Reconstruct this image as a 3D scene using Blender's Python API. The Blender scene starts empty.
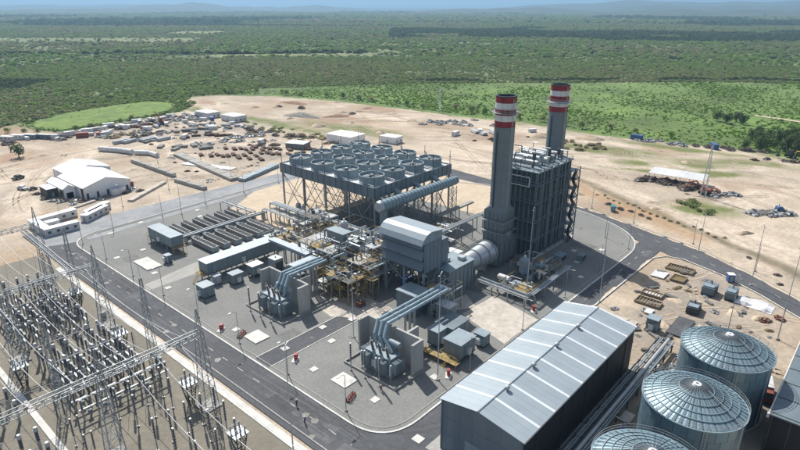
import bpy, math, random
import numpy as np
from mathutils import Vector, Matrix
R = math.radians
random.seed(7)
SC = bpy.context.scene
COL = SC.collection

# ------------------------------------------------------------------ camera, sky, sun, exposure
CAM_H = 80.0
PITCH = math.atan(220.0 / 576.0)
AZ = R(41.6)
cd = bpy.data.cameras.new('camera'); cam = bpy.data.objects.new('camera', cd); COL.objects.link(cam)
cd.sensor_width = 36.0; cd.lens = 36.0 * 576.0 / 800.0
cd.clip_start = 1.0; cd.clip_end = 90000.0
cam.location = (0, 0, CAM_H)
cam.rotation_euler = (math.pi / 2 - PITCH, 0, AZ - math.pi / 2)
SC.camera = cam
SUN_AZ, SUN_EL = R(66.6), R(48.0)
world = bpy.data.worlds.new('World'); SC.world = world; world.use_nodes = True
nt = world.node_tree; nt.nodes.clear()
wo = nt.nodes.new('ShaderNodeOutputWorld'); bg = nt.nodes.new('ShaderNodeBackground'); sky = nt.nodes.new('ShaderNodeTexSky')
sky.sky_type = 'NISHITA'; sky.sun_disc = False; sky.sun_elevation = SUN_EL; sky.sun_rotation = math.pi / 2 - SUN_AZ
sky.altitude = 50; sky.air_density = 1.0; sky.dust_density = 1.8; sky.ozone_density = 3.0
bg.inputs['Strength'].default_value = 0.08
tcw = nt.nodes.new('ShaderNodeTexCoord'); mpw = nt.nodes.new('ShaderNodeMapping'); mpw.inputs['Scale'].default_value = (3, 3, 16)
nzw = nt.nodes.new('ShaderNodeTexNoise'); nzw.inputs['Scale'].default_value = 1.6; nzw.inputs['Detail'].default_value = 7
rpw = nt.nodes.new('ShaderNodeValToRGB'); rpw.color_ramp.elements[0].position = 0.42; rpw.color_ramp.elements[1].position = 0.72; rpw.color_ramp.elements[1].color = (0.6, 0.6, 0.6, 1)
mxw = nt.nodes.new('ShaderNodeMix'); mxw.data_type = 'RGBA'; mxw.inputs[7].default_value = (10.0, 10.4, 10.8, 1)
nt.links.new(tcw.outputs['Generated'], mpw.inputs[0]); nt.links.new(mpw.outputs[0], nzw.inputs['Vector']); nt.links.new(nzw.outputs[0], rpw.inputs[0])
nt.links.new(rpw.outputs[0], mxw.inputs[0]); nt.links.new(sky.outputs[0], mxw.inputs[6]); nt.links.new(mxw.outputs[2], bg.inputs[0]); nt.links.new(bg.outputs[0], wo.inputs[0])
sd = bpy.data.lights.new('sun', 'SUN'); sd.energy = 4.9; sd.angle = R(0.5); sd.color = (1.0, 0.95, 0.87)
sun = bpy.data.objects.new('sun', sd); COL.objects.link(sun)
sun.rotation_euler = (math.pi / 2 - SUN_EL, 0, SUN_AZ + math.pi / 2); sun.location = (60, 200, 300)
SC.view_settings.view_transform = 'Standard'; SC.view_settings.look = 'None'
SC.view_settings.gamma = 1.0; SC.view_settings.use_curve_mapping = False; SC.view_settings.exposure = 0.2
SC.render.engine = 'CYCLES'
SC.cycles.use_denoising = True
SC.cycles.max_bounces = 6; SC.cycles.diffuse_bounces = 3; SC.cycles.glossy_bounces = 3; SC.cycles.volume_bounces = 0
SC.cycles.transparent_max_bounces = 6; SC.cycles.caustics_reflective = False; SC.cycles.caustics_refractive = False

# ------------------------------------------------------------------ materials
MATS = {}
def mat(name, col, rough=0.7, metal=0.0, var=0.25, scale=0.5, col2=None, bump=0.0, bscale=None, inst=0.0, streak=False, spec=0.4, fine=None, wave=None, detail=6.0):
    """Procedural material: base colour broken up by world-space noise (two scales), optional bump, streaks running down, per-object tint."""
    m = bpy.data.materials.new(name); m.use_nodes = True; MATS[name] = m
    t = m.node_tree; n = t.nodes; l = t.links
    b = n['Principled BSDF']
    b.inputs['Roughness'].default_value = rough; b.inputs['Metallic'].default_value = metal
    b.inputs['Specular IOR Level'].default_value = spec
    g = n.new('ShaderNodeNewGeometry'); pos = g.outputs['Position']
    if streak:
        mp = n.new('ShaderNodeMapping'); mp.inputs['Scale'].default_value = (1, 1, 0.12)
        l.new(pos, mp.inputs[0]); pos = mp.outputs[0]
    nz = n.new('ShaderNodeTexNoise'); nz.inputs['Scale'].default_value = scale; nz.inputs['Detail'].default_value = detail
    nz.inputs['Roughness'].default_value = 0.65
    l.new(pos, nz.inputs['Vector'])
    rp = n.new('ShaderNodeValToRGB')
    rp.color_ramp.elements[0].position = 0.3; rp.color_ramp.elements[1].position = 0.7
    c2 = col2 if col2 else tuple(c * (1 - var) for c in col)
    c1 = col if col2 else tuple(min(1, c * (1 + var * 0.5)) for c in col)
    rp.color_ramp.elements[0].color = (*c2, 1); rp.color_ramp.elements[1].color = (*c1, 1)
    l.new(nz.outputs[0], rp.inputs[0]); out = rp.outputs[0]
    if fine:
        n2 = n.new('ShaderNodeTexNoise'); n2.inputs['Scale'].default_value = fine[0]; n2.inputs['Detail'].default_value = 4
        l.new(g.outputs['Position'], n2.inputs['Vector'])
        mr = n.new('ShaderNodeMapRange'); mr.inputs[1].default_value = 0.25; mr.inputs[2].default_value = 0.75
        mr.inputs[3].default_value = 1 - fine[1]; mr.inputs[4].default_value = 1 + fine[1]
        l.new(n2.outputs[0], mr.inputs[0])
        mx = n.new('ShaderNodeMix'); mx.data_type = 'RGBA'; mx.blend_type = 'MULTIPLY'; mx.inputs[0].default_value = 1.0
        l.new(out, mx.inputs[6]); l.new(mr.outputs[0], mx.inputs[7]); out = mx.outputs[2]
    if inst:
        oi = n.new('ShaderNodeObjectInfo'); mr = n.new('ShaderNodeMapRange')
        mr.inputs[3].default_value = 1 - inst; mr.inputs[4].default_value = 1 + inst
        l.new(oi.outputs['Random'], mr.inputs[0])
        mx = n.new('ShaderNodeMix'); mx.data_type = 'RGBA'; mx.blend_type = 'MULTIPLY'; mx.inputs[0].default_value = 1.0
        l.new(out, mx.inputs[6]); l.new(mr.outputs[0], mx.inputs[7]); out = mx.outputs[2]
    l.new(out, b.inputs['Base Color'])
    if bump:
        bz = n.new('ShaderNodeTexNoise'); bz.inputs['Scale'].default_value = bscale or scale * 6; bz.inputs['Detail'].default_value = 4
        l.new(g.outputs['Position'], bz.inputs['Vector'])
        bp = n.new('ShaderNodeBump'); bp.inputs['Strength'].default_value = bump; bp.inputs['Distance'].default_value = 0.2
        l.new(bz.outputs[0], bp.inputs['Height']); l.new(bp.outputs[0], b.inputs['Normal'])
    m.diffuse_color = (*col, 1)
    return m

mat('sand', (0.60, 0.49, 0.37), 0.95, scale=0.035, col2=(0.43, 0.33, 0.235), bump=0.5, bscale=0.9, fine=(0.35, 0.16), detail=9)
mat('pale_sand', (0.62, 0.52, 0.40), 0.95, scale=0.12, col2=(0.50, 0.40, 0.29), bump=0.4, bscale=1.5, fine=(0.6, 0.12))
mat('red_soil', (0.36, 0.24, 0.16), 0.95, scale=0.15, col2=(0.24, 0.15, 0.10), bump=0.5, fine=(0.8, 0.15))
mat('gravel', (0.262, 0.263, 0.252), 0.95, scale=0.06, col2=(0.190, 0.195, 0.188), bump=0.4, bscale=4, fine=(1.6, 0.16), detail=9)
mat('yard_soil', (0.255, 0.232, 0.188), 0.95, scale=0.09, col2=(0.185, 0.170, 0.138), bump=0.5, bscale=3, fine=(0.9, 0.14), detail=9)
mat('asphalt', (0.112, 0.118, 0.128), 0.9, scale=0.10, col2=(0.072, 0.076, 0.085), bump=0.2, bscale=6, fine=(0.8, 0.14), detail=9)
mat('concrete', (0.42, 0.41, 0.38), 0.9, scale=0.18, col2=(0.31, 0.305, 0.29), bump=0.25, fine=(1.3, 0.10), detail=9)
mat('road_concrete', (0.36, 0.37, 0.38), 0.9, scale=0.10, col2=(0.22, 0.23, 0.245), bump=0.25, fine=(0.5, 0.12), detail=9)
mat('white_concrete', (0.66, 0.65, 0.61), 0.85, scale=0.3, var=0.25, fine=(1.5, 0.10))
mat('wall_concrete', (0.44, 0.44, 0.43), 0.85, scale=0.35, var=0.25, streak=True, fine=(1.2, 0.08))
mat('stain', (0.62, 0.575, 0.51), 0.9, scale=0.25, col2=(0.42, 0.385, 0.33), fine=(0.7, 0.15), detail=9)
mat('marking', (0.52, 0.50, 0.44), 0.8, scale=1.5, var=0.45)
mat('grass', (0.165, 0.245, 0.040), 0.9, scale=0.04, col2=(0.085, 0.160, 0.024), bump=0.6, bscale=1.2, fine=(0.12, 0.35), detail=12)
mat('galvanised', (0.36, 0.39, 0.41), 0.5, metal=0.35, scale=0.8, var=0.25)
mat('steel_light', (0.50, 0.53, 0.55), 0.45, metal=0.3, scale=0.7, var=0.2)
mat('steel_dark', (0.075, 0.085, 0.095), 0.6, metal=0.2, scale=0.8, var=0.3)
mat('rusty_steel', (0.16, 0.085, 0.055), 0.8, scale=1.2, col2=(0.09, 0.055, 0.042))
mat('slate_paint', (0.165, 0.210, 0.240), 0.55, scale=0.25, var=0.22, streak=True, fine=(1.0, 0.06))
mat('slate_light', (0.27, 0.34, 0.385), 0.5, scale=0.3, var=0.2, streak=True)
mat('fan_ring', (0.31, 0.39, 0.425), 0.6, scale=0.5, var=0.25, streak=True, inst=0.08)
mat('boiler_casing', (0.066, 0.100, 0.102), 0.6, scale=0.3, var=0.3, streak=True, inst=0.12)
mat('stack_paint', (0.190, 0.220, 0.238), 0.6, scale=0.25, var=0.25, streak=True)
mat('red_paint', (0.30, 0.022, 0.034), 0.6, scale=0.6, var=0.5, streak=True)
mat('white_paint', (0.74, 0.74, 0.74), 0.5, scale=0.6, var=0.3, streak=True)
mat('roof_metal', (0.33, 0.39, 0.435), 0.5, metal=0.15, scale=0.10, var=0.10, fine=(0.35, 0.05), inst=0.03)
mat('roof_light', (0.68, 0.73, 0.77), 0.5, scale=0.4, var=0.1)
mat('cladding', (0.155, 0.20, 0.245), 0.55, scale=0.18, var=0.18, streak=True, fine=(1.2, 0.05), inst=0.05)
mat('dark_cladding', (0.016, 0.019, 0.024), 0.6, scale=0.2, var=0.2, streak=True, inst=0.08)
mat('tank_shell', (0.165, 0.255, 0.305), 0.45, metal=0.35, scale=0.25, var=0.25, streak=True, inst=0.10)
mat('tank_roof', (0.235, 0.335, 0.385), 0.45, metal=0.3, scale=0.4, var=0.22, inst=0.10)
mat('seam', (0.045, 0.065, 0.08), 0.7, scale=1, var=0.2)
mat('yellow_paint', (0.50, 0.36, 0.10), 0.6, scale=0.6, var=0.25)
mat('ochre', (0.36, 0.265, 0.125), 0.8, scale=0.8, var=0.35)
mat('porcelain', (0.15, 0.148, 0.155), 0.55, scale=1.0, var=0.2)
mat('porcelain_grey', (0.30, 0.32, 0.34), 0.3, scale=1.0, var=0.2)
mat('aluminium', (0.62, 0.64, 0.66), 0.5, metal=0.2, scale=1.0, var=0.1)
mat('silver_lagging', (0.50, 0.53, 0.56), 0.4, metal=0.45, scale=0.6, var=0.15)
mat('blue_grey_pipe', (0.31, 0.415, 0.47), 0.45, metal=0.2, scale=0.5, var=0.18)
mat('transformer_paint', (0.36, 0.44, 0.48), 0.5, scale=0.7, var=0.22)
mat('cooler_fin', (0.25, 0.25, 0.25), 0.7, scale=1.5, var=0.3, inst=0.2)
mat('cabinet', (0.215, 0.265, 0.285), 0.55, scale=0.5, var=0.15, streak=True)
mat('white_tarp', (0.84, 0.85, 0.87), 0.7, scale=0.3, var=0.08)
mat('container_white', (0.66, 0.67, 0.68), 0.6, scale=0.5, var=0.18, streak=True, inst=0.1)
mat('container_blue', (0.05, 0.12, 0.28), 0.6, scale=0.5, var=0.2, inst=0.15)
mat('container_rust', (0.26, 0.075, 0.05), 0.65, scale=0.5, var=0.25, inst=0.15)
mat('red_plastic', (0.36, 0.04, 0.045), 0.5, scale=1, var=0.2)
mat('blue_plastic', (0.05, 0.13, 0.34), 0.5, scale=1, var=0.2)
mat('teal_tarp', (0.05, 0.22, 0.24), 0.6, scale=1, var=0.2)
mat('timber', (0.30, 0.235, 0.16), 0.85, scale=1.5, var=0.4, inst=0.2)
mat('dark_scrap', (0.075, 0.068, 0.06), 0.85, scale=1.0, col2=(0.035, 0.034, 0.034), inst=0.3)
mat('grey_scrap', (0.28, 0.275, 0.265), 0.8, scale=0.8, var=0.4, inst=0.3)
mat('rubber', (0.022, 0.022, 0.024), 0.8, scale=2, var=0.2)
mat('glass_dark', (0.03, 0.04, 0.05), 0.12, scale=1, var=0.1, spec=0.6)
mat('car_dark', (0.03, 0.032, 0.038), 0.3, scale=1, var=0.1, spec=0.6)
mat('bark', (0.13, 0.095, 0.065), 0.9, scale=2, var=0.35)
mat('skin', (0.42, 0.25, 0.17), 0.6, scale=3, var=0.1)
mat('cloth_cyan', (0.08, 0.42, 0.50), 0.8, scale=3, var=0.15)
mat('cloth_navy', (0.03, 0.04, 0.08), 0.8, scale=3, var=0.15)
mat('cloth_orange', (0.62, 0.16, 0.04), 0.8, scale=3, var=0.15)
def leaf_mat(name, c1, c2, inst):
    m = mat(name, c1, 0.75, scale=0.35, col2=c2, inst=inst, spec=0.25)
    b = m.node_tree.nodes['Principled BSDF']
    tr = m.node_tree.nodes.new('ShaderNodeBsdfTranslucent'); mx = m.node_tree.nodes.new('ShaderNodeMixShader'); mx.inputs[0].default_value = 0.5
    l = m.node_tree.links; l.new(b.inputs['Base Color'].links[0].from_socket, tr.inputs['Color'])
    l.new(b.outputs[0], mx.inputs[1]); l.new(tr.outputs[0], mx.inputs[2]); l.new(mx.outputs[0], m.node_tree.nodes['Material Output'].inputs['Surface'])
    return m
leaf_mat('leaf_dark', (0.115, 0.165, 0.062), (0.07, 0.11, 0.042), 0.35)
leaf_mat('leaf_scrub', (0.29, 0.355, 0.14), (0.22, 0.275, 0.11), 0.20)
leaf_mat('leaf_dry', (0.38, 0.345, 0.205), (0.27, 0.25, 0.15), 0.28)
leaf_mat('leaf_bright', (0.25, 0.40, 0.075), (0.17, 0.29, 0.06), 0.28)

# ------------------------------------------------------------------ helpers
class MB:
    """Collects shapes; build() links them as one mesh object."""
    def __init__(s): s.v = []; s.f = []
    def add(s, vs, fs):
        o = len(s.v); s.v += [tuple(p) for p in vs]; s.f += [tuple(i + o for i in q) for q in fs]; return s
    def bb(s, x0, x1, y0, y1, z0, z1):
        return s.add([(x0, y0, z0), (x1, y0, z0), (x1, y1, z0), (x0, y1, z0), (x0, y0, z1), (x1, y0, z1), (x1, y1, z1), (x0, y1, z1)],
                     [(0, 3, 2, 1), (4, 5, 6, 7), (0, 1, 5, 4), (1, 2, 6, 5), (2, 3, 7, 6), (3, 0, 4, 7)])
    def box(s, c, d, rz=0.0, rx=0.0):
        M = Matrix.Translation(c) @ Matrix.Rotation(rz, 4, 'Z') @ Matrix.Rotation(rx, 4, 'X')
        x, y, z = d[0] / 2, d[1] / 2, d[2] / 2
        P = [(-x, -y, -z), (x, -y, -z), (x, y, -z), (-x, y, -z), (-x, -y, z), (x, -y, z), (x, y, z), (-x, y, z)]
        return s.add([M @ Vector(p) for p in P], [(0, 3, 2, 1), (4, 5, 6, 7), (0, 1, 5, 4), (1, 2, 6, 5), (2, 3, 7, 6), (3, 0, 4, 7)])
    def tube(s, p, q, r, r2=None, n=8, caps=True):
        p, q = Vector(p), Vector(q); d = q - p
        if d.length < 1e-6: return s
        r2 = r if r2 is None else r2
        a = d.normalized(); u = a.orthogonal().normalized()
        if abs(a.z) < 0.9: u = a.cross(Vector((0, 0, 1))).normalized()
        w = a.cross(u)
        vs = []
        for c, rr in ((p, r), (q, r2)):
            for k in range(n):
                t = 2 * math.pi * (k + 0.5) / n
                vs.append(c + (u * math.cos(t) + w * math.sin(t)) * rr)
        fs = [(k, (k + 1) % n, n + (k + 1) % n, n + k) for k in range(n)]
        if caps: fs += [tuple(range(n - 1, -1, -1)), tuple(range(n, 2 * n))]
        return s.add(vs, fs)
    def pipe(s, pts, r, n=8):
        for a, b in zip(pts[:-1], pts[1:]): s.tube(a, b, r, n=n)
        return s
    def lathe(s, prof, n=16, c=(0, 0), closed=False):
        vs = []; m = len(prof)
        for k in range(n):
            t = 2 * math.pi * k / n
            for (r, z) in prof: vs.append((c[0] + r * math.cos(t), c[1] + r * math.sin(t), z))
        fs = []
        for k in range(n):
            a, b = k * m, ((k + 1) % n) * m
            for j in range(m - 1): fs.append((a + j, b + j, b + j + 1, a + j + 1))
        return s.add(vs, fs)
    def prism(s, pts, z0, z1):
        n = len(pts)
        return s.add([(x, y, z0) for x, y in pts] + [(x, y, z1) for x, y in pts],
                     [tuple(range(n - 1, -1, -1)), tuple(range(n, 2 * n))] + [(k, (k + 1) % n, n + (k + 1) % n, n + k) for k in range(n)])
    def lattice(s, p, q, w0, w1, seg, r=0.06, up=None, n=4):
        """Four chords from p to q (square section w0 -> w1) with zig-zag bracing on every side."""
        p, q = Vector(p), Vector(q); a = (q - p).normalized()
        u = Vector((1, 0, 0)) if abs(a.x) < 0.9 else Vector((0, 1, 0))
        u = (u - a * u.dot(a)).normalized(); w = a.cross(u)
        ring = []
        for k in range(seg + 1):
            t = k / seg; c = p.lerp(q, t); h = (w0 + (w1 - w0) * t) / 2
            ring.append([c + u * (sx * h) + w * (sy * h) for sx, sy in ((-1, -1), (1, -1), (1, 1), (-1, 1))])
        for j in range(4): s.tube(ring[0][j], ring[-1][j], r * 1.35, n=n)
        for k in range(seg):
            for j in range(4):
                j2 = (j + 1) % 4
                a1, b1 = (j, j2) if k % 2 == 0 else (j2, j)
                s.tube(ring[k][a1], ring[k + 1][b1], r * 0.8, n=3, caps=False)
                if k: s.tube(ring[k][j], ring[k][j2], r * 0.7, n=3, caps=False)
        return s
    def mark(s, m):
        """Faces added since the last mark take this material."""
        if not hasattr(s, 'mi'): s.mi = []; s.ml = []
        if m not in s.ml: s.ml.append(m)
        s.mi += [s.ml.index(m)] * (len(s.f) - len(s.mi)); return s
    def build(s, name, m=None, parent=None, smooth=False, loc=None):
        me = bpy.data.meshes.new(name); me.from_pydata(s.v, [], s.f); me.update()
        if hasattr(s, 'mi'):
            for q in s.ml: me.materials.append(MATS[q])
            me.polygons.foreach_set('material_index', s.mi); m = None
        if smooth:
            me.polygons.foreach_set('use_smooth', [True] * len(me.polygons))
            try: me.set_sharp_from_angle(angle=R(35))
            except Exception: pass
        o = bpy.data.objects.new(name, me); COL.objects.link(o)
        if m: me.materials.append(MATS[m])
        if parent: o.parent = parent
        if loc: o.location = loc
        return o
def tag(o, label=None, cat=None, group=None, kind=None):
    if label: o['label'] = label
    if cat: o['category'] = cat
    if group: o['group'] = group
    if kind: o['kind'] = kind
    return o
def thing(name, label, cat, loc=(0, 0, 0), rz=0.0, group=None):
    o = bpy.data.objects.new(name, None); COL.objects.link(o); o.empty_display_size = 0.3
    o.location = loc; o.rotation_euler = (0, 0, rz)
    return tag(o, label, cat, group)
def copy_tree(o, parent=None):
    c = o.copy(); COL.objects.link(c)
    if parent: c.parent = parent
    for ch in list(o.children): copy_tree(ch, c)
    return c
class Proto:
    """Places a thing: the first call moves the thing itself, later calls move copies."""
    def __init__(s, o): s.o = o; s.used = False
    def at(s, loc, rz=0.0, label=None, group=None, scale=None):
        o = copy_tree(s.o) if s.used else s.o
        s.used = True
        o.location = loc; o.rotation_euler = (0, 0, rz)
        if scale is not None: o.scale = scale if isinstance(scale, tuple) else (scale,) * 3
        return tag(o, label, None, group)
def struct(name, mb, m): return tag(mb.build(name, m), kind='structure')
def sheet(pts, z):
    mb = MB(); mb.add([(x, y, z) for x, y in pts], [tuple(range(len(pts)))]); return mb
def rounded(pts, rad, n=8):
    """Polygon with corners rounded; rad per corner."""
    out = []; m = len(pts)
    for i in range(m):
        p = Vector(pts[i]).to_2d(); a = Vector(pts[i - 1]).to_2d(); b = Vector(pts[(i + 1) % m]).to_2d()
        r = rad[i] if isinstance(rad, (list, tuple)) else rad
        if r <= 0: out.append((p.x, p.y)); continue
        d1 = (a - p).normalized(); d2 = (b - p).normalized(); q1 = p + d1 * r; q2 = p + d2 * r
        for k in range(n + 1):
            t = k / n; c = q1 * (1 - t) ** 2 + p * 2 * t * (1 - t) + q2 * t * t
            out.append((c.x, c.y))
    return out
def offset_line(pts, d):
    out = []
    for i, p in enumerate(pts):
        a = Vector(pts[max(i - 1, 0)]); b = Vector(pts[min(i + 1, len(pts) - 1)])
        t = (b - a).normalized(); out.append((p[0] - t.y * d, p[1] + t.x * d))
    return out
def strip(pts, w0, w1, z0, z1):
    """A raised strip (kerb, wall, trench) that follows an open line from offset w0 to offset w1."""
    A = offset_line(pts, w0); B = offset_line(pts, w1); n = len(pts); mb = MB()
    vs = [(x, y, z0) for x, y in A] + [(x, y, z1) for x, y in A] + [(x, y, z1) for x, y in B] + [(x, y, z0) for x, y in B]
    fs = []
    for k in range(n - 1):
        for j in range(3): fs.append((j * n + k, j * n + k + 1, (j + 1) * n + k + 1, (j + 1) * n + k))
    fs += [(0, n, 2 * n, 3 * n), (n - 1, 4 * n - 1, 3 * n - 1, 2 * n - 1)]
    return mb.add(vs, fs)
def rough_line(pts, amp, step=4.0, seed=1):
    """Subdivides a closed outline and jitters it so that the edge is ragged."""
    rg = random.Random(seed); out = []; m = len(pts)
    for i in range(m):
        a = Vector(pts[i]); b = Vector(pts[(i + 1) % m]); k = max(1, int((b - a).length / step))
        for j in range(k):
            p = a.lerp(b, j / k); out.append((p.x + rg.uniform(-amp, amp), p.y + rg.uniform(-amp, amp)))
    return out
def inside(px, py, poly):
    px = np.asarray(px, float); py = np.asarray(py, float); r = np.zeros(px.shape, bool); n = len(poly)
    for i in range(n):
        x0, y0 = poly[i]; x1, y1 = poly[(i + 1) % n]
        if y0 == y1: continue
        c = ((y0 > py) != (y1 > py)) & (px < (x1 - x0) * (py - y0) / (y1 - y0) + x0); r ^= c
    return r
FWD = np.array([math.cos(AZ), math.sin(AZ)]); RGT = np.array([math.sin(AZ), -math.cos(AZ)])

# ------------------------------------------------------------------ the land
mat('asphalt_old', (0.140, 0.145, 0.152), 0.9, scale=0.5, var=0.25, fine=(1.5, .12)); mat('asphalt_new', (0.070, 0.073, 0.080), 0.85, scale=0.5, var=0.25, fine=(1.5, .12))
mat('gravel_pale', (0.285, 0.28, 0.262), 0.95, scale=0.4, var=0.25, fine=(1.8, .15)); mat('gravel_dark', (0.185, 0.187, 0.18), 0.95, scale=0.4, var=0.25, fine=(1.8, .15))
SITE = [(-120, 380), (30, 418), (88, 428), (100, 444), (110, 478), (124, 478), (130, 445), (135, 423), (165, 427), (209, 433), (238, 446), (254, 466), (262, 490), (275, 508), (300, 500), (336, 450),
        (352, 386), (360, 320), (365, 253), (374, 214), (369, 151), (380, 93), (386, 61), (379, 40), (350, 5), (320, -60), (250, -140), (-60, -140), (-160, 60)]
FIELD = [(128, 470), (131, 445), (139, 431), (163, 436), (206, 442), (230, 452), (244, 470), (250, 492), (240, 514), (197, 512), (165, 503), (140, 487)]
def vnoise(x, y, s, seed=0):
    """Smooth value noise, for the broad patches of the plain."""
    x = x / s + seed * 17.3; y = y / s - seed * 9.1
    xi = np.floor(x); yi = np.floor(y); fx = x - xi; fy = y - yi
    fx = fx * fx * (3 - 2 * fx); fy = fy * fy * (3 - 2 * fy)
    h = lambda a, b: np.modf(np.abs(np.sin(a * 127.1 + b * 311.7 + seed * 74.7) * 43758.5453))[0]
    return (h(xi, yi) * (1 - fx) + h(xi + 1, yi) * fx) * (1 - fy) + (h(xi, yi + 1) * (1 - fx) + h(xi + 1, yi + 1) * fx) * fy
def zones(x, y):
    """Shares of the plain's cover at a point: bright meadow, dark wood, pale dry field."""
    f = x * FWD[0] + y * FWD[1]; r = x * RGT[0] + y * RGT[1]
    n1 = vnoise(x, y, 60, 1); n2 = vnoise(x, y, 160, 2); n3 = vnoise(x, y, 420, 3)
    back = 640 + 0.02 * r + 50 * (n2 - 0.5)
    meadow = (np.clip((r + 200) / 110, 0, 1)) * np.clip((back - f) / 25, 0, 1)
    wood = np.zeros_like(f)
    wood = np.maximum(wood, np.clip((r + 120) / 300, 0, 1) * np.clip((f - (1640 - 0.16 * r) - 420 * (vnoise(x, y, 180, 51) - .5)) / 80, 0, 1) * np.clip((2250 - 0.22 * r + 500 * (vnoise(x, y, 220, 52) - .5) - f) / 80, 0, 1))
    wood = np.maximum(wood, (np.abs(f - (1085 + 0.05 * r + 30 * (n2 - .5))) < 16) * (r < -60) * (n1 > 0.22) * 1.0)
    wood = np.maximum(wood, (np.abs(f - (655 + 0.02 * r + 50 * (n2 - .5))) < 9) * (r > 20) * (n1 > 0.25) * 1.0)
    wood = np.maximum(wood, (np.abs(f - 640) < 40) * (r < -395) * (r > -520) * 1.0)
    wood = np.maximum(wood, (f > 2500) * (vnoise(x, y, 900, 5) > 0.62) * 0.8)
    dry = np.zeros_like(f)
    dry = np.maximum(dry, (np.abs(f - (1050 + 0.06 * r)) < 28) * (r < -40) * (r > -330) * 1.0)
    dry = np.maximum(dry, (np.abs(f - 1900) < 110) * (r < -560) * (r > -720) * 0.8)
    dry = np.maximum(dry, (np.abs(f - 1500) < 90) * (r < -500) * 0.45)
    return meadow, wood, dry, n1, n2, n3
radii = [0, 60, 120, 180, 240] + list(np.geomspace(280, 34000, 190))
NA = 420
ang = np.linspace(0, 2 * math.pi, NA, endpoint=False)
vx = [0.0]; vy = [0.0]
for r_ in radii[1:]:
    vx += list(np.cos(ang) * r_); vy += list(np.sin(ang) * r_)
vx = np.array(vx); vy = np.array(vy)
me_, wo_, dr_, n1, n2, n3 = zones(vx, vy)
base = np.array([0.118, 0.150, 0.058])[None] * (0.75 + 0.5 * n2)[:, None] + (n3 - 0.5)[:, None] * np.array([0.04, 0.025, 0.02])
mix = lambda a, c, w: a * (1 - w[:, None]) + np.array(c)[None] * w[:, None]
far_shade = np.clip((np.hypot(vx, vy) - 2300) / 500, 0, 1); base = base * (1 - 0.55 * far_shade)[:, None]  # distant ground colour darkened to include the shadows between the scrub
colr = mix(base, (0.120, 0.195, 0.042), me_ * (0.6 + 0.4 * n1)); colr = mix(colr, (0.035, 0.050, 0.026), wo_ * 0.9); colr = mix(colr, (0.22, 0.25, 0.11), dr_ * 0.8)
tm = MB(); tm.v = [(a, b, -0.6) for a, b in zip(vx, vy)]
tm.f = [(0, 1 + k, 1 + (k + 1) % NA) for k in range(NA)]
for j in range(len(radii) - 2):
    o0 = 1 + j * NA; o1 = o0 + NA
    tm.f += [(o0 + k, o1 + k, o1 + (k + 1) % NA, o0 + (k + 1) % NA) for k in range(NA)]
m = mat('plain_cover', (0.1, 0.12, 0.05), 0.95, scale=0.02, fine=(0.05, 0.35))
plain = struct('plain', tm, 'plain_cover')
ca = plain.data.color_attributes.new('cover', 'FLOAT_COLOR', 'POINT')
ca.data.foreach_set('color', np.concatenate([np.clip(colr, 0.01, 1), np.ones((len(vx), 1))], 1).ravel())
# far hills and mountains, each range a ridge of real height
def ridge(name, dist, a0, a1, h, seed, depth=2500, base_h=0.25, m='hill_cover'):
    n = 90; k = 7; mb = MB(); rg = random.Random(seed)
    ph = [rg.uniform(0, 6.28) for _ in range(6)]
    for i in range(n + 1):
        t = i / n; a = AZ - (a0 + (a1 - a0) * t)
        e = math.sin(math.pi * t) ** 0.6
        top = h * e * (base_h + (1 - base_h) * (0.5 + 0.27 * math.sin(5 * t + ph[0]) + 0.17 * math.sin(13 * t + ph[1]) + 0.08 * math.sin(31 * t + ph[2]) + 0.05 * math.sin(67 * t + ph[3])))
        for j in range(k + 1):
            u = j / k; d = dist + depth * (u - 0.5) + 120 * math.sin(9 * t + j)
            z = top * math.sin(math.pi * u) ** 1.3 * (1 + 0.06 * math.sin(41 * t + 5 * j + ph[4])) - 3
            mb.v.append((math.cos(a) * d, math.sin(a) * d, z))
    for i in range(n):
        for j in range(k):
            q = i * (k + 1) + j; mb.f.append((q, q + 1, q + k + 2, q + k + 1))
    return tag(mb.build(name, m, smooth=True), kind='structure')
mat('hill_cover', (0.065, 0.085, 0.05), 0.95, scale=0.004, var=0.5, detail=8)
ridge('hills', 10500, R(-27), R(-3), 165, 3)
ridge('hills', 6500, R(0), R(19), 72, 5, 1500, 0.5)
ridge('hills', 5600, R(12), R(42), 62, 9, 1300, 0.6)
ridge('hills', 7500, R(-40), R(-8), 62, 4, 1500, 0.6)
ridge('mountains', 10000, R(7), R(52), 235, 12, 2500, 0.45)
ridge('mountains', 7600, R(15), R(46), 120, 8, 1800, 0.5)
ridge('hills', 12500, R(-55), R(-4), 110, 2, 2500)

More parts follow.
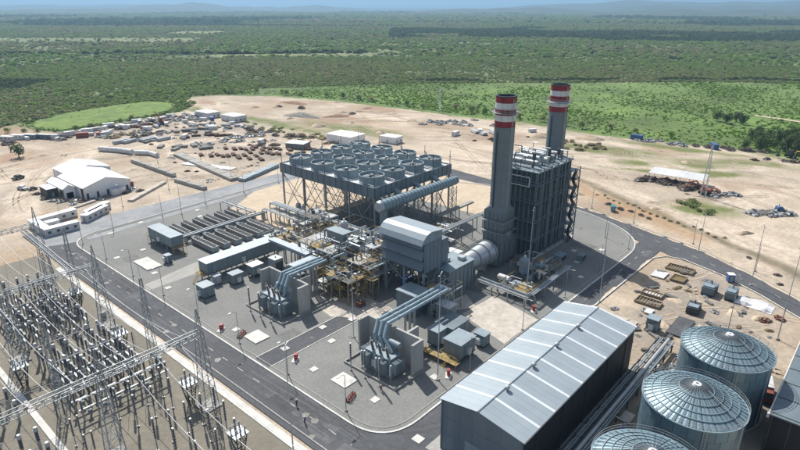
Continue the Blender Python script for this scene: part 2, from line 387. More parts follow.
# building site: sand, with low relief
def relief_sheet(name, poly, z, m, step, amp, seed, scale):
    """A sheet of ground cut to an outline, gently uneven inside."""
    xs = [p[0] for p in poly]; ys = [p[1] for p in poly]
    nx = int((max(xs) - min(xs)) / step) + 2; ny = int((max(ys) - min(ys)) / step) + 2
    gx, gy = np.meshgrid(min(xs) + np.arange(nx) * step, min(ys) + np.arange(ny) * step, indexing='ij')
    rg = np.random.RandomState(seed)
    gx = gx + rg.uniform(-.35, .35, gx.shape) * step; gy = gy + rg.uniform(-.35, .35, gy.shape) * step
    keep = inside(gx.ravel(), gy.ravel(), poly).reshape(gx.shape)
    h = (vnoise(gx, gy, scale, seed) - 0.5) * amp + (vnoise(gx, gy, scale / 3, seed + 1) - 0.5) * amp * 0.4
    idx = -np.ones(gx.shape, int); mb = MB()
    cell = keep[:-1, :-1] & keep[1:, :-1] & keep[1:, 1:] & keep[:-1, 1:]
    used = np.zeros(gx.shape, bool)
    for a, b in ((0, 0), (1, 0), (1, 1), (0, 1)): used[a:a + nx - 1, b:b + ny - 1] |= cell
    idx[used] = np.arange(used.sum())
    mb.v = [tuple(p) for p in np.stack([gx[used], gy[used], z + h[used]], 1)]
    ii, jj = np.nonzero(cell)
    mb.f = [(int(idx[i, j]), int(idx[i + 1, j]), int(idx[i + 1, j + 1]), int(idx[i, j + 1])) for i, j in zip(ii, jj)]
    return tag(mb.build(name, m, smooth=True), kind='structure')
SAND_STEP = 2.2
sand = relief_sheet('sand_ground', SITE, -0.16, 'sand', SAND_STEP, 0.05, 4, 30)
relief_sheet('grass_field', FIELD, -0.02, 'grass', 3.0, 0.05, 2, 20)
G_ = lambda name, pts, z, m, amp=0.8, step=3.0, seed=1: struct(name, sheet(rough_line(pts, amp, step, seed), z), m)
# the site's soils, laid down point by point: driven sand, red earth, weeds, spoil, oily working ground
co = np.empty(len(sand.data.vertices) * 3); sand.data.vertices.foreach_get('co', co); sx_, sy_ = co[0::3], co[1::3]
wig = lambda s, k: (vnoise(sx_, sy_, s, k) - 0.5) * 2
jx = sx_ + 5 * wig(16, 21) + 2.5 * wig(6, 22); jy = sy_ + 5 * wig(16, 23) + 2.5 * wig(6, 24)
soil = np.array([0.520, 0.435, 0.340])[None] * (1 + 0.16 * wig(40, 11) + 0.13 * wig(11, 12) + 0.12 * wig(4.5, 13))[:, None]
def lay(w, c):
    global soil
    w = np.clip(w, 0, 1)[:, None]; soil = soil * (1 - w) + np.array(c)[None] * w
def near_line(pts, w, soft, jit=0.5):
    d = np.full(len(sx_), 1e9); X = sx_ + jit * (jx - sx_); Y = sy_ + jit * (jy - sy_)
    for (ax, ay), (bx, by) in zip(pts[:-1], pts[1:]):
        L2 = (bx - ax) ** 2 + (by - ay) ** 2; t = np.clip(((X - ax) * (bx - ax) + (Y - ay) * (by - ay)) / L2, 0, 1)
        d = np.minimum(d, np.hypot(X - ax - t * (bx - ax), Y - ay - t * (by - ay)))
    return (w / 2 + soft - d) / soft
def blob(cx, cy, rx, ry, soft=0.5, rot=0.0):
    dx, dy = jx - cx, jy - cy; u = dx * math.cos(rot) + dy * math.sin(rot); v = -dx * math.sin(rot) + dy * math.cos(rot)
    return (1 + soft - np.hypot(u / rx, v / ry)) / soft
lay((vnoise(sx_, sy_, 26, 31) - 0.62) * 4 * 0.7, (0.40, 0.30, 0.205))
lay((vnoise(sx_, sy_, 17, 32) - 0.68) * 4 * 0.6, (0.36, 0.30, 0.23))
for cx, cy, rx, ry, rot in [(96, 367, 9, 20, 0.1), (80, 410, 22, 13, 0.2), (115, 455, 12, 24, 0.1), (112, 440, 16, 12, 0), (312, 415, 9, 22, 0.3), (330, 395, 7, 18, .3), (285, 330, 22, 14, 0.9), (300, 305, 26, 8, 1.2), (236, 78, 6, 16, 0.45), (316, 200, 16, 14, 0), (343, 330, 7, 26, 0.1), (270, 470, 8, 16, -.5), (325, 260, 14, 10, 0.4), (295, 60, 10, 26, .3)]:
    lay(blob(cx, cy, rx, ry, 0.7, rot) * (0.15 + 0.6 * vnoise(sx_, sy_, 8, 47)), (0.36, 0.245, 0.165))
for cx, cy, rx, ry, rot in [(165, 405, 55, 13, 0.08), (205, 345, 42, 34, 0.3), (190, 272, 26, 26, 0), (178, 38, 20, 9, 0.3), (150, 40, 18, 7, 0), (84, 282, 26, 24, 0.0), (288, 78, 10, 18, 0), (118, 22, 60, 16, 0.0)]:
    lay(blob(cx, cy, rx, ry, 0.6, rot) * 0.35 * (0.6 + vnoise(sx_, sy_, 7, 35)), (0.31, 0.27, 0.225))
for pts, w in [([(375, 30), (340, 60), (310, 95), (290, 125), (262, 160), (240, 200), (215, 250), (200, 300), (215, 380), (232, 440), (262, 485)], 8), ([(205, -10), (232, 40), (252, 85), (262, 118), (245, 160), (226, 190)], 6),
               ([(330, 0), (300, 40), (262, 50), (240, 60), (228, 52)], 6), ([(60, 260), (90, 330), (120, 345), (165, 340), (200, 330)], 8), ([(150, 262), (158, 300), (168, 350), (190, 400)], 6), ([(330, 95), (345, 130), (350, 200), (340, 260)], 6), ([(260, 20), (280, 40), (330, 110)], 5)]:
    lay(near_line(pts, w, 4, .7) * 0.85, (0.66, 0.565, 0.455))
    for off in (-1.1, 1.1): lay(near_line(offset_line(pts, off * 1.6), 0.9, 1.6, 0.25) * 0.55, (0.36, 0.285, 0.21))
for cx, cy, rx, ry, rot in [(330, 128, 9, 28, 0.15), (334, 78, 8, 15, 0.5), (312, 108, 5, 10, 0.2), (318, 70, 4, 16, .4), (298, 100, 3, 14, .3), (275, 292, 9, 34, 0.1), (250, 350, 7, 52, 0.05), (243, 425, 5, 24, 0), (352, 60, 6, 18, .3), (256, 60, 7, 11, 0.1), (362, 100, 5, 30, .1)]:
    lay(blob(cx, cy, rx, ry, 0.7, rot) * (0.35 + 0.6 * vnoise(sx_, sy_, 6, 41)), (0.165, 0.185, 0.062))
lay(near_line([(266, 122), (246, 86), (226, 50), (219, 32), (205, 10), (190, -12)], 2.4, 3, 0.3) * 0.8, (0.20, 0.165, 0.11))
lay(near_line([(258, 122), (238, 84), (218, 48)], 5, 5, 0.5) * 0.6, (0.40, 0.26, 0.145))
edge = np.clip(near_line(SITE[1:24], 3, 10, 1.0), 0, 1)
lay(edge * (vnoise(sx_, sy_, 9, 44) * 1.3 - 0.25), (0.175, 0.185, 0.068))
ca = sand.data.color_attributes.new('soil', 'FLOAT_COLOR', 'POINT')
ca.data.foreach_set('color', np.concatenate([np.clip(soil, 0.01, 1), np.ones((len(sx_), 1))], 1).ravel())
def use_attr(mname, layer, scale, lo, hi):
    m = MATS[mname]; t = m.node_tree; at = t.nodes.new('ShaderNodeVertexColor'); at.layer_name = layer
    bs = t.nodes['Principled BSDF']
    nz = t.nodes.new('ShaderNodeTexNoise'); nz.inputs['Scale'].default_value = scale; nz.inputs['Detail'].default_value = 8; nz.inputs['Roughness'].default_value = 0.75
    g = t.nodes.new('ShaderNodeNewGeometry'); t.links.new(g.outputs['Position'], nz.inputs['Vector'])
    mr = t.nodes.new('ShaderNodeMapRange'); mr.inputs[1].default_value = 0.3; mr.inputs[2].default_value = 0.7; mr.inputs[3].default_value = lo; mr.inputs[4].default_value = hi
    t.links.new(nz.outputs[0], mr.inputs[0])
    mx = t.nodes.new('ShaderNodeMix'); mx.data_type = 'RGBA'; mx.blend_type = 'MULTIPLY'; mx.inputs[0].default_value = 1.0
    t.links.new(at.outputs[0], mx.inputs[6]); t.links.new(mr.outputs[0], mx.inputs[7]); t.links.new(mx.outputs[2], bs.inputs['Base Color'])
use_attr('sand', 'soil', 0.6, 0.72, 1.22)
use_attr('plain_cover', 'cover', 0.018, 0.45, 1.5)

# wheel ruts pressed into the sand, and loose heaps of spoil
mat('rut', (0.33, 0.262, 0.195), 0.95, scale=0.25, col2=(0.52, 0.435, 0.34), fine=(1.2, .2))
rgr = random.Random(77)
def ruts(x, y, a, L, bend):
    P_ = []; n = int(L / 4)
    for k in range(n): P_.append((x, y)); x += 4 * math.cos(a); y += 4 * math.sin(a); a += bend + rgr.uniform(-.03, .03)
    px_, py_ = [p[0] for p in P_], [p[1] for p in P_]
    if not inside(px_, py_, SITE).all(): return
    if ((np.array(px_) > 50) & (np.array(px_) < 235) & (np.array(py_) > 52) & (np.array(py_) < 240)).any(): return
    for off in (-1.0, 1.0):
        q = offset_line(P_, off); w_ = rgr.uniform(.22, .42); A = offset_line(q, w_); B = offset_line(q, -w_); m_ = MB(); n = len(q)
        m_.v = [(u + rgr.uniform(-.08, .08), v, -0.118) for u, v in A + B]; m_.f = [(k, n + k, n + k + 1, k + 1) for k in range(n - 1)]
        struct('wheel_rut', m_, 'rut')
for _ in range(190):
    if rgr.random() < .5: ruts(rgr.uniform(235, 370), rgr.uniform(0, 430), rgr.choice([1.2, 1.9, 2.2, 4.4, 5.0]) + rgr.uniform(-.3, .3), rgr.uniform(30, 110), rgr.uniform(-.05, .05))
    else: ruts(rgr.uniform(60, 230), rgr.uniform(240, 420), rgr.choice([0, 1.6, 1.2, 3.3]) + rgr.uniform(-.4, .4), rgr.uniform(20, 70), rgr.uniform(-.07, .07))
for _ in range(26): ruts(rgr.uniform(130, 192), rgr.uniform(8, 50), rgr.uniform(0, 6.28), rgr.uniform(14, 34), rgr.uniform(-.12, .12))
mat('spoil_grey', (0.30, 0.29, 0.26), 0.95, scale=0.5, var=0.3, bump=.5, fine=(1.5, .15)); mat('spoil_sand', (0.50, 0.40, 0.29), 0.95, scale=0.3, var=0.25, bump=.5, fine=(1.2, .15))
def spoil(x, y, rx, ry, h, rz, m_, label, group=None):
    mb = MB(); n, k_ = 22, 6; sd_ = rgr.uniform(0, 50)
    for j in range(k_ + 1):
        u = j / k_
        for i in range(n):
            a = 2 * math.pi * i / n; q = 1 + .18 * math.sin(3 * a + sd_) + .10 * math.sin(7 * a + 2 * sd_ + j)
            mb.v.append((rx * (1 - u) * q * math.cos(a), ry * (1 - u) * q * math.sin(a), h * (1 - (1 - u) ** 1.6) * (1 + .15 * math.sin(5 * a + sd_ + 2 * j) * (u < 1)) - .1 * (j == 0)))
    for j in range(k_): mb.f += [(j * n + i, j * n + (i + 1) % n, (j + 1) * n + (i + 1) % n, (j + 1) * n + i) for i in range(n)]
    o = mb.build('spoil_heap', m_, smooth=True); o.location = (x, y, -.15); o.rotation_euler = (0, 0, rz); tag(o, label, 'spoil heap', group)
spoil(283, 352, 7, 17, 2.6, .3, 'spoil_grey', 'long grey gravel heap on the open sand plain behind the weedy bank')
spoil(318, 405, 5, 16, 1.8, .2, 'red_soil', 'low red brown spoil heap on the far sand plain'); spoil(300, 330, 4, 11, 1.6, 1.0, 'red_soil', 'red brown spoil heap behind the white store tents'); spoil(265, 312, 6, 6, 2.2, 0, 'spoil_sand', 'ochre sand heap beside the weedy bank')
spoil(338, 176, 5, 12, 2.4, .4, 'spoil_sand', 'sandy spoil heap among the dry shrubs behind the boiler'); spoil(352, 150, 4, 9, 2.2, .2, 'spoil_sand', 'pale spoil heap at the meadow edge behind the boiler'); spoil(266, 36, 3, 9, 1.6, .5, 'spoil_grey', 'grey spoil heap carrying scrap beyond the open shed')
for k in range(14): spoil(rgr.uniform(262, 352), rgr.uniform(225, 470) * .98, rgr.uniform(2, 4), rgr.uniform(3, 6), rgr.uniform(.6, 1.4), rgr.uniform(0, 3), 'spoil_sand', 'small sand heap on the open plain behind the condenser', 'small sand heaps on the plain')
for k in range(8): spoil(rgr.uniform(236, 340), rgr.uniform(20, 110), rgr.uniform(1.5, 3), rgr.uniform(2, 4), rgr.uniform(.4, 1.0), rgr.uniform(0, 3), 'spoil_sand', 'small sand heap on the ground round the open shed', 'small sand heaps round the shed')
for k in range(9): spoil(rgr.uniform(132, 186), rgr.uniform(12, 50), rgr.uniform(1, 2.4), rgr.uniform(1.5, 3), rgr.uniform(.4, .9), rgr.uniform(0, 3), 'pale_sand', 'small pale sand heap on the excavation lot', 'small sand heaps on the lot')

# plant pad, roads, switchyard
PAD = rounded([(65, 61.6), (203, 61.6), (216, 84), (228, 135), (190, 224), (65, 219.5)], [10, 16, 8, 6, 4, 12], 10)
E_FAR = [(238, 190), (232, 140), (226, 108), (221.5, 87), (215.4, 68), (208, 44.5), (198, 26), (188, 11.5), (176, -6), (160, -28)]
E_NEAR = [(222, 190), (220, 140), (214, 108), (210, 87), (205, 70), (196, 50), (192, 33), (185, 21), (176, 9.5), (164, -6), (148, -28)]
struct('asphalt_road', sheet(E_FAR + E_NEAR[::-1], 0.02), 'asphalt')
road = struct('asphalt_road', sheet([(55, 30), (77, 30), (77, 55.6), (204, 54.6), (207, 66), (204, 63), (72, 66), (70, 75), (70, 190), (66, 236), (55, 236)], 0.024), 'asphalt')
struct('gravel_pad', sheet(PAD, 0.04), 'gravel')
struct('concrete_road', sheet(rough_line([(55.2, 219), (70, 214), (190, 222), (190, 233), (60, 236.5)], 0.4, 4, 3), 0.032), 'road_concrete')
struct('asphalt_lane', sheet([(65.5, 99.6), (98, 99.6), (98, 105), (65.5, 105)], 0.046), 'asphalt')
struct('concrete_lane', sheet(rough_line([(65.5, 158.5), (84, 159), (132, 164), (131, 169), (84, 166.5), (65.5, 163)], 0.25, 3, 5), 0.050), 'concrete')
struct('concrete_apron', sheet(rough_line([(111, 63.2), (127.2, 63.2), (131.7, 79.8), (116.4, 80.2)], 0.3, 3, 5), 0.052), 'stain')
struct('concrete_apron', sheet(rough_line([(91, 106), (98.5, 95), (105, 95), (107, 109), (99, 112), (93, 112)], 0.6, 2, 5), 0.054), 'stain')
struct('concrete_apron', sheet(rough_line([(116, 83), (122, 80.5), (127, 86), (120, 88)], 0.5, 2, 8), 0.056), 'stain')
G_('sand_patch', [(124, 166), (190, 170), (192, 221), (150, 222), (124, 205)], 0.058, 'pale_sand', 0.5, 4, 2)
G_('sand_patch', [(186, 124), (224, 124), (222, 190), (190, 220), (186, 180)], 0.061, 'pale_sand', 0.5, 4, 2)
struct('asphalt_lane', sheet([(70, 213.5), (190, 220.5), (190, 224), (70, 217)], 0.064), 'road_concrete')
struct('switchyard_ground', sheet([(-40, 40), (53, 40), (53, 212), (-40, 214)], 0.012), 'yard_soil')
struct('pavement', strip([(53.2, 30), (53.2, 88), (53.2, 196)], -0.9, 0.9, 0.0, 0.16), 'white_concrete')
struct('kerb', strip([(56.4, 30), (56.4, 196)], -0.14, 0.14, 0.0, 0.16), 'concrete')
struct('concrete_channel', strip([(22.8, 60), (22.8, 196)], -0.62, 0.62, 0.0, 0.22), 'white_concrete')
NP = len(PAD)
struct('kerb', strip(PAD + PAD[:1], -0.42, -0.02, 0.0, 0.19), 'white_concrete')
struct('kerb', strip(PAD + PAD[:1], 1.15, 1.35, 0.0, 0.14), 'concrete')
struct('kerb', strip([(78, 30), (78, 50), (78.5, 54), (81, 55.6), (100, 55.6), (190, 54.2), (194.5, 51.5), (195.6, 46), (191, 33), (184, 21), (175, 9), (160, -10)], -0.2, 0.2, 0.0, 0.17), 'white_concrete')
struct('kerb', strip([(232.5, 140), (226.8, 108), (222, 87), (215.9, 68), (208.5, 44.5), (198.5, 26), (188.5, 11.5), (176.5, -6)], -0.15, 0.25, -0.1, 0.15), 'concrete')
struct('kerb', strip([(98, 99.4), (66, 99.4)], -0.12, 0.12, 0.0, 0.16), 'white_concrete')
struct('kerb', strip([(66, 105.2), (98, 105.2)], -0.12, 0.12, 0.0, 0.16), 'white_concrete')
rgq = random.Random(31)
for k in range(16):
    y = rgq.uniform(45, 225); x = rgq.uniform(57.2, 61.5); w, h_ = rgq.uniform(1.2, 3.2), rgq.uniform(2, 12); struct('asphalt_patch', sheet(rough_line([(x, y), (x + w, y), (x + w, y + h_), (x, y + h_)], .12, 1.2, k), 0.0275 + k * .0002), 'asphalt_old' if k % 3 else 'asphalt_new')
for k in range(14):
    x = rgq.uniform(80, 190); y = rgq.uniform(55.6, 58.6); w, h_ = rgq.uniform(2, 12), rgq.uniform(1.0, 2.2); struct('asphalt_patch', sheet(rough_line([(x, y), (x + w, y), (x + w, y + h_), (x, y + h_)], .12, 1.2, k), 0.0275 + k * .0002), 'asphalt_old' if k % 3 else 'asphalt_new')
for k in range(40):
    x, y = rgq.uniform(67, 200), rgq.uniform(64, 212); w, h_ = rgq.uniform(2, 9), rgq.uniform(2, 9)
    if x > 120 and y > 160: continue
    struct('gravel_patch', sheet(rough_line(rounded([(x, y), (x + w, y), (x + w, y + h_), (x, y + h_)], 1.0, 3), .25, 1.0, k), 0.0405 + k * .0001), ('gravel_pale', 'gravel_dark', 'gravel_dark')[k % 3])
# tyre marks, oil drips and sand blown over the road edges
mat('tyre_mark', (0.055, 0.056, 0.060), 0.85, scale=0.8, col2=(0.10, 0.104, 0.110), fine=(2, .2)); mat('oil', (0.06, 0.058, 0.055), 0.5, scale=1.0, col2=(0.16, 0.155, 0.145), fine=(3, .2))
def ribbon(name, x, y, a, L, bend, w_, z, m_):
    P_ = []
    for k in range(int(L / 2)): P_.append((x, y)); x += 2 * math.cos(a); y += 2 * math.sin(a); a += bend
    for off in (-.85, .85):
        q = offset_line(P_, off); A = offset_line(q, w_); B = offset_line(q, -w_); mb = MB(); n = len(q)
        mb.v = [(u + rgq.uniform(-.03, .03), v, z) for u, v in A + B]; mb.f = [(k, n + k, n + k + 1, k + 1) for k in range(n - 1)]; struct(name, mb, m_)
for k in range(22): ribbon('tyre_mark', rgq.uniform(58, 63.5), rgq.uniform(60, 200), rgq.choice([1.57, -1.57]) + rgq.uniform(-.03, .03), rgq.uniform(10, 34), rgq.uniform(-.004, .004), .13, 0.0313 + k * .0002, 'tyre_mark' if k % 3 else 'asphalt_old')
for k in range(18): ribbon('tyre_mark', rgq.uniform(85, 150), rgq.uniform(56.9, 60), rgq.uniform(-.02, .02), rgq.uniform(10, 34), 0, .13, 0.0313 + k * .0002, 'tyre_mark' if k % 3 else 'asphalt_old')
for k in range(6): ribbon('tyre_mark', 61 + .6 * k, 84 - k, -1.5, 30, .055 + .004 * k, .12, 0.0358 + k * .0002, 'tyre_mark')
for k in range(34):
    x, y = (rgq.uniform(57, 64), rgq.uniform(60, 220)) if k % 2 else (rgq.uniform(68, 110), rgq.uniform(66, 150)); r_ = rgq.uniform(.25, .9)
    struct('oil_stain', sheet([(x + r_ * rgq.uniform(.6, 1.2) * math.cos(t_ / 10 * 6.283), y + r_ * rgq.uniform(.6, 1.2) * math.sin(t_ / 10 * 6.283)) for t_ in range(10)], (.0375 if k % 2 else .058) + k * .0002), 'oil')
for k in range(40):
    u = rgq.random(); i_ = int(u * (len(E_FAR) - 3)) + 1; (ax, ay), (bx, by) = E_FAR[i_], E_FAR[i_ + 1]; t_ = rgq.random(); x, y = ax + (bx - ax) * t_, ay + (by - ay) * t_; L = rgq.uniform(2, 6); d_ = math.atan2(by - ay, bx - ax)
    struct('blown_sand', sheet([(x + (L * math.cos(q / 12 * 6.283) * math.cos(d_) - rgq.uniform(.5, 1.3) * math.sin(q / 12 * 6.283) * math.sin(d_)) * 1.0, y + L * math.cos(q / 12 * 6.283) * math.sin(d_) + rgq.uniform(.5, 1.3) * math.sin(q / 12 * 6.283) * math.cos(d_)) for q in range(12)], 0.0225 + k * .0003), 'pale_sand')
for k in range(30):
    x = rgq.uniform(100, 190); y = 55.7 - (x - 100) * .0155; L = rgq.uniform(1, 4)
    struct('blown_sand', sheet([(x + L * math.cos(q / 12 * 6.283), y + .2 + rgq.uniform(.2, .75) * math.sin(q / 12 * 6.283)) for q in range(12)], 0.0375 + k * .0002), 'pale_sand')
# worn lane marks, each a dash painted on the road
dash = MB().bb(-0.09, 0.09, -1.1, 1.1, 0, 0.006)
d0 = dash.build('lane_dash', 'marking')
def add_dash(x, y, rz):
    global d0
    o = d0.copy(); COL.objects.link(o); o.parent = road; o.location = (x, y, 0.028); o.rotation_euler = (0, 0, rz)
for k in range(28): add_dash(60.6, 40 + k * 6.4, 0)
for k in range(18): add_dash(84 + k * 6.4, 58.6, R(90))
mid = [((a[0] + b[0]) / 2, (a[1] + b[1]) / 2) for a, b in zip([(221.5, 87), (215.4, 68), (208, 44.5), (198, 26), (188, 11.5)], [(210, 87), (205, 70), (196, 50), (188, 30), (180, 15)])]
for (ax, ay), (bx, by) in zip(mid[:-1], mid[1:]):
    L = math.hypot(bx - ax, by - ay)
    for k in range(int(L / 6)):
        t_ = (k + 0.5) / int(L / 6); add_dash(ax + (bx - ax) * t_, ay + (by - ay) * t_, math.atan2(by - ay, bx - ax) - math.pi / 2)
bpy.data.objects.remove(d0)

# ------------------------------------------------------------------ vegetation
def bush_mesh(name, seed, n, size, flat=0.75, m='leaf_scrub', rad=1.0):
    """Leaf clumps spread through an uneven crown of about unit radius."""
    rg = random.Random(seed); mb = MB(); lob = [(rg.uniform(-.45, .45), rg.uniform(-.45, .45), rg.uniform(0.25, .8), rg.uniform(.38, .65)) for _ in range(6)]
    for _ in range(n):
        c = rg.choice(lob); d = Vector((rg.gauss(0, 1), rg.gauss(0, 1), rg.gauss(0.25, 0.9))).normalized()
        p = Vector((c[0], c[1], c[2])) + d * c[3] * rg.uniform(0.65, 1.05); p.z = max(0.04, p.z * flat)
        nn = (d + Vector((rg.gauss(0, .5), rg.gauss(0, .5), rg.gauss(0.3, .5)))).normalized()
        u = nn.orthogonal().normalized(); u = Matrix.Rotation(rg.uniform(0, 6.28), 3, nn) @ u; w = nn.cross(u)
        s = size * rg.uniform(0.6, 1.4)
        mb.add([p - u * s, p - w * s * rg.uniform(.5, 1) + nn * s * .25, p + u * s * rg.uniform(.7, 1.2), p + w * s * rg.uniform(.5, 1) + nn * s * .2], [(0, 1, 2), (0, 2, 3)])
    me = bpy.data.meshes.new(name); me.from_pydata(mb.v, [], mb.f); me.update(); me.materials.append(MATS[m]); return me
lib = bpy.data.collections.new('shrub_kinds')
kinds = [('leaf_scrub', 11), ('leaf_scrub', 12), ('leaf_dry', 13), ('leaf_dark', 14), ('leaf_bright', 15), ('leaf_bright', 16)]
for i, (mm, sd_) in enumerate(kinds):
    o = bpy.data.objects.new('shrub_%s' % 'abcdef'[i], bush_mesh('shrub_kind', sd_, 95, 0.2, m=mm)); lib.objects.link(o)
ng = bpy.data.node_groups.new('scatter', 'GeometryNodeTree')
ng.interface.new_socket('Geometry', in_out='INPUT', socket_type='NodeSocketGeometry'); ng.interface.new_socket('Geometry', in_out='OUTPUT', socket_type='NodeSocketGeometry')
gi = ng.nodes.new('NodeGroupInput'); go = ng.nodes.new('NodeGroupOutput'); ip = ng.nodes.new('GeometryNodeInstanceOnPoints'); ci = ng.nodes.new('GeometryNodeCollectionInfo')
ci.inputs['Collection'].default_value = lib; ci.inputs['Separate Children'].default_value = True; ci.inputs['Reset Children'].default_value = True
ip.inputs['Pick Instance'].default_value = True
def na(nm, ty):
    q = ng.nodes.new('GeometryNodeInputNamedAttribute'); q.data_type = ty; q.inputs['Name'].default_value = nm; return q.outputs['Attribute']
ng.links.new(gi.outputs[0], ip.inputs['Points']); ng.links.new(ci.outputs[0], ip.inputs['Instance'])
ng.links.new(na('kind_index', 'INT'), ip.inputs['Instance Index']); ng.links.new(na('size', 'FLOAT_VECTOR'), ip.inputs['Scale'])
ng.links.new(na('turn', 'FLOAT_VECTOR'), ip.inputs['Rotation']); ng.links.new(ip.outputs[0], go.inputs[0])
def scatter(name, x, y, kind, sc, label, cat):
    n = len(x); me = bpy.data.meshes.new(name); me.vertices.add(n)
    me.vertices.foreach_set('co', np.stack([x, y, np.full(n, -0.65)], 1).ravel())
    a = me.attributes.new('kind_index', 'INT', 'POINT'); a.data.foreach_set('value', kind.astype(np.int32))
    rg = np.random.RandomState(len(x))
    a = me.attributes.new('size', 'FLOAT_VECTOR', 'POINT'); a.data.foreach_set('vector', np.stack([sc * rg.uniform(.85, 1.2, n), sc * rg.uniform(.85, 1.2, n), sc * rg.uniform(.45, .95, n)], 1).ravel())
    a = me.attributes.new('turn', 'FLOAT_VECTOR', 'POINT'); a.data.foreach_set('vector', np.stack([np.zeros(n), np.zeros(n), rg.uniform(0, 6.28, n)], 1).ravel())
    o = bpy.data.objects.new(name, me); COL.objects.link(o)
    md = o.modifiers.new('scatter', 'NODES'); md.node_group = ng
    return tag(o, label, cat, kind='stuff')
rg = np.random.RandomState(5)
def ring_points(r0, r1, n, a0=-44, a1=44):
    a = AZ - np.radians(rg.uniform(a0, a1, n)); r = np.sqrt(rg.uniform(r0 * r0, r1 * r1, n)); return r * np.cos(a), r * np.sin(a), r
SITE_BIG = [(x + (8 if x > 100 else 0), y + (6 if y > 300 else 0)) for x, y in SITE]
FIELD_BIG = FIELD
for (r0, r1, n, s0, s1) in ((330, 1000, 125000, 0.8, 3.3), (1000, 3000, 100000, 2.2, 7.0), (3000, 7000, 42000, 8.0, 18.0)):
    x, y, r = ring_points(r0, r1, n)
    ok = ~inside(x, y, SITE_BIG) & ~inside(x, y, FIELD_BIG)
    x, y, r = x[ok], y[ok], r[ok]; me_, wo_, dr_, n1, n2, n3 = zones(x, y)
    u = rg.uniform(0, 1, len(x))
    cl = vnoise(x, y, 70, 7) * .6 + vnoise(x, y, 24, 17) * .4; dens = np.clip((cl - .16) * 3.4, 0.28, 1); dens = np.where(me_ > 0.5, np.clip(1.5 * vnoise(x, y, 50, 8) - .25, .1, 1), dens); dens = np.where(dr_ > 0.4, 0.06, dens); dens = np.where(wo_ > 0.3, 1.0, dens)
    k = u < dens; x, y, r, me_, wo_, n2, n1 = x[k], y[k], r[k], me_[k], wo_[k], n2[k], n1[k]
    u = rg.uniform(0, 1, len(x))
    kind = np.where(u < 0.30, 0, np.where(u < 0.58, 1, np.where(u < 0.58 + 0.30 * np.clip(1.6 * vnoise(x, y, 220, 9) - .3, 0, 1), 2, np.where(u < 0.93, 4, 3))))
    kind = np.where((me_ > 0.4) & (u < 0.97), np.where(u < 0.45, 4, 5), kind); kind = np.where(wo_ > 0.3, 3, kind)
    sc = (s0 + (s1 - s0) * rg.beta(1.3, 2.2, len(x))) * np.where(me_ > 0.4, 0.55, 1.0) * np.where(wo_ > 0.3, 1.35, 1.0) * (0.8 + 0.4 * n1)
    scatter('scrub', x, y, kind, sc, 'dense grey green scrub covering the plain' if r0 < 900 else 'hazy scrubland stretching away from the plant' if r0 < 2000 else 'faint blue scrubland below the far hills', 'scrub')

struct('dirt_road', strip([(520, 92), (512, 60), (500, 20), (480, -40)], -2.5, 2.5, -.5, -.25), 'pale_sand')
# single trees along the edge of the site, and shrubs on it
def make_tree(name, seed, h, w, m, label):
    rgt = random.Random(seed); t = thing(name, label, 'tree')
    tr = MB(); tr.tube((0, 0, -0.6), (0.1, 0.05, h * 0.45), h * 0.035, h * 0.02, n=7)
    for k in range(5):
        a = k * 1.26 + rgt.uniform(-.3, .3); tr.tube((0.1 * k / 5, 0.05, h * (0.22 + 0.05 * k)), (math.cos(a) * w * 0.6, math.sin(a) * w * 0.6, h * rgt.uniform(.5, .78)), h * 0.016, h * 0.006, n=5)
    tr.build('trunk', 'bark', t)
    me = bush_mesh('crown', seed, 420, 0.105, flat=1.0, m=m)
    c = bpy.data.objects.new('crown', me); COL.objects.link(c); c.parent = t; c.location = (0, 0, h * 0.18); c.scale = (w, w, h * 0.62)
    return Proto(t)
T1 = make_tree('spreading_tree', 21, 8.5, 4.6, 'leaf_dark', 'dark spreading tree'); T2 = make_tree('bushy_tree', 22, 6.5, 4.0, 'leaf_scrub', 'grey green bushy tree'); T3 = make_tree('dry_tree', 23, 6.0, 3.4, 'leaf_dry', 'dry tree')
T4 = make_tree('leafy_tree', 24, 7.0, 4.4, 'leaf_bright', 'leafy tree')
T1.at((94.4, 371, 0), 0.3, 'dark round tree standing alone in the red soil patch beyond the white tent')
S_EDGE = [(300, 512), (318, 486), (345, 442), (362, 380), (369, 318), (375, 255), (383, 210), (378, 150), (392, 92)]
for i in range(26):
    f = i / 26 * (len(S_EDGE) - 1); j = int(f); a, b = S_EDGE[j], S_EDGE[j + 1]; q = f - j
    p = (a[0] + (b[0] - a[0]) * q + random.uniform(2, 18), a[1] + (b[1] - a[1]) * q + random.uniform(2, 10), -0.6)
    (T2, T4, T2, T3)[i % 4].at(p, random.uniform(0, 6), ('grey green bushy tree at the edge of the scrub beside the sand', 'bright leafy tree at the edge of the scrub beside the sand', 'grey green bushy tree at the edge of the scrub beside the sand', 'dry straw coloured tree at the edge of the scrub beside the sand')[i % 4], 'trees along the edge of the scrub', random.uniform(.55, .95))
for i, (x, y, s) in enumerate([(395, 62, 1.15), (402, 50, 1.3), (392, 44, 1.2), (408, 66, 1.1), (398, 34, 1.25), (388, 28, 1.05), (412, 46, 1.3), (405, 28, 1.2), (385, 18, 1.1), (400, 14, 1.2), (420, 58, 1.1), (395, 0, 1.2), (415, 14, 1.1), (410, 2, 1.2)] + [(random.uniform(388, 450), random.uniform(-25, 75), random.uniform(.5, .95)) for _ in range(34)]):
    T1.at((x, y, -0.6), i * 0.9, 'dark thick tree in the clump bordering the sand behind the site lattice mast', 'dark trees clumped by the sand', s)
for i, (x, y) in enumerate([(118, 440), (124, 434), (145, 425), (101, 432), (190, 437), (112, 452)]):
    T2.at((x, y, -0.3), i, 'small bush by the near edge of the bright green field', 'bushes by the green field', 0.6)
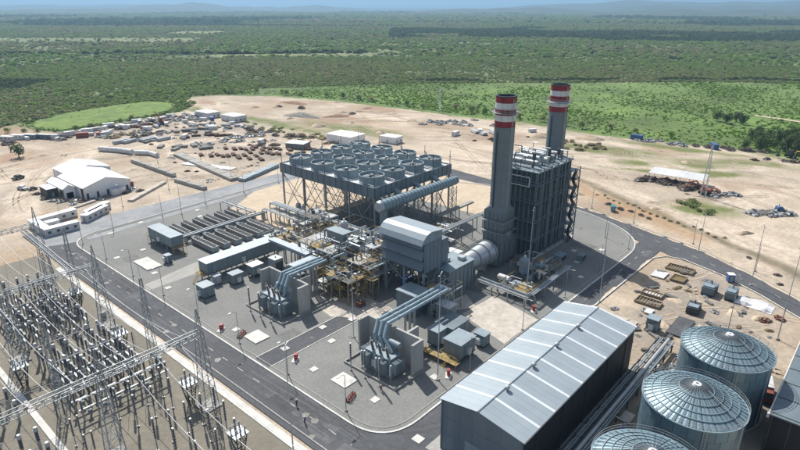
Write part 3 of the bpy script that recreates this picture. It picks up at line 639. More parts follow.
for i, (x, y) in enumerate([(470, 100), (476, 108), (482, 96), (474, 90)]):
    T1.at((x, y, -0.6), i, 'dark tree of the lone clump on the meadow behind the chimneys', 'lone clump on the meadow', 0.95)
def shrub(pts, label, group, m, s):
    for i, (x, y) in enumerate(pts):
        o = bpy.data.objects.new('shrub', SHRUB[m][i % 2]); COL.objects.link(o); o.location = (x, y, -0.15); o.scale = (s * random.uniform(.8, 1.3), s * random.uniform(.8, 1.3), s * random.uniform(.5, .9)); o.rotation_euler = (0, 0, i)
        tag(o, label, 'shrub', group)
SHRUB = {k: [bush_mesh('shrub', 40 + j, 150, 0.16, m=k) for j in (0, 1)] for k in ('leaf_scrub', 'leaf_dry', 'leaf_bright', 'leaf_dark')}
shrub([(257, 64), (260, 61), (255, 60), (252, 57), (258, 67), (263, 63), (254, 53.5), (250, 53)], 'green shrub in the patch between the sand road and the open shed', 'shrubs in the sand by the open shed', 'leaf_scrub', 2.3)
shrub([(238 + random.uniform(-7, 9), 300 + random.uniform(-45, 95)) for _ in range(34)], 'dark shrub on the weedy bank behind the storage yard', 'shrubs on the weedy bank', 'leaf_scrub', 2.0)
shrub([(228 - k * 0.75 + random.uniform(-2, 2) + 18 - k * .4, 98 - k * 3.0) for k in range(20)], 'low dry shrub in the roadside ditch', 'shrubs in the ditch', 'leaf_dry', 1.0)
shrub([(325 + random.uniform(-8, 18), 150 + random.uniform(-18, 20)) for _ in range(22)], 'brown dry shrub on the mound behind the boiler', 'shrubs on the mound behind the boiler', 'leaf_dry', 2.4)
shrub([(215 + random.uniform(-3, 3), 12 - k * 3 + random.uniform(-2, 2)) for k in range(8)], 'olive shrub beside the dirt track at the road bend', 'shrubs beside the dirt track', 'leaf_dry', 1.4)

fe = []
for i in range(len(FIELD)):
    a, b = FIELD[i], FIELD[(i + 1) % len(FIELD)]
    for k in range(7): q = random.random(); fe.append((a[0] + (b[0] - a[0]) * q + random.uniform(-3, 3), a[1] + (b[1] - a[1]) * q + random.uniform(-3, 3)))
shrub(fe, 'low green weed tuft on the ragged edge of the bright field', 'weed tufts round the bright field', 'leaf_bright', 1.3)
shrub([(random.uniform(140, 245), random.uniform(436, 505)) for _ in range(26)], 'small weed tuft standing in the bright field', 'weed tufts in the bright field', 'leaf_scrub', 0.8)

# ------------------------------------------------------------------ air cooled condenser
AX0, AX1, AY0, AY1, AZB, AZT = 137.0, 181.5, 133.5, 186.5, 16.6, 20.6
acc = thing('air_cooled_condenser', 'slate blue air cooled condenser deck with sixteen fan rings on tall braced legs', 'condenser', (AX0, AY0, 0))
acc.location = (0, 0, 0)
d = MB(); d.bb(AX0 + .3, AX1 - .3, AY0 + .3, AY1 - .3, AZT - 0.9, AZT - 0.5); d.build('deck', 'container_white', acc)
for (x0, x1, y0, y1) in ((AX0, AX0 + .3, AY0, AY1), (AX1 - .3, AX1, AY0, AY1), (AX0 + .3, AX1 - .3, AY0, AY0 + .3), (AX0 + .3, AX1 - .3, AY1 - .3, AY1)):
    f = MB().bb(x0, x1, y0, y1, AZB, AZT).build('wind_wall', 'slate_paint', acc)
    along = 'x' if x1 - x0 > 5 else 'y'; n = 16
    for k in range(n + 1):
        if along == 'y': yy = y0 + (y1 - y0) * k / n; MB().bb(x0 - .1, x0 - .003, yy - .06, yy + .06, AZB, AZT).build('wall_rib', 'steel_dark', f)
        else: xx = x0 + (x1 - x0) * k / n; MB().bb(xx - .06, xx + .06, y0 - .1, y0 - .003, AZB, AZT).build('wall_rib', 'steel_dark', f)
under = MB(); under.bb(AX0 + .5, AX1 - .5, AY0 + .5, AY1 - .5, AZB + 0.2, AZB + 0.5)
under.build('grating', 'steel_dark', acc)
NFX, NFY = 4, 4; PX = (AX1 - AX0) / NFX; PY = (AY1 - AY0) / NFY
ring = MB().lathe([(4.75, 0), (4.55, 0.5), (4.5, 3.0), (4.62, 3.2), (4.42, 3.2), (4.32, 0.3)], 32)
for k in range(32):
    a = 2 * math.pi * k / 32; ring.box((4.58 * math.cos(a), 4.58 * math.sin(a), 1.75), (0.10, 0.10, 2.7), a)
fan = MB()
for k in range(6):
    a = k * math.pi / 3; M = Matrix.Rotation(a, 4, 'Z') @ Matrix.Translation((2.2, 0, 2.6)) @ Matrix.Rotation(R(14), 4, 'X')
    P = [(-1.8, -.35, -.03), (1.9, -.25, -.03), (1.9, .25, -.03), (-1.8, .35, -.03), (-1.8, -.35, .03), (1.9, -.25, .03), (1.9, .25, .03), (-1.8, .35, .03)]
    fan.add([M @ Vector(p) for p in P], [(0, 3, 2, 1), (4, 5, 6, 7), (0, 1, 5, 4), (1, 2, 6, 5), (2, 3, 7, 6), (3, 0, 4, 7)])
fan.lathe([(0.0, 2.8), (0.55, 2.75), (0.6, 2.45), (0.0, 2.4)], 12)
plen = MB().lathe([(4.35, 2.2), (0.9, 2.3), (0.0, 2.4)], 24); mot = MB().box((0, 0, 2.9), (1.0, 1.0, 0.6)); mot.tube((-4.3, 0, 2.85), (4.3, 0, 2.85), 0.14, n=6)
first = None
for i in range(NFX):
    for j in range(NFY):
        loc = (AX0 + PX * (i + .5), AY0 + PY * (j + .5), AZT - 0.5)
        if first is None:
            o = ring.build('fan_ring', 'fan_ring', acc, smooth=True); fan.build('fan_blades', 'steel_dark', o); plen.build('guard', 'slate_light', o); mot.build('motor', 'galvanised', o); first = o
        else: o = copy_tree(first, acc)
        o.location = loc; o.rotation_euler = (0, 0, 0.3 * (i + j))
post = MB(); post.tube((0, 0, 0), (0, 0, 6.0), 0.13, 0.09, n=6); post.box((0, 0, 3.4), (0.5, 0.5, 0.3)); pm = post.build('lamp_post', 'steel_dark', acc)
for i in range(NFX + 1):
    for j in range(NFY + 1):
        o = pm.copy(); COL.objects.link(o); o.parent = acc; o.location = (AX0 + .5 + (PX - .25) * i, AY0 + .5 + (PY - .25) * j, AZT - 0.5)
bpy.data.objects.remove(pm)
rl = MB()
for i in range(NFX + 1):
    x = AX0 + .5 + (PX - .25) * i
    for z in (0.6, 1.1): rl.tube((x, AY0 + .5, AZT - .5 + z), (x, AY1 - .5, AZT - .5 + z), 0.035, n=3)
rl.build('walkway_rail', 'steel_light', acc)
lad = MB()
for i in range(1, NFX + 1):
    for j in range(1, NFY + 1):
        x, y = AX0 + PX * i - .8, AY0 + PY * j - .7; lad.box((x, y, AZT + 1.2), (0.5, 0.35, 3.4))
lad.build('ladder_cage', 'steel_light', acc)
cols = [(AX0 + 0.6 + (AX1 - AX0 - 1.2) * i / 4, AY0 + 0.6 + (AY1 - AY0 - 1.2) * j / 4) for i in range(5) for j in range(5)]
cm = MB().bb(-.28, .28, -.28, .28, 0, AZB + .2); cm.bb(-.55, .55, -.55, .55, 0, .35); c0 = cm.build('leg', 'galvanised', acc); c0.location = (*cols[0], 0.05)
for (x, y) in cols[1:]:
    o = c0.copy(); COL.objects.link(o); o.parent = acc; o.location = (x, y, 0.05)
def brace(p, q, m='galvanised', r=0.13): return MB().tube(p, q, r, n=5).build('brace', m, acc)
for i in range(5):
    for j in range(4):
        (x, y), (x2, y2) = cols[i * 5 + j], cols[i * 5 + j + 1]
        brace((x, y, 0.4), (x2, y2, AZB - .2), 'rusty_steel' if j > 1 and i == 0 else 'galvanised'); brace((x, y, AZB - .2), (x2, y2, 0.4)); 
        if i < 3: brace((x, y, AZB * .5), (x2, y2, AZB * .5))
for i in range(4):
    for j in (0, 2, 4):
        (x, y), (x2, y2) = cols[i * 5 + j], cols[(i + 1) * 5 + j]
        brace((x, y, 0.4), (x2, y2, AZB - .2)); brace((x, y, AZB - .2), (x2, y2, 0.4))

# big ribbed exhaust steam duct along the condenser
sdn = thing('steam_duct', 'large ribbed blue grey steam duct running along the condenser edge', 'duct')
MB().tube((134.5, 128.6, 15.6), (178, 128.6, 15.6), 2.05, 1.6, n=28).build('duct_shell', 'blue_grey_pipe', sdn, smooth=True)
for k in range(24):
    x = 135.5 + k * 1.8; r_ = 2.05 - 0.45 * (x - 134.5) / 43.5
    MB().tube((x - .12, 128.6, 15.6), (x + .12, 128.6, 15.6), r_ + .17, n=24).build('stiffening_ring', 'slate_light', sdn)
MB().tube((133.6, 128.6, 15.6), (134.6, 128.6, 15.6), 1.7, 2.2, n=28).build('end_cap', 'silver_lagging', sdn, smooth=True); MB().tube((136.2, 128.6, 9.5), (136.2, 128.6, 14.2), 1.3, n=20).build('drop_leg', 'slate_light', sdn, smooth=True); MB().bb(135.4, 137.0, 127.8, 129.4, .05, 9.5).build('drop_support', 'galvanised', sdn)
for x in (144, 155, 166, 176):
    MB().lattice((x, 128.6, 0.05), (x, 128.6, 13.6), 2.4, 2.4, 5, 0.12).build('trestle', 'galvanised', sdn)
for x in (148, 159, 170): MB().tube((x, 129.5, 15.8), (x, 134.5, 17.8), 0.9, n=14).build('branch_duct', 'slate_light', sdn, smooth=True)

# ------------------------------------------------------------------ chimneys
BAND = 1.8
def chimney(loc, r, z0, ztop, label, plat_z):
    t = thing('chimney', label, 'chimney', loc)
    for k in range(5): MB().lathe([(r, ztop - BAND * (k + 1)), (r, ztop - BAND * k)], 32).build('white_band' if k % 2 else 'red_band', 'white_paint' if k % 2 else 'red_paint', t, smooth=True)
    zb = ztop - BAND * 5; nsec = 6; hs = (zb - z0) / nsec
    for k in range(nsec): MB().lathe([(r * 1.0, z0 + hs * k), (r * 1.0, z0 + hs * (k + 1) - .12), (r * 1.025, z0 + hs * (k + 1) - .12), (r * 1.025, z0 + hs * (k + 1))], 32).build('shaft_section', 'stack_paint', t, smooth=True)
    MB().lathe([(r, ztop), (r + .12, ztop + .02), (r + .12, ztop + .25), (r - .35, ztop + .25), (r - .4, ztop - 2.5), (0, ztop - 2.6)], 32).build('rim', 'seam', t, smooth=True)
    p = MB().lathe([(r + .05, plat_z - .1), (r + 1.1, plat_z - .1), (r + 1.1, plat_z), (r + .05, plat_z)], 28)
    pl = p.build('platform', 'galvanised', t); g_ = MB()
    for zz_ in (.55, 1.1): g_.lathe([(r + 1.07, plat_z + zz_), (r + 1.12, plat_z + zz_), (r + 1.12, plat_z + zz_ + .07), (r + 1.07, plat_z + zz_ + .07)], 28)
    for k in range(14):
        a = k / 14 * 6.283; g_.tube(((r + 1.1) * math.cos(a), (r + 1.1) * math.sin(a), plat_z), ((r + 1.1) * math.cos(a), (r + 1.1) * math.sin(a), plat_z + 1.15), .04, n=4)
    g_.build('guard_rail', 'steel_light', pl)
    l_ = MB(); a = math.atan2(-1, -0.75) + .35
    for da in (-.07, .07):
        x, y = (r + .25) * math.cos(a + da), (r + .25) * math.sin(a + da); l_.tube((x, y, z0 + 1), (x, y, ztop - .3), .06, n=4)
    for k in range(int((ztop - z0 - 2) / .9)): 
        z = z0 + 1.3 + k * .9; l_.tube(((r + .25) * math.cos(a - .07), (r + .25) * math.sin(a - .07), z), ((r + .25) * math.cos(a + .07), (r + .25) * math.sin(a + .07), z), .035, n=3)
    l_.build('ladder', 'steel_light', t)
    c_ = MB(); a2 = 3.0; x, y = (r + .2) * math.cos(a2), (r + .2) * math.sin(a2); c_.tube((x, y, z0), (x, y, ztop - 10.5), .16, n=6); c_.build('conduit', 'seam', t)
    return t
LSX, LSY = 151.6, 92.0
chimney((LSX, LSY, 0), 3.15, 20.0, 54.6, 'grey chimney with red and white top bands on the boxed diverter casing', 54.6 - BAND * 2.6)
chimney((189.3, 93.6, 0), 3.25, 0.05, 54.2, 'grey chimney with red and white top bands at the far end of the boiler', 54.2 - BAND * 3.2)

# diverter casing below the first chimney
dv = thing('diverter_casing', 'dark slate box casing carrying the chimney beside the boiler', 'duct')
x0, x1, y0, y1 = 148.2, 155.0, 88.6, 95.4
MB().bb(x0, x1, y0, y1, 8.2, 19.0).build('box', 'stack_paint', dv)
tp = MB(); n = 16
top = [(LSX + 3.25 * math.cos(2 * math.pi * k / n + math.pi / 4), LSY + 3.25 * math.sin(2 * math.pi * k / n + math.pi / 4)) for k in range(n)]
def sq(k):
    a = 2 * math.pi * k / n + math.pi / 4; c, s_ = math.cos(a), math.sin(a); m_ = max(abs(c), abs(s_)); return (LSX + 3.4 * c / m_, LSY + 3.4 * s_ / m_)
tp.add([(*sq(k), 19.0) for k in range(n)] + [(x, y, 20.6) for x, y in top], [(k, (k + 1) % n, n + (k + 1) % n, n + k) for k in range(n)]).build('transition', 'stack_paint', dv)
for z in (8.4, 12.0, 15.6, 18.7):
    MB().bb(x0 - .1, x1 + .1, y0 - .1, y1 + .1, z - .12, z + .12).build('girth_beam', 'stack_paint', dv)
for k in range(5):
    xx = x0 + .2 + (x1 - x0 - .4) * k / 4; MB().bb(xx - .15, xx + .15, y0 - .2, y0 - .003, 8.6, 18.5).build('stiffener', 'stack_paint', dv)
    yy = y0 + .2 + (y1 - y0 - .4) * k / 4; MB().bb(x0 - .2, x0 - .003, yy - .15, yy + .15, 8.6, 18.5).build('stiffener', 'stack_paint', dv)
for xx in (x0 + .4, (x0 + x1) / 2, x1 - .4):
    for yy in (y0 + .4, y1 - .4): MB().bb(xx - .3, xx + .3, yy - .3, yy + .3, 0.05, 8.2).build('leg', 'stack_paint', dv)
MB().bb(x0 - 1.4, x1 + 5.2, y0 + .5, y1 - .5, 1.4, 8.19).build('lower_duct', 'stack_paint', dv)
MB().tube((x1 - 3, y0 - .3, 11.2), (x1 - 3, y0 + .1, 11.2), 1.0, n=16).build('manhole', 'slate_light', dv)
g_ = MB()
for z in (12.2, 15.8): g_.bb(x0 - 1.1, x0 - .26, y0 - 1.1, y1 + .6, z, z + .12); g_.bb(x0 - .26, x1 + .6, y0 - 1.1, y0 - .26, z, z + .12)
g_.build('catwalk', 'galvanised', dv)
g_ = MB()
for z in (12.8, 13.3, 16.4, 16.9):
    g_.pipe([(x0 - 1.05, y1 + .6, z), (x0 - 1.05, y0 - 1.05, z), (x1 + .6, y0 - 1.05, z)], .04, 4)
g_.build('handrail', 'steel_dark', dv)

# exhaust diffuser from the gas turbine
df = thing('exhaust_diffuser', 'silver conical exhaust diffuser between gas turbine and chimney casing', 'duct')
MB().tube((133.4, 92.4, 5.6), (146.6, 92.2, 5.6), 2.3, 3.9, n=30).build('cone', 'silver_lagging', df, smooth=True)
for x, r_ in ((134.4, 2.55), (138.6, 3.05), (142.8, 3.6), (145.9, 4.0)): MB().tube((x - .15, 92.3, 5.6), (x + .15, 92.3, 5.6), r_ + .12, n=28).build('flange', 'slate_light', df)
for x in (137, 143): MB().bb(x - .3, x + .3, 90.4, 94.2, 0.05, 3.2).build('saddle', 'galvanised', df)

# ------------------------------------------------------------------ boiler
hb = thing('heat_recovery_boiler', 'tall dark green ribbed boiler block behind the chimney, pipes on its roof', 'boiler')
HX0, HX1, HY0, HY1, HZ = 160.2, 183.0, 84.2, 100.0, 30.4
MB().bb(HX0, HX1, HY0, HY1, 1.2, HZ).build('casing', 'boiler_casing', hb)
MB().bb(HX0 - .8, HX1 + .8, HY0 - .8, HY1 + .8, 0.05, 1.2).build('plinth', 'wall_concrete', hb)
n = 9
for k in range(n + 1):
    yy = HY0 + (HY1 - HY0) * k / n; MB().bb(HX0 - .45, HX0 - .003, yy - .16, yy + .16, 1.2, HZ).build('column', 'slate_paint', hb)
n = 11
for k in range(n + 1):
    xx = HX0 + (HX1 - HX0) * k / n; MB().bb(xx - .16, xx + .16, HY0 - .45, HY0 - .003, 1.2, HZ).build('column', 'slate_paint', hb)
for z in (6.5, 12.5, 18.5, 24.5):
    MB().bb(HX0 - .32, HX1, HY0 - .32, HY0 - .004, z - .14, z + .14).bb(HX0 - .32, HX0 - .004, HY0 - .32, HY1, z - .14, z + .14).build('girt', 'boiler_casing', hb)
    pass
for z in (7.5, 14.0, 20.5, 26.5):
    pl = MB().bb(HX0 - 1.5, HX0 - .46, HY0 - 1.5, HY0 + 8, z, z + .12).bb(HX0 - .46, HX1 + .5, HY0 - 1.5, HY0 - .46, z, z + .12).build('catwalk', 'slate_paint', hb)
    MB().pipe([(HX0 - 1.45, HY0 + 8, z + 1.1), (HX0 - 1.45, HY0 - 1.45, z + 1.1), (HX1 + .5, HY0 - 1.45, z + 1.1)], .05, 4).build('handrail', 'slate_light', pl)
for k in range(7):
    xx = HX0 + 1 + 3.4 * k; MB().bb(xx - .1, xx + .1, HY0 - 1.5, HY0 - 1.3, 1.2, 26.5).build('frame_post', 'slate_paint', hb)
for k in range(6):
    xx = HX0 + 1 + 3.4 * k; z = (7.5, 14.0, 20.5)[k % 3]; MB().tube((xx, HY0 - 1.4, z), (xx + 3.4, HY0 - 1.4, z + 6.2), .09, n=4).build('frame_brace', 'slate_paint', hb)
for k, (x, m_) in enumerate(((163, 'slate_paint'), (168.2, 'slate_light'), (172.5, 'slate_paint'), (178, 'slate_light'), (180.5, 'slate_paint'))): MB().pipe([(x, HY0 - .9, 3), (x, HY0 - .9, HZ + 1), (x, HY0 + 2, HZ + 1.6)], .22, 8).build('downcomer', m_, hb, smooth=True)
rf = MB().bb(HX0 - .9, HX1 + .9, HY0 - .9, HY1 + .9, HZ, HZ + .35).build('roof', 'slate_light', hb)
g_ = MB()
for z in (HZ + .9, HZ + 1.5):
    g_.pipe([(HX0 - .85, HY0 - .85, z), (HX1 + .85, HY0 - .85, z), (HX1 + .85, HY1 + .85, z), (HX0 - .85, HY1 + .85, z), (HX0 - .85, HY0 - .85, z)], .05, 4)
for k in range(14): g_.tube((HX0 - .85 + 1.75 * k, HY0 - .85, HZ + .3), (HX0 - .85 + 1.75 * k, HY0 - .85, HZ + 1.5), .05, n=4)
for k in range(11): g_.tube((HX0 - .85, HY0 - .85 + 1.6 * k, HZ + .3), (HX0 - .85, HY0 - .85 + 1.6 * k, HZ + 1.5), .05, n=4)
g_.build('roof_rail', 'steel_light', rf)
for k, (x, y, L, r_) in enumerate([(163.5, 92, 12, .95), (169, 92, 13, 1.1), (175, 92, 12, .95), (180, 92, 10, .8)]):
    dr = MB().tube((x, y - L / 2, HZ + 2.1), (x, y + L / 2, HZ + 2.1), r_, n=18).build('steam_drum', 'galvanised', hb, smooth=True)
    for s_ in (-.35, .35): MB().bb(x - .5, x + .5, y + s_ * L - .15, y + s_ * L + .15, HZ + .3, HZ + 1.3).build('saddle', 'steel_dark', dr)
rgp = random.Random(3)
for k in range(34):
    x, y = rgp.uniform(HX0 + .5, HX1 - .5), rgp.uniform(HY0 + .3, HY1 - .5); h_ = rgp.choice([1.2, 2.2, 3.2, 4.2]); pp = MB()
    q = rgp.choice([(2.5, 0), (-2.5, 0), (0, 3), (0, -1.5)])
    pp.pipe([(x, y, HZ + .3), (x, y, HZ + h_), (x + q[0], y + q[1], HZ + h_)], rgp.choice([.09, .14, .2]), 6); pp.build('roof_pipe', rgp.choice(['steel_light', 'steel_dark', 'galvanised', 'silver_lagging']), hb)
for x, y, h_ in ((162.5, 87, 5.6), (166.4, 86.3, 4.6), (173, 87.2, 5.2), (161.6, 95, 6.0), (178.5, 86.6, 4.2)):
    MB().lathe([(0, HZ + h_), (.55, HZ + h_), (.55, HZ + h_ - 2.2), (.2, HZ + h_ - 2.5), (.2, HZ + .3)], 12, (x, y)).build('vent_silencer', rgp.choice(['steel_dark', 'slate_light']), hb)
pf = MB()
pf.pipe([(HX0 - 1.4, 86, HZ - 4.6), (HX0 - 1.4, 94, HZ - 4.6)], .16, 6); pf.pipe([(HX0 - 1.4, 86, HZ - 1.6), (HX0 - 1.4, 94, HZ - 1.6)], .16, 6)
pf.tube((HX0 - 1.4, 86, HZ - 4.6), (HX0 - 1.4, 86, HZ - 1.6), .16, n=6); pf.tube((HX0 - 1.4, 94, HZ - 4.6), (HX0 - 1.4, 94, HZ - 1.6), .16, n=6)
for y in (87, 90, 93): pf.tube((HX0 - 1.4, y, HZ - 4.6), (HX0 - .2, y, HZ - 4.6), .1, n=4); pf.tube((HX0 - 1.4, y, HZ - 1.6), (HX0 - .2, y, HZ - 1.6), .1, n=4)
pf.build('pipe_loop', 'white_paint', hb)
MB().bb(182.99, 186.2, 89.5, 97.5, 4, 20).build('outlet_duct', 'boiler_casing', hb)
# stair tower at the boiler's side
stt = thing('stair_tower', 'open steel stair tower against the end of the dark boiler', 'stair tower')
SX0, SX1, SY0, SY1 = 183.6, 187.4, 82.2, 86.4
for x in (SX0, SX1):
    for y in (SY0, SY1): MB().bb(x - .14, x + .14, y - .14, y + .14, 0.05, 27.5).build('post', 'boiler_casing', stt)
for k in range(8):
    z = 3.3 * k + 3.3
    MB().bb(SX0 - .1, SX1 + .1, SY0 - .1, SY1 + .1, z, z + .12).build('landing', 'galvanised', stt)
    f = MB(); a, b = ((SX0 + .4, SX1 - .4) if k % 2 else (SX1 - .4, SX0 + .4))
    f.add([(a, SY0 + .4, z - 3.2), (a, SY0 + 1.5, z - 3.2), (b, SY0 + 1.5, z), (b, SY0 + .4, z), (a, SY0 + .4, z - 3.0), (a, SY0 + 1.5, z - 3.0), (b, SY0 + 1.5, z + .2), (b, SY0 + .4, z + .2)], [(0, 3, 2, 1), (4, 5, 6, 7), (0, 1, 5, 4), (1, 2, 6, 5), (2, 3, 7, 6), (3, 0, 4, 7)])
    f.build('stair_flight', 'steel_dark', stt)
    MB().tube((SX0, SY0, z - 3.3), (SX1, SY0, z), .09, n=4).tube((SX1, SY0, z - 3.3), (SX0, SY0, z), .09, n=4).build('brace', 'boiler_casing', stt)
    MB().tube((SX1, SY0, z - 3.3), (SX1, SY1, z), .09, n=4).tube((SX0, SY0, z - 3.3), (SX0, SY1, z), .09, n=4).build('brace', 'boiler_casing', stt)
    MB().tube((SX0, SY0, z + 1.1), (SX1, SY0, z + 1.1), .05, n=4).tube((SX0, SY0, z + 1.1), (SX0, SY1, z + 1.1), .05, n=4).build('handrail', 'galvanised', stt)

# ------------------------------------------------------------------ gas turbine, filter house
fh = thing('filter_house', 'slate blue intake filter house with pale hooded roof on steel legs', 'filter house')
IX0, IX1, IY0, IY1 = 112.2, 120.6, 91.2, 106.8
MB().bb(IX0 + .7, IX1, IY0, IY1, 10.0, 20.6).build('body', 'cladding', fh)
for k, z in enumerate((10.1, 13.3, 16.5)):
    h = MB(); h.add([(IX0 + .69, IY0 + .1, z + 3.0), (IX0 - .35, IY0 + .1, z + 1.0), (IX0 - .35, IY1 - .1, z + 1.0), (IX0 + .69, IY1 - .1, z + 3.0), (IX0 + .69, IY0 + .1, z + 2.85), (IX0 - .35, IY0 + .1, z + .85), (IX0 - .35, IY1 - .1, z + .85), (IX0 + .69, IY1 - .1, z + 2.85)], [(0, 1, 2, 3), (4, 7, 6, 5), (0, 4, 5, 1), (1, 5, 6, 2), (2, 6, 7, 3)])
    h.build('weather_hood', 'cladding', fh)
    MB().bb(IX0 + .55, IX0 + .69, IY0 + .2, IY1 - .2, z + .1, z + .8).build('filter_bank', 'seam', fh)
rr = MB(); prof = [(IX0 - 1.0, 18.9), (IX0 - .2, 20.3), (IX0 + 1.2, 21.5), (IX0 + 3.0, 22.0), (IX1 + .3, 21.3)]
vs = []
for (x, z) in prof: vs += [(x, IY0 - .4, z), (x, IY1 + .4, z), (x, IY0 - .4, z - .18), (x, IY1 + .4, z - .18)]
fs = []
for k in range(4):
    a = 4 * k; b = a + 4; fs += [(a, b, b + 1, a + 1), (a + 2, a + 3, b + 3, b + 2), (a, a + 2, b + 2, b), (a + 1, b + 1, b + 3, a + 3)]
fs += [(0, 1, 3, 2), (16, 18, 19, 17)]
rr.add(vs, fs).build('hooded_roof', 'roof_metal', fh)
for y in (IY0 - .003, IY1 + .003): MB().add([(IX0 - .8, y, 18.9), (IX1, y, 18.9), (IX1, y, 21.1), (IX0 + 3, y, 21.8), (IX0 + 1.2, y, 21.3), (IX0 - .2, y, 20.1)], [(0, 1, 2, 3, 4, 5)]).build('gable', 'slate_light', fh)
for k in range(5):
    xx = IX0 + 1.4 + 1.7 * k; MB().bb(xx - .05, xx + .05, IY0 - .1, IY0 - .004, 10, 18.9).build('side_rib', 'cladding', fh)
for x in (IX0 + 1.2, IX1 - .5):
    for y in (IY0 + .6, (IY0 + IY1) / 2, IY1 - .6): MB().bb(x - .28, x + .28, y - .28, y + .28, 0.05, 10).build('leg', 'slate_light', fh)
for y in (IY0 + .6, IY1 - .6): MB().tube((IX0 + 1.2, y, .6), (IX1 - .5, y, 9.8), .14, n=5).build('brace', 'slate_light', fh)
MB().tube((IX0 + 1.2, IY0 + .6, .6), (IX0 + 1.2, IY1 - .6, 9.8), .14, n=5).build('brace', 'slate_light', fh)
MB().bb(IX1 + .003, 125.5, 92.5, 101, 9.5, 17).build('transition_duct', 'slate_paint', fh)
gt = thing('gas_turbine_enclosure', 'grey gas turbine enclosure with flat roof between filter house and silver cone', 'turbine')
MB().bb(120.8, 133.2, 88.4, 96.4, 0.05, 8.4).build('enclosure', 'cabinet', gt)
MB().bb(120.6, 133.4, 88.2, 96.6, 8.4, 8.65).build('roof', 'slate_light', gt)
for k in range(6): MB().bb(122 + 2 * k, 122.14 + 2 * k, 88.28, 88.397, .2, 8.3).build('panel_joint', 'slate_paint', gt)
for x, y in ((130.5, 91), (126.5, 94)): MB().bb(x - 1, x + 1, y - .9, y + .9, 8.65, 9.7).build('roof_fan', 'steel_light', gt)
for k, y in enumerate((102.7, 99.2, 96.9)):
    t_ = thing('ventilation_box', 'white ventilation box in the short row behind the turbine enclosure', 'ventilation box', (136.0, y, 0.05), 0, 'white boxes behind the turbine')
    MB().bb(-1.6, 1.6, -1.1, 1.1, 0, 6.2).build('housing', 'cabinet', t_); MB().bb(-1.75, 1.75, -1.25, 1.25, 6.2, 7.6).build('hood', 'white_paint', t_); MB().bb(-1.63, -1.603, -.8, .8, 3.5, 5.8).build('louvre', 'seam', t_)
gen = thing('generator_enclosure', 'blue grey generator enclosure under the intake filter house', 'generator')
MB().bb(105.8, 111.6, 88.6, 95.2, 0.05, 6.4).build('enclosure', 'cladding', gen); MB().bb(105.6, 111.8, 88.4, 95.4, 6.4, 6.7).build('roof', 'slate_light', gen)
for y in (90.2, 93.4): MB().bb(105.72, 105.797, y - .7, y + .7, .2, 2.6).build('door', 'slate_paint', gen)
tw = thing('bus_support_tower', 'small lattice tower carrying three bus ducts beside the generator', 'tower', (109.8, 83, 0))
MB().lattice((0, 0, 0.05), (0, 0, 9.2), 3.4, 3.4, 4, .12).build('frame', 'slate_light', tw); MB().bb(-2.1, 2.1, -2.1, 2.1, 9.2, 9.4).build('deck', 'roof_light', tw)

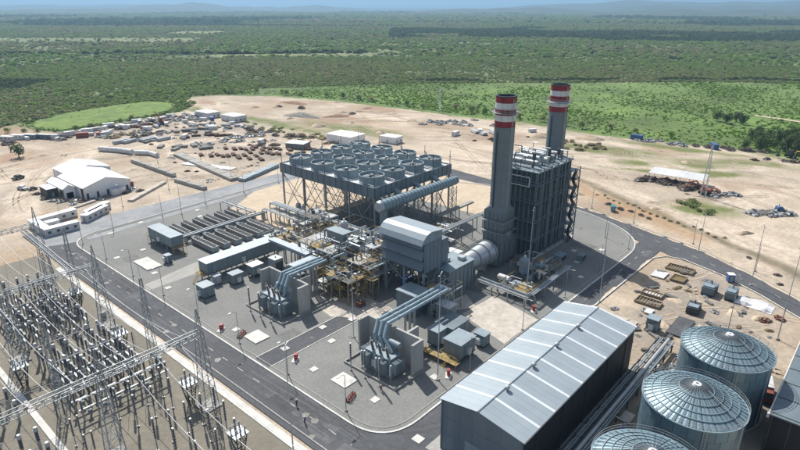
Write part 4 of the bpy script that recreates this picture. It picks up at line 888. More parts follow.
# ------------------------------------------------------------------ generator transformers
def transformer_bay(ox, oy, n_tube_len, where, tube_dx=22.0):
    """Bay origin: front kerb corner; y runs along the road. Transformer, walls, arresters, bus ducts."""
    bw = thing('blast_wall', 'grey concrete blast walls round the transformer ' + where, 'wall')
    for nm, b in (('back_wall', (9.6, 10.2, 0.6, 17.2, 8.4)), ('side_wall', (6.4, 10.2, 0.0, 0.6, 8.4)), ('side_wall', (6.6, 10.2, 17.2, 17.8, 8.4)), ('rear_wall', (10.2, 15.0, 5.4, 6.0, 7.6))):
        MB().bb(ox + b[0], ox + b[1], oy + b[2], oy + b[3], 0.05, b[4]).build(nm, 'wall_concrete', bw)
    kb = MB()
    for (a, b, c, e) in ((0, 9.6, -.5, -.25), (0, 9.6, 15.9, 16.15), (0, .25, -.25, 15.9)): kb.bb(ox + a, ox + b, oy + c, oy + e, 0.05, .55)
    kb.build('bund_kerb', 'concrete', bw)
    t = thing('power_transformer', 'blue grey power transformer with radiators and bushings ' + where, 'transformer', (ox + 4.6, oy + 7.8, 0.05))
    MB().bb(-1.6, 1.9, -3.8, 3.8, .5, 4.4).build('tank', 'transformer_paint', t); MB().bb(-1.75, 2.05, -3.95, 3.95, 4.4, 4.6).build('lid', 'slate_light', t)
    for k in range(6): MB().bb(-1.75, -1.603, -3.4 + 1.25 * k, -3.3 + 1.25 * k, .6, 4.3).build('tank_rib', 'slate_paint', t)
    MB().bb(-2.0, 2.3, -4.4, 4.4, 0, .5).build('plinth', 'concrete', t)
    for (x, y, rz) in ((-.8, -4.9, 0), (1.0, -4.9, 0), (-.8, 4.9, 0), (1.0, 4.9, 0), (-2.6, -2.6, 1.57), (-2.6, 2.6, 1.57)):
        r_ = MB()
        for k in range(7): r_.box((x, y, 2.6), (0.06, 1.5, 2.9)) if False else r_.add(*boxvf((x + (k - 3) * .22 * math.cos(rz), y + (k - 3) * .22 * math.sin(rz), 2.6), (0.07, 1.5, 3.0), rz))
        r_.build('radiator', 'slate_light', t)
    MB().tube((2.2, -3.6, 6.4), (2.2, 2.2, 6.4), .75, n=16).build('conservator', 'slate_light', t, smooth=True)
    MB().bb(2.0, 2.4, -2.6, -2.4, 4.6, 5.8).bb(2.0, 2.4, 1.0, 1.2, 4.6, 5.8).build('conservator_stand', 'slate_paint', t)
    for y in (-2.4, 0, 2.4):
        b = MB(); b.tube((-.6, y, 4.6), (-1.3, y, 7.4), .22, .12, n=8)
        for k in range(7): 
            u = (k + .6) / 7.6; c = Vector((-.6, y, 4.6)).lerp(Vector((-1.3, y, 7.4)), u); e = Vector((-.7, 0, 2.8)).normalized() * .06
            b.tube(c - e, c + e, .36, n=10)
        b.build('bushing', 'porcelain', t); MB().tube((-1.3, y, 7.4), (-1.4, y, 7.9), .07, n=6).build('terminal', 'aluminium', t)
    for (x, y) in ((-1.9, 1), (-1.9, -1.2)): MB().bb(x - .3, x + .2, y - .5, y + .5, 1.0, 2.8).build('control_box', 'white_paint', t)
    for k, y in enumerate((6.3, 7.8, 9.3)):
        bd = thing('bus_duct', 'pale blue tubular bus duct leading to the transformer ' + where, 'duct', (0, 0, 0), 0, 'bus ducts of the transformer ' + where)
        yy = oy + y + 3.2 * (1 if tube_dx > 20 else 0)
        MB().pipe([(ox + 5.4, oy + 5.4 + 2.4 * k, 4.7), (ox + 6.0, yy - 1.0, 7.2), (ox + 8.2, yy, 9.6), (ox + 10, yy, 9.6)], .42, 12).build('sloping_tube', 'blue_grey_pipe', bd, smooth=True)
        MB().tube((ox + 10, yy, 9.6), (ox + tube_dx + 10, yy, 9.6), .42, n=12).build('tube', 'blue_grey_pipe', bd, smooth=True)
        for q in range(int(tube_dx / 5)): MB().tube((ox + 12 + q * 5, yy, 9.6), (ox + 12.4 + q * 5, yy, 9.6), .52, n=12).build('collar', 'slate_light', bd)
        MB().bb(ox + 18, ox + 18.3, yy - .3, yy + .3, 0.05, 9.2).build('support', 'galvanised', bd)
    for k in range(3):
        arrester.at((ox - 1.0, oy + 3.4 + 4.6 * k, 0.05), 0, 'dark post arrester in front of the transformer ' + where, 'arresters of the transformer ' + where)
    for k in range(3):
        arrester2.at((ox + 1.4, oy + 2.2 + 4.6 * k, 0.05), 0, 'short grey post insulator inside the kerb of the transformer ' + where, 'post insulators of the transformer ' + where)
def boxvf(c, d_, rz):
    m_ = MB().box(c, d_, rz); return m_.v, m_.f
def insulator(mb_, x, y, z0, z1, r=.13, n=7, sheds=7):
    mb_.tube((x, y, z0), (x, y, z1), r, n=n)
    for k in range(sheds):
        z = z0 + (z1 - z0) * (k + .6) / (sheds + .2); mb_.tube((x, y, z - .05), (x, y, z + .05), r * 2.0, r * 1.3, n=n)
    return mb_
def make_post(name, cat, h0, h1, m, cap='aluminium'):
    t = thing(name, 'post', cat); MB().bb(-.22, .22, -.22, .22, 0, .3).tube((0, 0, .3), (0, 0, h0), .13, n=6).build('pedestal', 'galvanised', t)
    insulator(MB(), 0, 0, h0, h1, .16).build('insulator', m, t); MB().tube((0, 0, h1), (0, 0, h1 + .25), .2, n=8).build('cap', cap, t)
    return Proto(t)
arrester = make_post('surge_arrester', 'arrester', 2.6, 7.2, 'porcelain'); arrester2 = make_post('post_insulator', 'insulator', 2.0, 4.6, 'porcelain_grey')
transformer_bay(78.6, 71.6, 22, 'nearest the big warehouse', 22)
transformer_bay(79.4, 112.9, 12, 'nearest the steam turbine', 12)

# ------------------------------------------------------------------ lamp posts and masts
def make_mast(name, h, label, heads):
    t = thing(name, label, 'mast'); MB().tube((0, 0, 0), (0, 0, h), .14, .06, n=8).build('shaft', 'steel_light', t); MB().bb(-.4, .4, -.4, .4, -.05, .25).build('footing', 'concrete', t)
    for k in range(heads):
        a = k * 2 * math.pi / heads; MB().tube((0, 0, h - .5), (.9 * math.cos(a), .9 * math.sin(a), h - .3), .05, n=4).box((1.1 * math.cos(a), 1.1 * math.sin(a), h - .3), (.45, .25, .12), a).build('lamp_head', 'galvanised', t)
    return t
mastA = Proto(make_mast('lighting_mast', 25.0, 'mast', 2))
for (x, y, h, lab) in [(88.2, 66.8, 27, 'tall thin grey mast in front of the electrical cabinets by the warehouse road'), (88.1, 94.2, 21, 'tall thin grey mast beside the short lane between the transformers'), (130.6, 68.8, 30, 'very tall mast standing on the pipe run before the boiler'),
                       (189.2, 24.7, 19.5, 'grey mast standing by the road kerb beyond the blue hut'), (159.6, 12.3, 25, 'tall mast standing in the sand behind the round tanks'), (148.5, 55.0, 17, 'grey mast at the warehouse side of the road near its far end'), (177.5, 66.0, 13, 'grey mast on the pad in the boiler shadow'),
                       (52.0, 73.5, 24, 'tall mast standing on the white pavement of the switchyard'), (206.5, 44.5, 14, 'slim mast beside the curved road opposite the excavations'), (106.5, 214, 17, 'slim mast on the north kerb by the coolers'), (136, 20, 24, 'tall slim mast between round tank and parked red truck')]:
    mastA.at((x, y, 0.05), 0.4, lab, None, (1.0, 1.0, h / 25.0))
def make_lamp():
    t = thing('street_lamp', 'lamp', 'street lamp'); MB().tube((0, 0, 0), (0, 0, 9.0), .11, .06, n=7).build('pole', 'galvanised', t); MB().bb(-.28, .28, -.28, .28, -.03, .3).build('footing', 'concrete', t)
    MB().pipe([(0, 0, 8.9), (.5, 0, 9.3), (1.5, 0, 9.4)], .05, 5).build('arm', 'galvanised', t); MB().box((1.8, 0, 9.38), (.75, .3, .14)).build('lamp_head', 'steel_light', t)
    return Proto(t)
lamp = make_lamp()
for k in range(8): lamp.at((66.8, 74.5 + 19.5 * k, 0.05), math.pi, 'grey street lamp on the pad kerb facing the switchyard', 'street lamps along the switchyard road')
for k in range(6): lamp.at((80 + 20 * k, 216.5 + 0.9 * k, 0.05), R(90), 'grey street lamp along the concrete road behind the coolers', 'street lamps behind the coolers')
for k in range(5): lamp.at((96 + 24 * k, 63.4, 0.05), R(-90), 'grey street lamp on the pad kerb facing the warehouse', 'street lamps along the warehouse road')
for k, (x, y) in enumerate([(224, 92), (218, 72), (211, 48), (200, 26), (191, 12)]): lamp.at((x + 1.5, y, -0.05), R(150), 'grey street lamp on the sand side of the curved road', 'street lamps along the curved road')
for k, (x, y) in enumerate([(197, 74), (202, 92), (196, 108)]): lamp.at((x, y, 0.05), R(20), 'grey street lamp on the rounded pad corner beyond the boiler', 'street lamps on the pad corner')
for k, (x, y) in enumerate([(70, 240), (95, 242), (120, 250), (150, 245), (140, 300)]): lamp.at((x, y, -0.2), R(100), 'thin lamp pole standing in the sand near the long low walls', 'lamp poles in the storage yard')

# concrete covers and small fittings on the pad
def slab(x, y, sx, sy, h, label, group=None, m='white_concrete'):
    o = MB().bb(-sx / 2, sx / 2, -sy / 2, sy / 2, 0, h).build('concrete_slab', m); o.location = (x, y, 0.045); return tag(o, label, 'slab', group)
slab(74.1, 177.3, 5.0, 10.2, .35, 'large bright concrete slab on the gravel by the raised electrical house')
slab(73.8, 82.6, 4.0, 4.8, .2, 'bright square concrete slab before the arresters of the near transformer')
slab(71.5, 112.8, 4.4, 5.2, .25, 'pale grey concrete slab before the arresters of the turbine side transformer')
for x, y in [(77.9, 214.2), (90.8, 217.0), (69.6, 190), (78.7, 190), (113.4, 213.7), (72.3, 169), (70.1, 156), (72, 91), (73.5, 72.5), (70, 120), (73, 103), (86, 103.8), (94, 101), (83, 97), (88.5, 71.0 - 3), (110, 206), (170, 72), (178, 77), (185, 70), (190, 84), (160, 66)]:
    slab(x, y, 1.8, 1.6, .12, 'small pale concrete pit cover set in the gravel pad', 'pit covers on the pad')
slab(70.5, 57.8, 1.9, 2.0, .06, 'white concrete manhole cover on the road by the warehouse corner')
def make_hydrant():
    t = thing('fire_hydrant', 'h', 'hydrant'); MB().tube((0, 0, 0), (0, 0, 1.5), .17, n=8).lathe([(0, 1.75), (.2, 1.65), (.22, 1.5)], 8).build('barrel', 'red_plastic', t)
    MB().tube((-.45, 0, 1.0), (.45, 0, 1.0), .11, n=8).tube((0, -.45, 1.0), (0, 0, 1.0), .11, n=8).build('outlet', 'red_plastic', t); MB().bb(.5, 1.5, -.35, .35, 0, 1.45).build('hose_cabinet', 'red_plastic', t); MB().bb(-.7, 1.7, -.7, .7, 0, .12).build('base', 'white_concrete', t)
    return Proto(t)
hyd = make_hydrant()
for x, y, l in [(71.2, 97.0, 'red fire hydrant with hose box near the lane between transformers'), (66.9, 122.5, 'red fire hydrant with hose box by the switchyard road kerb'), (90.6, 65.6, 'red fire hydrant with hose box beside the tall mast near the warehouse'), (130.5, 66, 'red fire hydrant with hose box at the concrete apron')]: hyd.at((x, y, .05), .6, l)
def skid(x, y, rz, label):
    t = thing('pipe_skid', label, 'pipe skid', (x, y, .05), rz); MB().bb(-1.6, 1.6, -.5, .5, 0, .2).build('base', 'rusty_steel', t)
    for yy in (-.3, .3): MB().pipe([(-1.4, yy, .2), (-1.4, yy, .8), (1.4, yy, .8), (1.4, yy, .2)], .1, 6).build('pipe', 'red_plastic' if yy < 0 else 'rusty_steel', t)
    for xx in (-.6, .5): MB().tube((xx, -.3, .8), (xx, -.3, 1.25), .05, n=5).lathe([(.25, 1.25), (.28, 1.3), (.25, 1.35)], 8, (xx, -.3)).build('valve_wheel', 'red_plastic', t)
skid(70.4, 76.8, .3, 'red valve skid lying on the gravel by the near kerb curve'); skid(69.4, 116.5, .4, 'red brown valve skid on the gravel by the switchyard road')

# ------------------------------------------------------------------ electrical houses and cabinets
def ehouse(x0, x1, y0, y1, z0, z1, label, name='electrical_house', stair=True, legs=True, wall='cabinet', roof='slate_light'):
    t = thing(name, label, 'electrical house', ((x0 + x1) / 2, (y0 + y1) / 2, .05)); hx, hy = (x1 - x0) / 2, (y1 - y0) / 2
    MB().bb(-hx, hx, -hy, hy, z0, z1).build('wall', wall, t); MB().bb(-hx - .2, hx + .2, -hy - .2, hy + .2, z1, z1 + .18).build('roof', roof, t); MB().bb(-hx - .1, hx + .1, -hy - .1, hy + .1, z0 - .25, z0 - .003).build('base_frame', 'steel_dark', t)
    nx, ny = max(2, int(hx * 2 / 4) + 1), max(2, int(hy * 2 / 4) + 1)
    if legs:
        for i in range(nx):
            for j in range(ny):
                x = -hx + .3 + (2 * hx - .6) * i / (nx - 1); y = -hy + .3 + (2 * hy - .6) * j / (ny - 1); MB().bb(x - .14, x + .14, y - .14, y + .14, 0, z0 - .25).build('leg', 'galvanised', t)
    for k in range(max(2, int(hy / 1.6))):
        y = -hy + (k + .5) * 2 * hy / max(2, int(hy / 1.6)); MB().bb(-hx - .04, -hx - .003, y - .04, y + .04, z0, z1).build('panel_joint', 'slate_paint', t)
    for k in range(max(2, int(hx / 1.6))):
        x = -hx + (k + .5) * 2 * hx / max(2, int(hx / 1.6)); MB().bb(x - .04, x + .04, -hy - .04, -hy - .003, z0, z1).build('panel_joint', 'slate_paint', t)
    if hx > hy: dr = MB().bb(-hx + 2, -hx + 3, -hy - .06, -hy - .003, z0 + .1, z0 + 2.2)
    else: dr = MB().bb(-hx - .06, -hx - .003, hy - 3, hy - 2, z0 + .1, z0 + 2.2)
    dr.build('door', 'slate_light', t)
    ac = MB().bb(-hx - .75, -hx - .05, -.6, .6, z0 + .4, z0 + 1.9) if hy >= hx else MB().bb(-.6, .6, -hy - .75, -hy - .05, z0 + .4, z0 + 1.9)
    ac.build('air_conditioner', 'container_white', t)
    if stair:
        for s_ in ((1,) if hx > hy else (1, -1)):
            pl = MB(); 
            if hx > hy: pl.bb(-hx - 1.6, -hx - .1, -hy, hy, z0 - .2, z0)
            else: pl.bb(-hx, hx, s_ * hy + (.1 if s_ > 0 else -1.6), s_ * hy + (1.6 if s_ > 0 else -.1), z0 - .2, z0)
            pl.build('landing', 'ochre', t)
            st = MB(); fr = MB(); nst = 7
            for k in range(nst):
                u = k / nst
                if hx > hy: st.bb(-hx - 2.0 - u * 2.2, -hx - 1.7 - u * 2.2, -.6, .6, z0 * (1 - u) - .25, z0 * (1 - u) - .15)
                else: st.bb(-.6, .6, s_ * (hy + 1.7 + u * 2.2) - .15, s_ * (hy + 1.7 + u * 2.2) + .15, z0 * (1 - u) - .25, z0 * (1 - u) - .15)
            st.build('stair_flight', 'ochre', t)['kind'] = 'stuff'
            if hx > hy:
                fr.pipe([(-hx - 1.6, -hy, z0), (-hx - 1.6, -hy, z0 + 1.1), (-hx - 1.6, hy, z0 + 1.1), (-hx - .1, hy, z0 + 1.1)], .05, 4); fr.pipe([(-hx - 1.6, -.6, z0 + 1.1), (-hx - 4, -.6, 1.1), (-hx - 4, -.6, 0)], .05, 4)
            else:
                fr.pipe([(-hx, s_ * hy, z0 + 1.1), (-hx, s_ * (hy + 1.6), z0 + 1.1), (hx, s_ * (hy + 1.6), z0 + 1.1), (hx, s_ * (hy + 1.6), 0)], .05, 4); fr.pipe([(-.6, s_ * (hy + 1.6), z0 + 1.1), (-.6, s_ * (hy + 4), 1.1), (-.6, s_ * (hy + 4), 0)], .05, 4); fr.tube((-hx, s_ * (hy + 1.6), 0), (-hx, s_ * (hy + 1.6), z0 + 1.1), .05, n=4)
            fr.build('handrail', 'yellow_paint', t)
    return t
ehouse(83.6, 88.0, 178.4, 194.8, 2.5, 6.0, 'raised grey electrical house with ochre stairs on the gravel beside coolers')
ehouse(80.4, 106.0, 150.4, 155.2, 2.5, 6.0, 'very long raised grey electrical house with pale flat roof along the coolers', roof='roof_metal')
ehouse(73.5, 77.0, 141.2, 145.3, .3, 3.5, 'small blue grey cabinet house standing alone near the switchyard road', stair=False, legs=False, roof='slate_light')
ehouse(90.8, 94.8, 141.8, 145.0, 1.2, 4.0, 'small electrical cabinet with bright white roof beside the long house', stair=False, roof='white_paint')
ehouse(84.2, 87.8, 142.6, 145.4, .3, 3.2, 'slate cabinet beside the white roofed cabinet', stair=False, legs=False)
ehouse(80.5, 82.5, 146.6, 148.6, .3, 2.8, 'tiny white cabinet at the end of the long electrical house', stair=False, legs=False, wall='container_white')
ehouse(78.6, 80.3, 172.6, 174.6, .3, 2.6, 'small dark cabinet between raised electrical house and concrete slab', stair=False, legs=False, wall='slate_paint')
ehouse(96.6, 102.6, 66.6, 71.6, 1.2, 4.9, 'grey switchgear house with pale flat roof by the tall mast', stair=True, wall='cabinet')
ehouse(97.8, 101.2, 74.4, 77.6, 1.0, 4.7, 'squarish grey switchgear cabinet with pale roof behind the switchgear house', stair=False)
ehouse(102.6, 109.6, 73.4, 79.4, .6, 3.9, 'low slate roofed equipment house behind the grey switchgear', stair=False, roof='slate_paint')
ehouse(108.6, 112.0, 79.2, 83.4, .6, 5.2, 'upright grey house with white roof beside the bus support tower', stair=False, roof='container_white')
ehouse(106.0, 108.6, 66.2, 69.2, .3, 3.2, 'small pale grey cabinet at the edge of the concrete apron', stair=False, legs=False)
# yellow platform and hand railed steps round the switchgear
pf = thing('steel_platform', 'yellow railed platform with steps round the grey switchgear houses', 'platform', (94.6, 70, .05))
MB().bb(-.9, .9, -4.2, 8.2, 1.1, 1.25).build('deck', 'ochre', pf)
for y in (-4, -1, 2, 5, 8): MB().bb(-.8, -.65, y - .08, y + .08, 0, 1.1).build('leg', 'yellow_paint', pf)
for z in (1.8, 2.3): MB().tube((-.85, -4.2, z), (-.85, 8.2, z), .05, n=4).build('rail', 'yellow_paint', pf)
for y in range(-4, 9, 2): MB().tube((-.85, y, 1.2), (-.85, y, 2.3), .05, n=4).build('rail_post', 'yellow_paint', pf)

# ------------------------------------------------------------------ fin fan coolers
def make_cooler(L):
    t = thing('dry_cooler', 'c', 'cooler'); 
    MB().bb(-1.25, 1.25, -L / 2, L / 2, .7, 2.3).build('coil_bank', 'cooler_fin', t)
    MB().bb(-1.35, 1.35, -L / 2 - .1, L / 2 + .1, .55, .697).build('frame', 'galvanised', t)
    for s_ in (-1, 1): MB().bb(-1.3, 1.3, s_ * L / 2 - (.25 if s_ < 0 else 0), s_ * L / 2 + (.25 if s_ > 0 else 0), .6, 2.4).build('header_box', 'slate_light', t)
    n = int(L / 1.7)
    for k in range(n):
        y = -L / 2 + (k + .5) * L / n; f = MB().lathe([(.72, 2.3), (.72, 2.55), (.64, 2.55), (.64, 2.35), (0, 2.33)], 14, (0, y)).build('fan_shroud', 'cooler_fin', t); MB().box((0, y, 2.42), (1.1, .14, .05)).box((0, y, 2.42), (.14, 1.1, .05)).build('fan_blades', 'seam', f)
    for s_ in (-1, 0, 1): MB().bb(-1.2, -1.05, s_ * L * .42 - .08, s_ * L * .42 + .08, 0, .55).bb(1.05, 1.2, s_ * L * .42 - .08, s_ * L * .42 + .08, 0, .55).build('leg', 'galvanised', t)
    return Proto(t)
ck = make_cooler(13.6)
for k in range(6): ck.at((94.2 + 4.65 * k, 175.2, .05), 0, 'long dark finned cooler in the row facing the long electrical house', 'front row of dry coolers')
for k in range(6): ck.at((95.2 + 4.75 * k, 194.0, .05), 0, 'long dark finned cooler in the row facing the concrete road', 'rear row of dry coolers', (1, .84, 1))
for k in range(6):
    slab(96.5 + 4.65 * k, 174.2, 1.6, 13.0, .06, 'white concrete strip between two dark dry coolers', 'concrete strips between the coolers')
hp = thing('header_pipe', 'grey header pipes running between the two rows of dry coolers', 'pipe')
for y, z in ((184.2, 2.6), (185.6, 2.6)): MB().tube((91, y, z), (127, y, z), .42, n=12).build('pipe', 'galvanised', hp, smooth=True)
for k in range(8): MB().bb(92 + 4.8 * k, 92.3 + 4.8 * k, 183.6, 186.2, .05, 2.2).build('support', 'galvanised', hp)
for k in range(6): MB().pipe([(94.2 + 4.65 * k, 182.2, 1.8), (94.2 + 4.65 * k, 184.2, 2.6)], .16, 6).build('branch', 'silver_lagging', hp)

# ------------------------------------------------------------------ pipe racks
def pipe_rack(p, q, w, levels, pipes, label, post_step=6.0, mats=('silver_lagging', 'galvanised', 'blue_grey_pipe', 'steel_light'), seed=1, hpost=None, beam='galvanised'):
    p = Vector(p); q = Vector(q); L = (q - p).length; a = (q - p).normalized(); rz = math.atan2(a.y, a.x); rgp = random.Random(seed)
    t = thing('pipe_rack', label, 'pipe rack', (p.x, p.y, .05), rz); n = max(2, int(L / post_step) + 1); top = max(levels)
    for k in range(n):
        x = L * k / (n - 1)
        for s_ in (-1, 1): MB().bb(x - .14, x + .14, s_ * w / 2 - .14, s_ * w / 2 + .14, 0, top).build('post', beam, t)
        for z in levels: MB().bb(x - .12, x + .12, -w / 2 + .14, w / 2 - .14, z - .3, z - .02).build('cross_beam', beam, t)
    for z in levels:
        for k in range(pipes):
            y = -w / 2 + .35 + (w - .7) * k / max(1, pipes - 1); r_ = rgp.choice([.11, .16, .22, .3]); r_ = min(r_, (w - .7) / max(1, pipes - 1) * .45)
            MB().tube((-.4, y, z + r_), (L + .4, y, z + r_), r_, n=8).build('pipe', rgp.choice(mats), t, smooth=True)
    return t
pipe_rack((128.9, 146, 0), (128.9, 182, 0), 3.2, (4.2, 6.4), 5, 'two level pipe rack running from steam turbine past the condenser legs', 6, seed=2)
pipe_rack((124.6, 160, 0), (124.6, 182, 0), 2.0, (5.0,), 3, 'narrow pipe rack at the end of the dry coolers', 5.5, seed=3)
pipe_rack((121.5, 186.5, 0), (121.5, 206, 0), 3.6, (3.4,), 4, 'low pipe rack behind the rear row of coolers', 5, seed=4)
pipe_rack((104.2, 145, 0), (104.2, 130.8, 0), 2.4, (6.2,), 3, 'covered cable bridge posts beside the white tarpaulin', 5, seed=5)
pipe_rack((133.0, 86.0, 0), (132.4, 69.4, 0), 3.0, (2.4,), 4, 'low pipe rack crossing before the boiler beside the concrete apron', 5.5, seed=6, mats=('silver_lagging', 'steel_light', 'slate_light'))
pipe_rack((133.6, 68.8, 0), (158, 69.6, 0), 2.2, (3.2,), 4, 'pipe rack running along the pad edge in the boiler shade', 6, seed=7, mats=('silver_lagging', 'steel_light', 'slate_light'))
pipe_rack((143.5, 104, 0), (143.5, 110.6, 0), 2.4, (7.0,), 3, 'short high pipe rack turning behind the ventilation boxes', 6, seed=8, mats=('white_paint', 'silver_lagging'))
pipe_rack((144.5, 111.8, 0), (171, 111.8, 0), 2.6, (7.0,), 3, 'high silver pipe rack running behind the chimney casing', 6, seed=9, mats=('white_paint', 'silver_lagging', 'steel_light'))
pipe_rack((127, 110, 0), (127, 144, 0), 3.0, (5.5, 8.5), 5, 'tall pipe rack between steam turbine and condenser', 5.6, seed=10, beam='ochre')
pipe_rack((107, 107.8, 0), (126, 107.8, 0), 2.4, (5.0, 8.0), 4, 'pipe rack between filter house and steam turbine', 5, seed=11)
def covered(x0, x1, y0, y1, z, label, m='roof_metal'):
    t = thing('cable_bridge', label, 'cable bridge'); MB().bb(x0, x1, y0, y1, z, z + .7).build('tray_cover', m, t)
    lx = x1 - x0 > y1 - y0
    for k in range(4):
        u = (k + .5) / 4; x, y = ((x0 + (x1 - x0) * u, (y0 + y1) / 2) if lx else ((x0 + x1) / 2, y0 + (y1 - y0) * u)); MB().bb(x - .15, x + .15, y - .15, y + .15, .05, z).build('post', 'galvanised', t)
covered(102.9, 105.5, 130.4, 149.6, 7.0, 'pale covered cable bridge from the long electrical house to the turbine'); covered(94.0, 103.0, 125.4, 127.8, 7.6, 'short pale covered bus bridge behind the turbine side transformer')
covered(164, 187, 125.6, 129.0 - 1.4, 4.4, 'low pale roofed walkway beside the condenser duct', 'concrete')

# ------------------------------------------------------------------ steam turbine block
st = thing('steam_turbine_deck', 'open steel and concrete steam turbine deck crowded with pipes', 'turbine deck')
TX0, TX1, TY0, TY1, TZ = 106.5, 125.0, 110.5, 139.0, 9.0
for i in range(4):
    for j in range(6):
        x = TX0 + .4 + (TX1 - TX0 - .8) * i / 3; y = TY0 + .4 + (TY1 - TY0 - .8) * j / 5; MB().bb(x - .3, x + .3, y - .3, y + .3, .05, TZ - .4).build('column', 'wall_concrete' if (i + j) % 2 else 'ochre', st)
for i in range(3):
    for j in range(5):
        if (i, j) in ((0, 1), (2, 3)): continue
        MB().bb(TX0 + (TX1 - TX0) * i / 3 + .03, TX0 + (TX1 - TX0) * (i + 1) / 3 - .03, TY0 + (TY1 - TY0) * j / 5 + .03, TY0 + (TY1 - TY0) * (j + 1) / 5 - .03, TZ - .4, TZ).build('deck_panel', ('wall_concrete', 'slate_light', 'galvanised', 'ochre')[(i * 2 + j) % 4], st)
for z in (4.4,):
    for j in (0, 2, 4): MB().bb(TX0 + .2, TX1 - .2, TY0 + (TY1 - TY0) * j / 5, TY0 + (TY1 - TY0) * j / 5 + 3, z, z + .2).build('mezzanine', 'galvanised', st)
rl = MB()
for z in (.55, 1.1): rl.pipe([(TX0, TY0, TZ + z), (TX0, TY1, TZ + z), (TX1, TY1, TZ + z), (TX1, TY0, TZ + z), (TX0, TY0, TZ + z)], .05, 4)
for k in range(15): rl.tube((TX0, TY0 + 2 * k, TZ), (TX0, TY0 + 2 * k, TZ + 1.1), .05, n=4)
for k in range(10): rl.tube((TX0 + 2 * k, TY0, TZ), (TX0 + 2 * k, TY0, TZ + 1.1), .05, n=4)
rl.build('handrail', 'yellow_paint', st)
tb = thing('steam_turbine', 'rounded grey steam turbine casing on the pipe crowded deck', 'turbine', (115.5, 124.5, TZ))
hood = MB()
for k in range(13): pass
def halfround(y0, y1, r0, r1, cx=0.0, n=12):
    m_ = MB(); vs = []
    for (y, r_) in ((y0, r0), (y1, r1)):
        for k in range(n + 1): a = math.pi * k / n; vs.append((cx + r_ * math.cos(a), y, r_ * math.sin(a)))
    f_ = [(k, k + 1, n + 2 + k, n + 1 + k) for k in range(n)] + [tuple(range(n, -1, -1)), tuple(range(n + 1, 2 * n + 2))]
    return m_.add(vs, f_)
halfround(-10, -5.5, 1.4, 1.7).build('high_pressure_casing', 'silver_lagging', tb, smooth=True); halfround(-5.4, -1.0, 2.4, 2.7).build('low_pressure_casing', 'slate_light', tb, smooth=True); halfround(-.9, .2, 1.0, 1.0).build('coupling', 'yellow_paint', tb, smooth=True)
MB().bb(-1.9, 1.9, .3, 8.0, 0, 3.4).build('generator_housing', 'cabinet', tb); MB().bb(-2.0, 2.0, .2, 8.1, 3.4, 3.6).build('generator_roof', 'slate_light', tb)
rgp = random.Random(9)
for k in range(120):
    x, y = rgp.uniform(TX0 - 2, TX1 + 1), rgp.uniform(TY0 - 1, TY1 + 1); z0, z1 = rgp.uniform(.1, 5), rgp.uniform(6, 12.5); q = rgp.choice([(5, 0), (-5, 0), (0, 6), (0, -6), (2, 0)])
    MB().pipe([(x, y, z0), (x, y, z1), (x + q[0], y + q[1], z1), (x + q[0], y + q[1], z1 - 2.5)], rgp.choice([.08, .12, .18, .25, .34]), 7).build('pipe', rgp.choice(['silver_lagging', 'steel_light', 'galvanised', 'galvanised', 'blue_grey_pipe', 'ochre', 'steel_dark', 'slate_light']), st, smooth=True)
def vessel(x, y, r_, h, label, m='silver_lagging', z=.05, cap='white_paint'):
    t = thing('upright_vessel', label, 'vessel', (x, y, z)); MB().lathe([(r_, .8), (r_, h), (r_ * .7, h + r_ * .35), (0, h + r_ * .45)], 18).build('shell', m, t, smooth=True)
    for k in range(4): a = k * 1.57 + .78; MB().tube((r_ * .8 * math.cos(a), r_ * .8 * math.sin(a), 0), (r_ * .8 * math.cos(a), r_ * .8 * math.sin(a), 1.2), .12, n=5).build('leg', 'galvanised', t)
    MB().tube((0, 0, h + r_ * .3), (0, 0, h + r_ * .45 + .8), r_ * .25, n=8).build('nozzle', cap, t)
    rl_ = MB().lathe([(r_ + .5, h - 1.2), (r_ + .55, h - 1.2), (r_ + .55, h - 1.1), (r_ + .5, h - 1.1)], 14); rl_.build('railing', 'yellow_paint', t)
vessel(120.4, 131.6, 1.1, 4.2, 'white capped upright vessel on the steam turbine deck', 'container_white', TZ); vessel(133.6, 172, 1.0, 7.0, 'first of two silver upright drums before the condenser legs'); vessel(133.6, 169, 1.0, 6.4, 'shorter of two silver upright drums before the condenser legs')
vessel(146.2, 78.5, 1.5, 7.0, 'grey upright vessel with railing before the boiler', 'slate_light'); vessel(151.5, 75.5, 1.2, 4.2, 'low grey upright vessel in the boiler shadow', 'slate_light')
def drum(x, y, L, r_, rz, label, m='white_paint', z=1.6):
    t = thing('horizontal_drum', label, 'drum', (x, y, .05), rz); MB().tube((-L / 2, 0, z), (L / 2, 0, z), r_, n=18).lathe([(0, 0)], 3).build('shell', m, t, smooth=True)
    for s_ in (-1, 1): MB().tube((s_ * L / 2, 0, z), (s_ * (L / 2 + r_ * .4), 0, z), r_, r_ * .5, n=18).build('dished_end', m, t, smooth=True); MB().bb(s_ * L * .3 - .2, s_ * L * .3 + .2, -r_ * .8, r_ * .8, 0, z - r_ * .6).build('saddle', 'galvanised', t)
drum(140.6, 82.0, 3.6, 1.0, R(-90), 'bright white horizontal drum lying before the boiler'); drum(104.5, 116.5, 6, 1.1, R(90), 'silver horizontal drum under the steam turbine deck edge', 'silver_lagging')
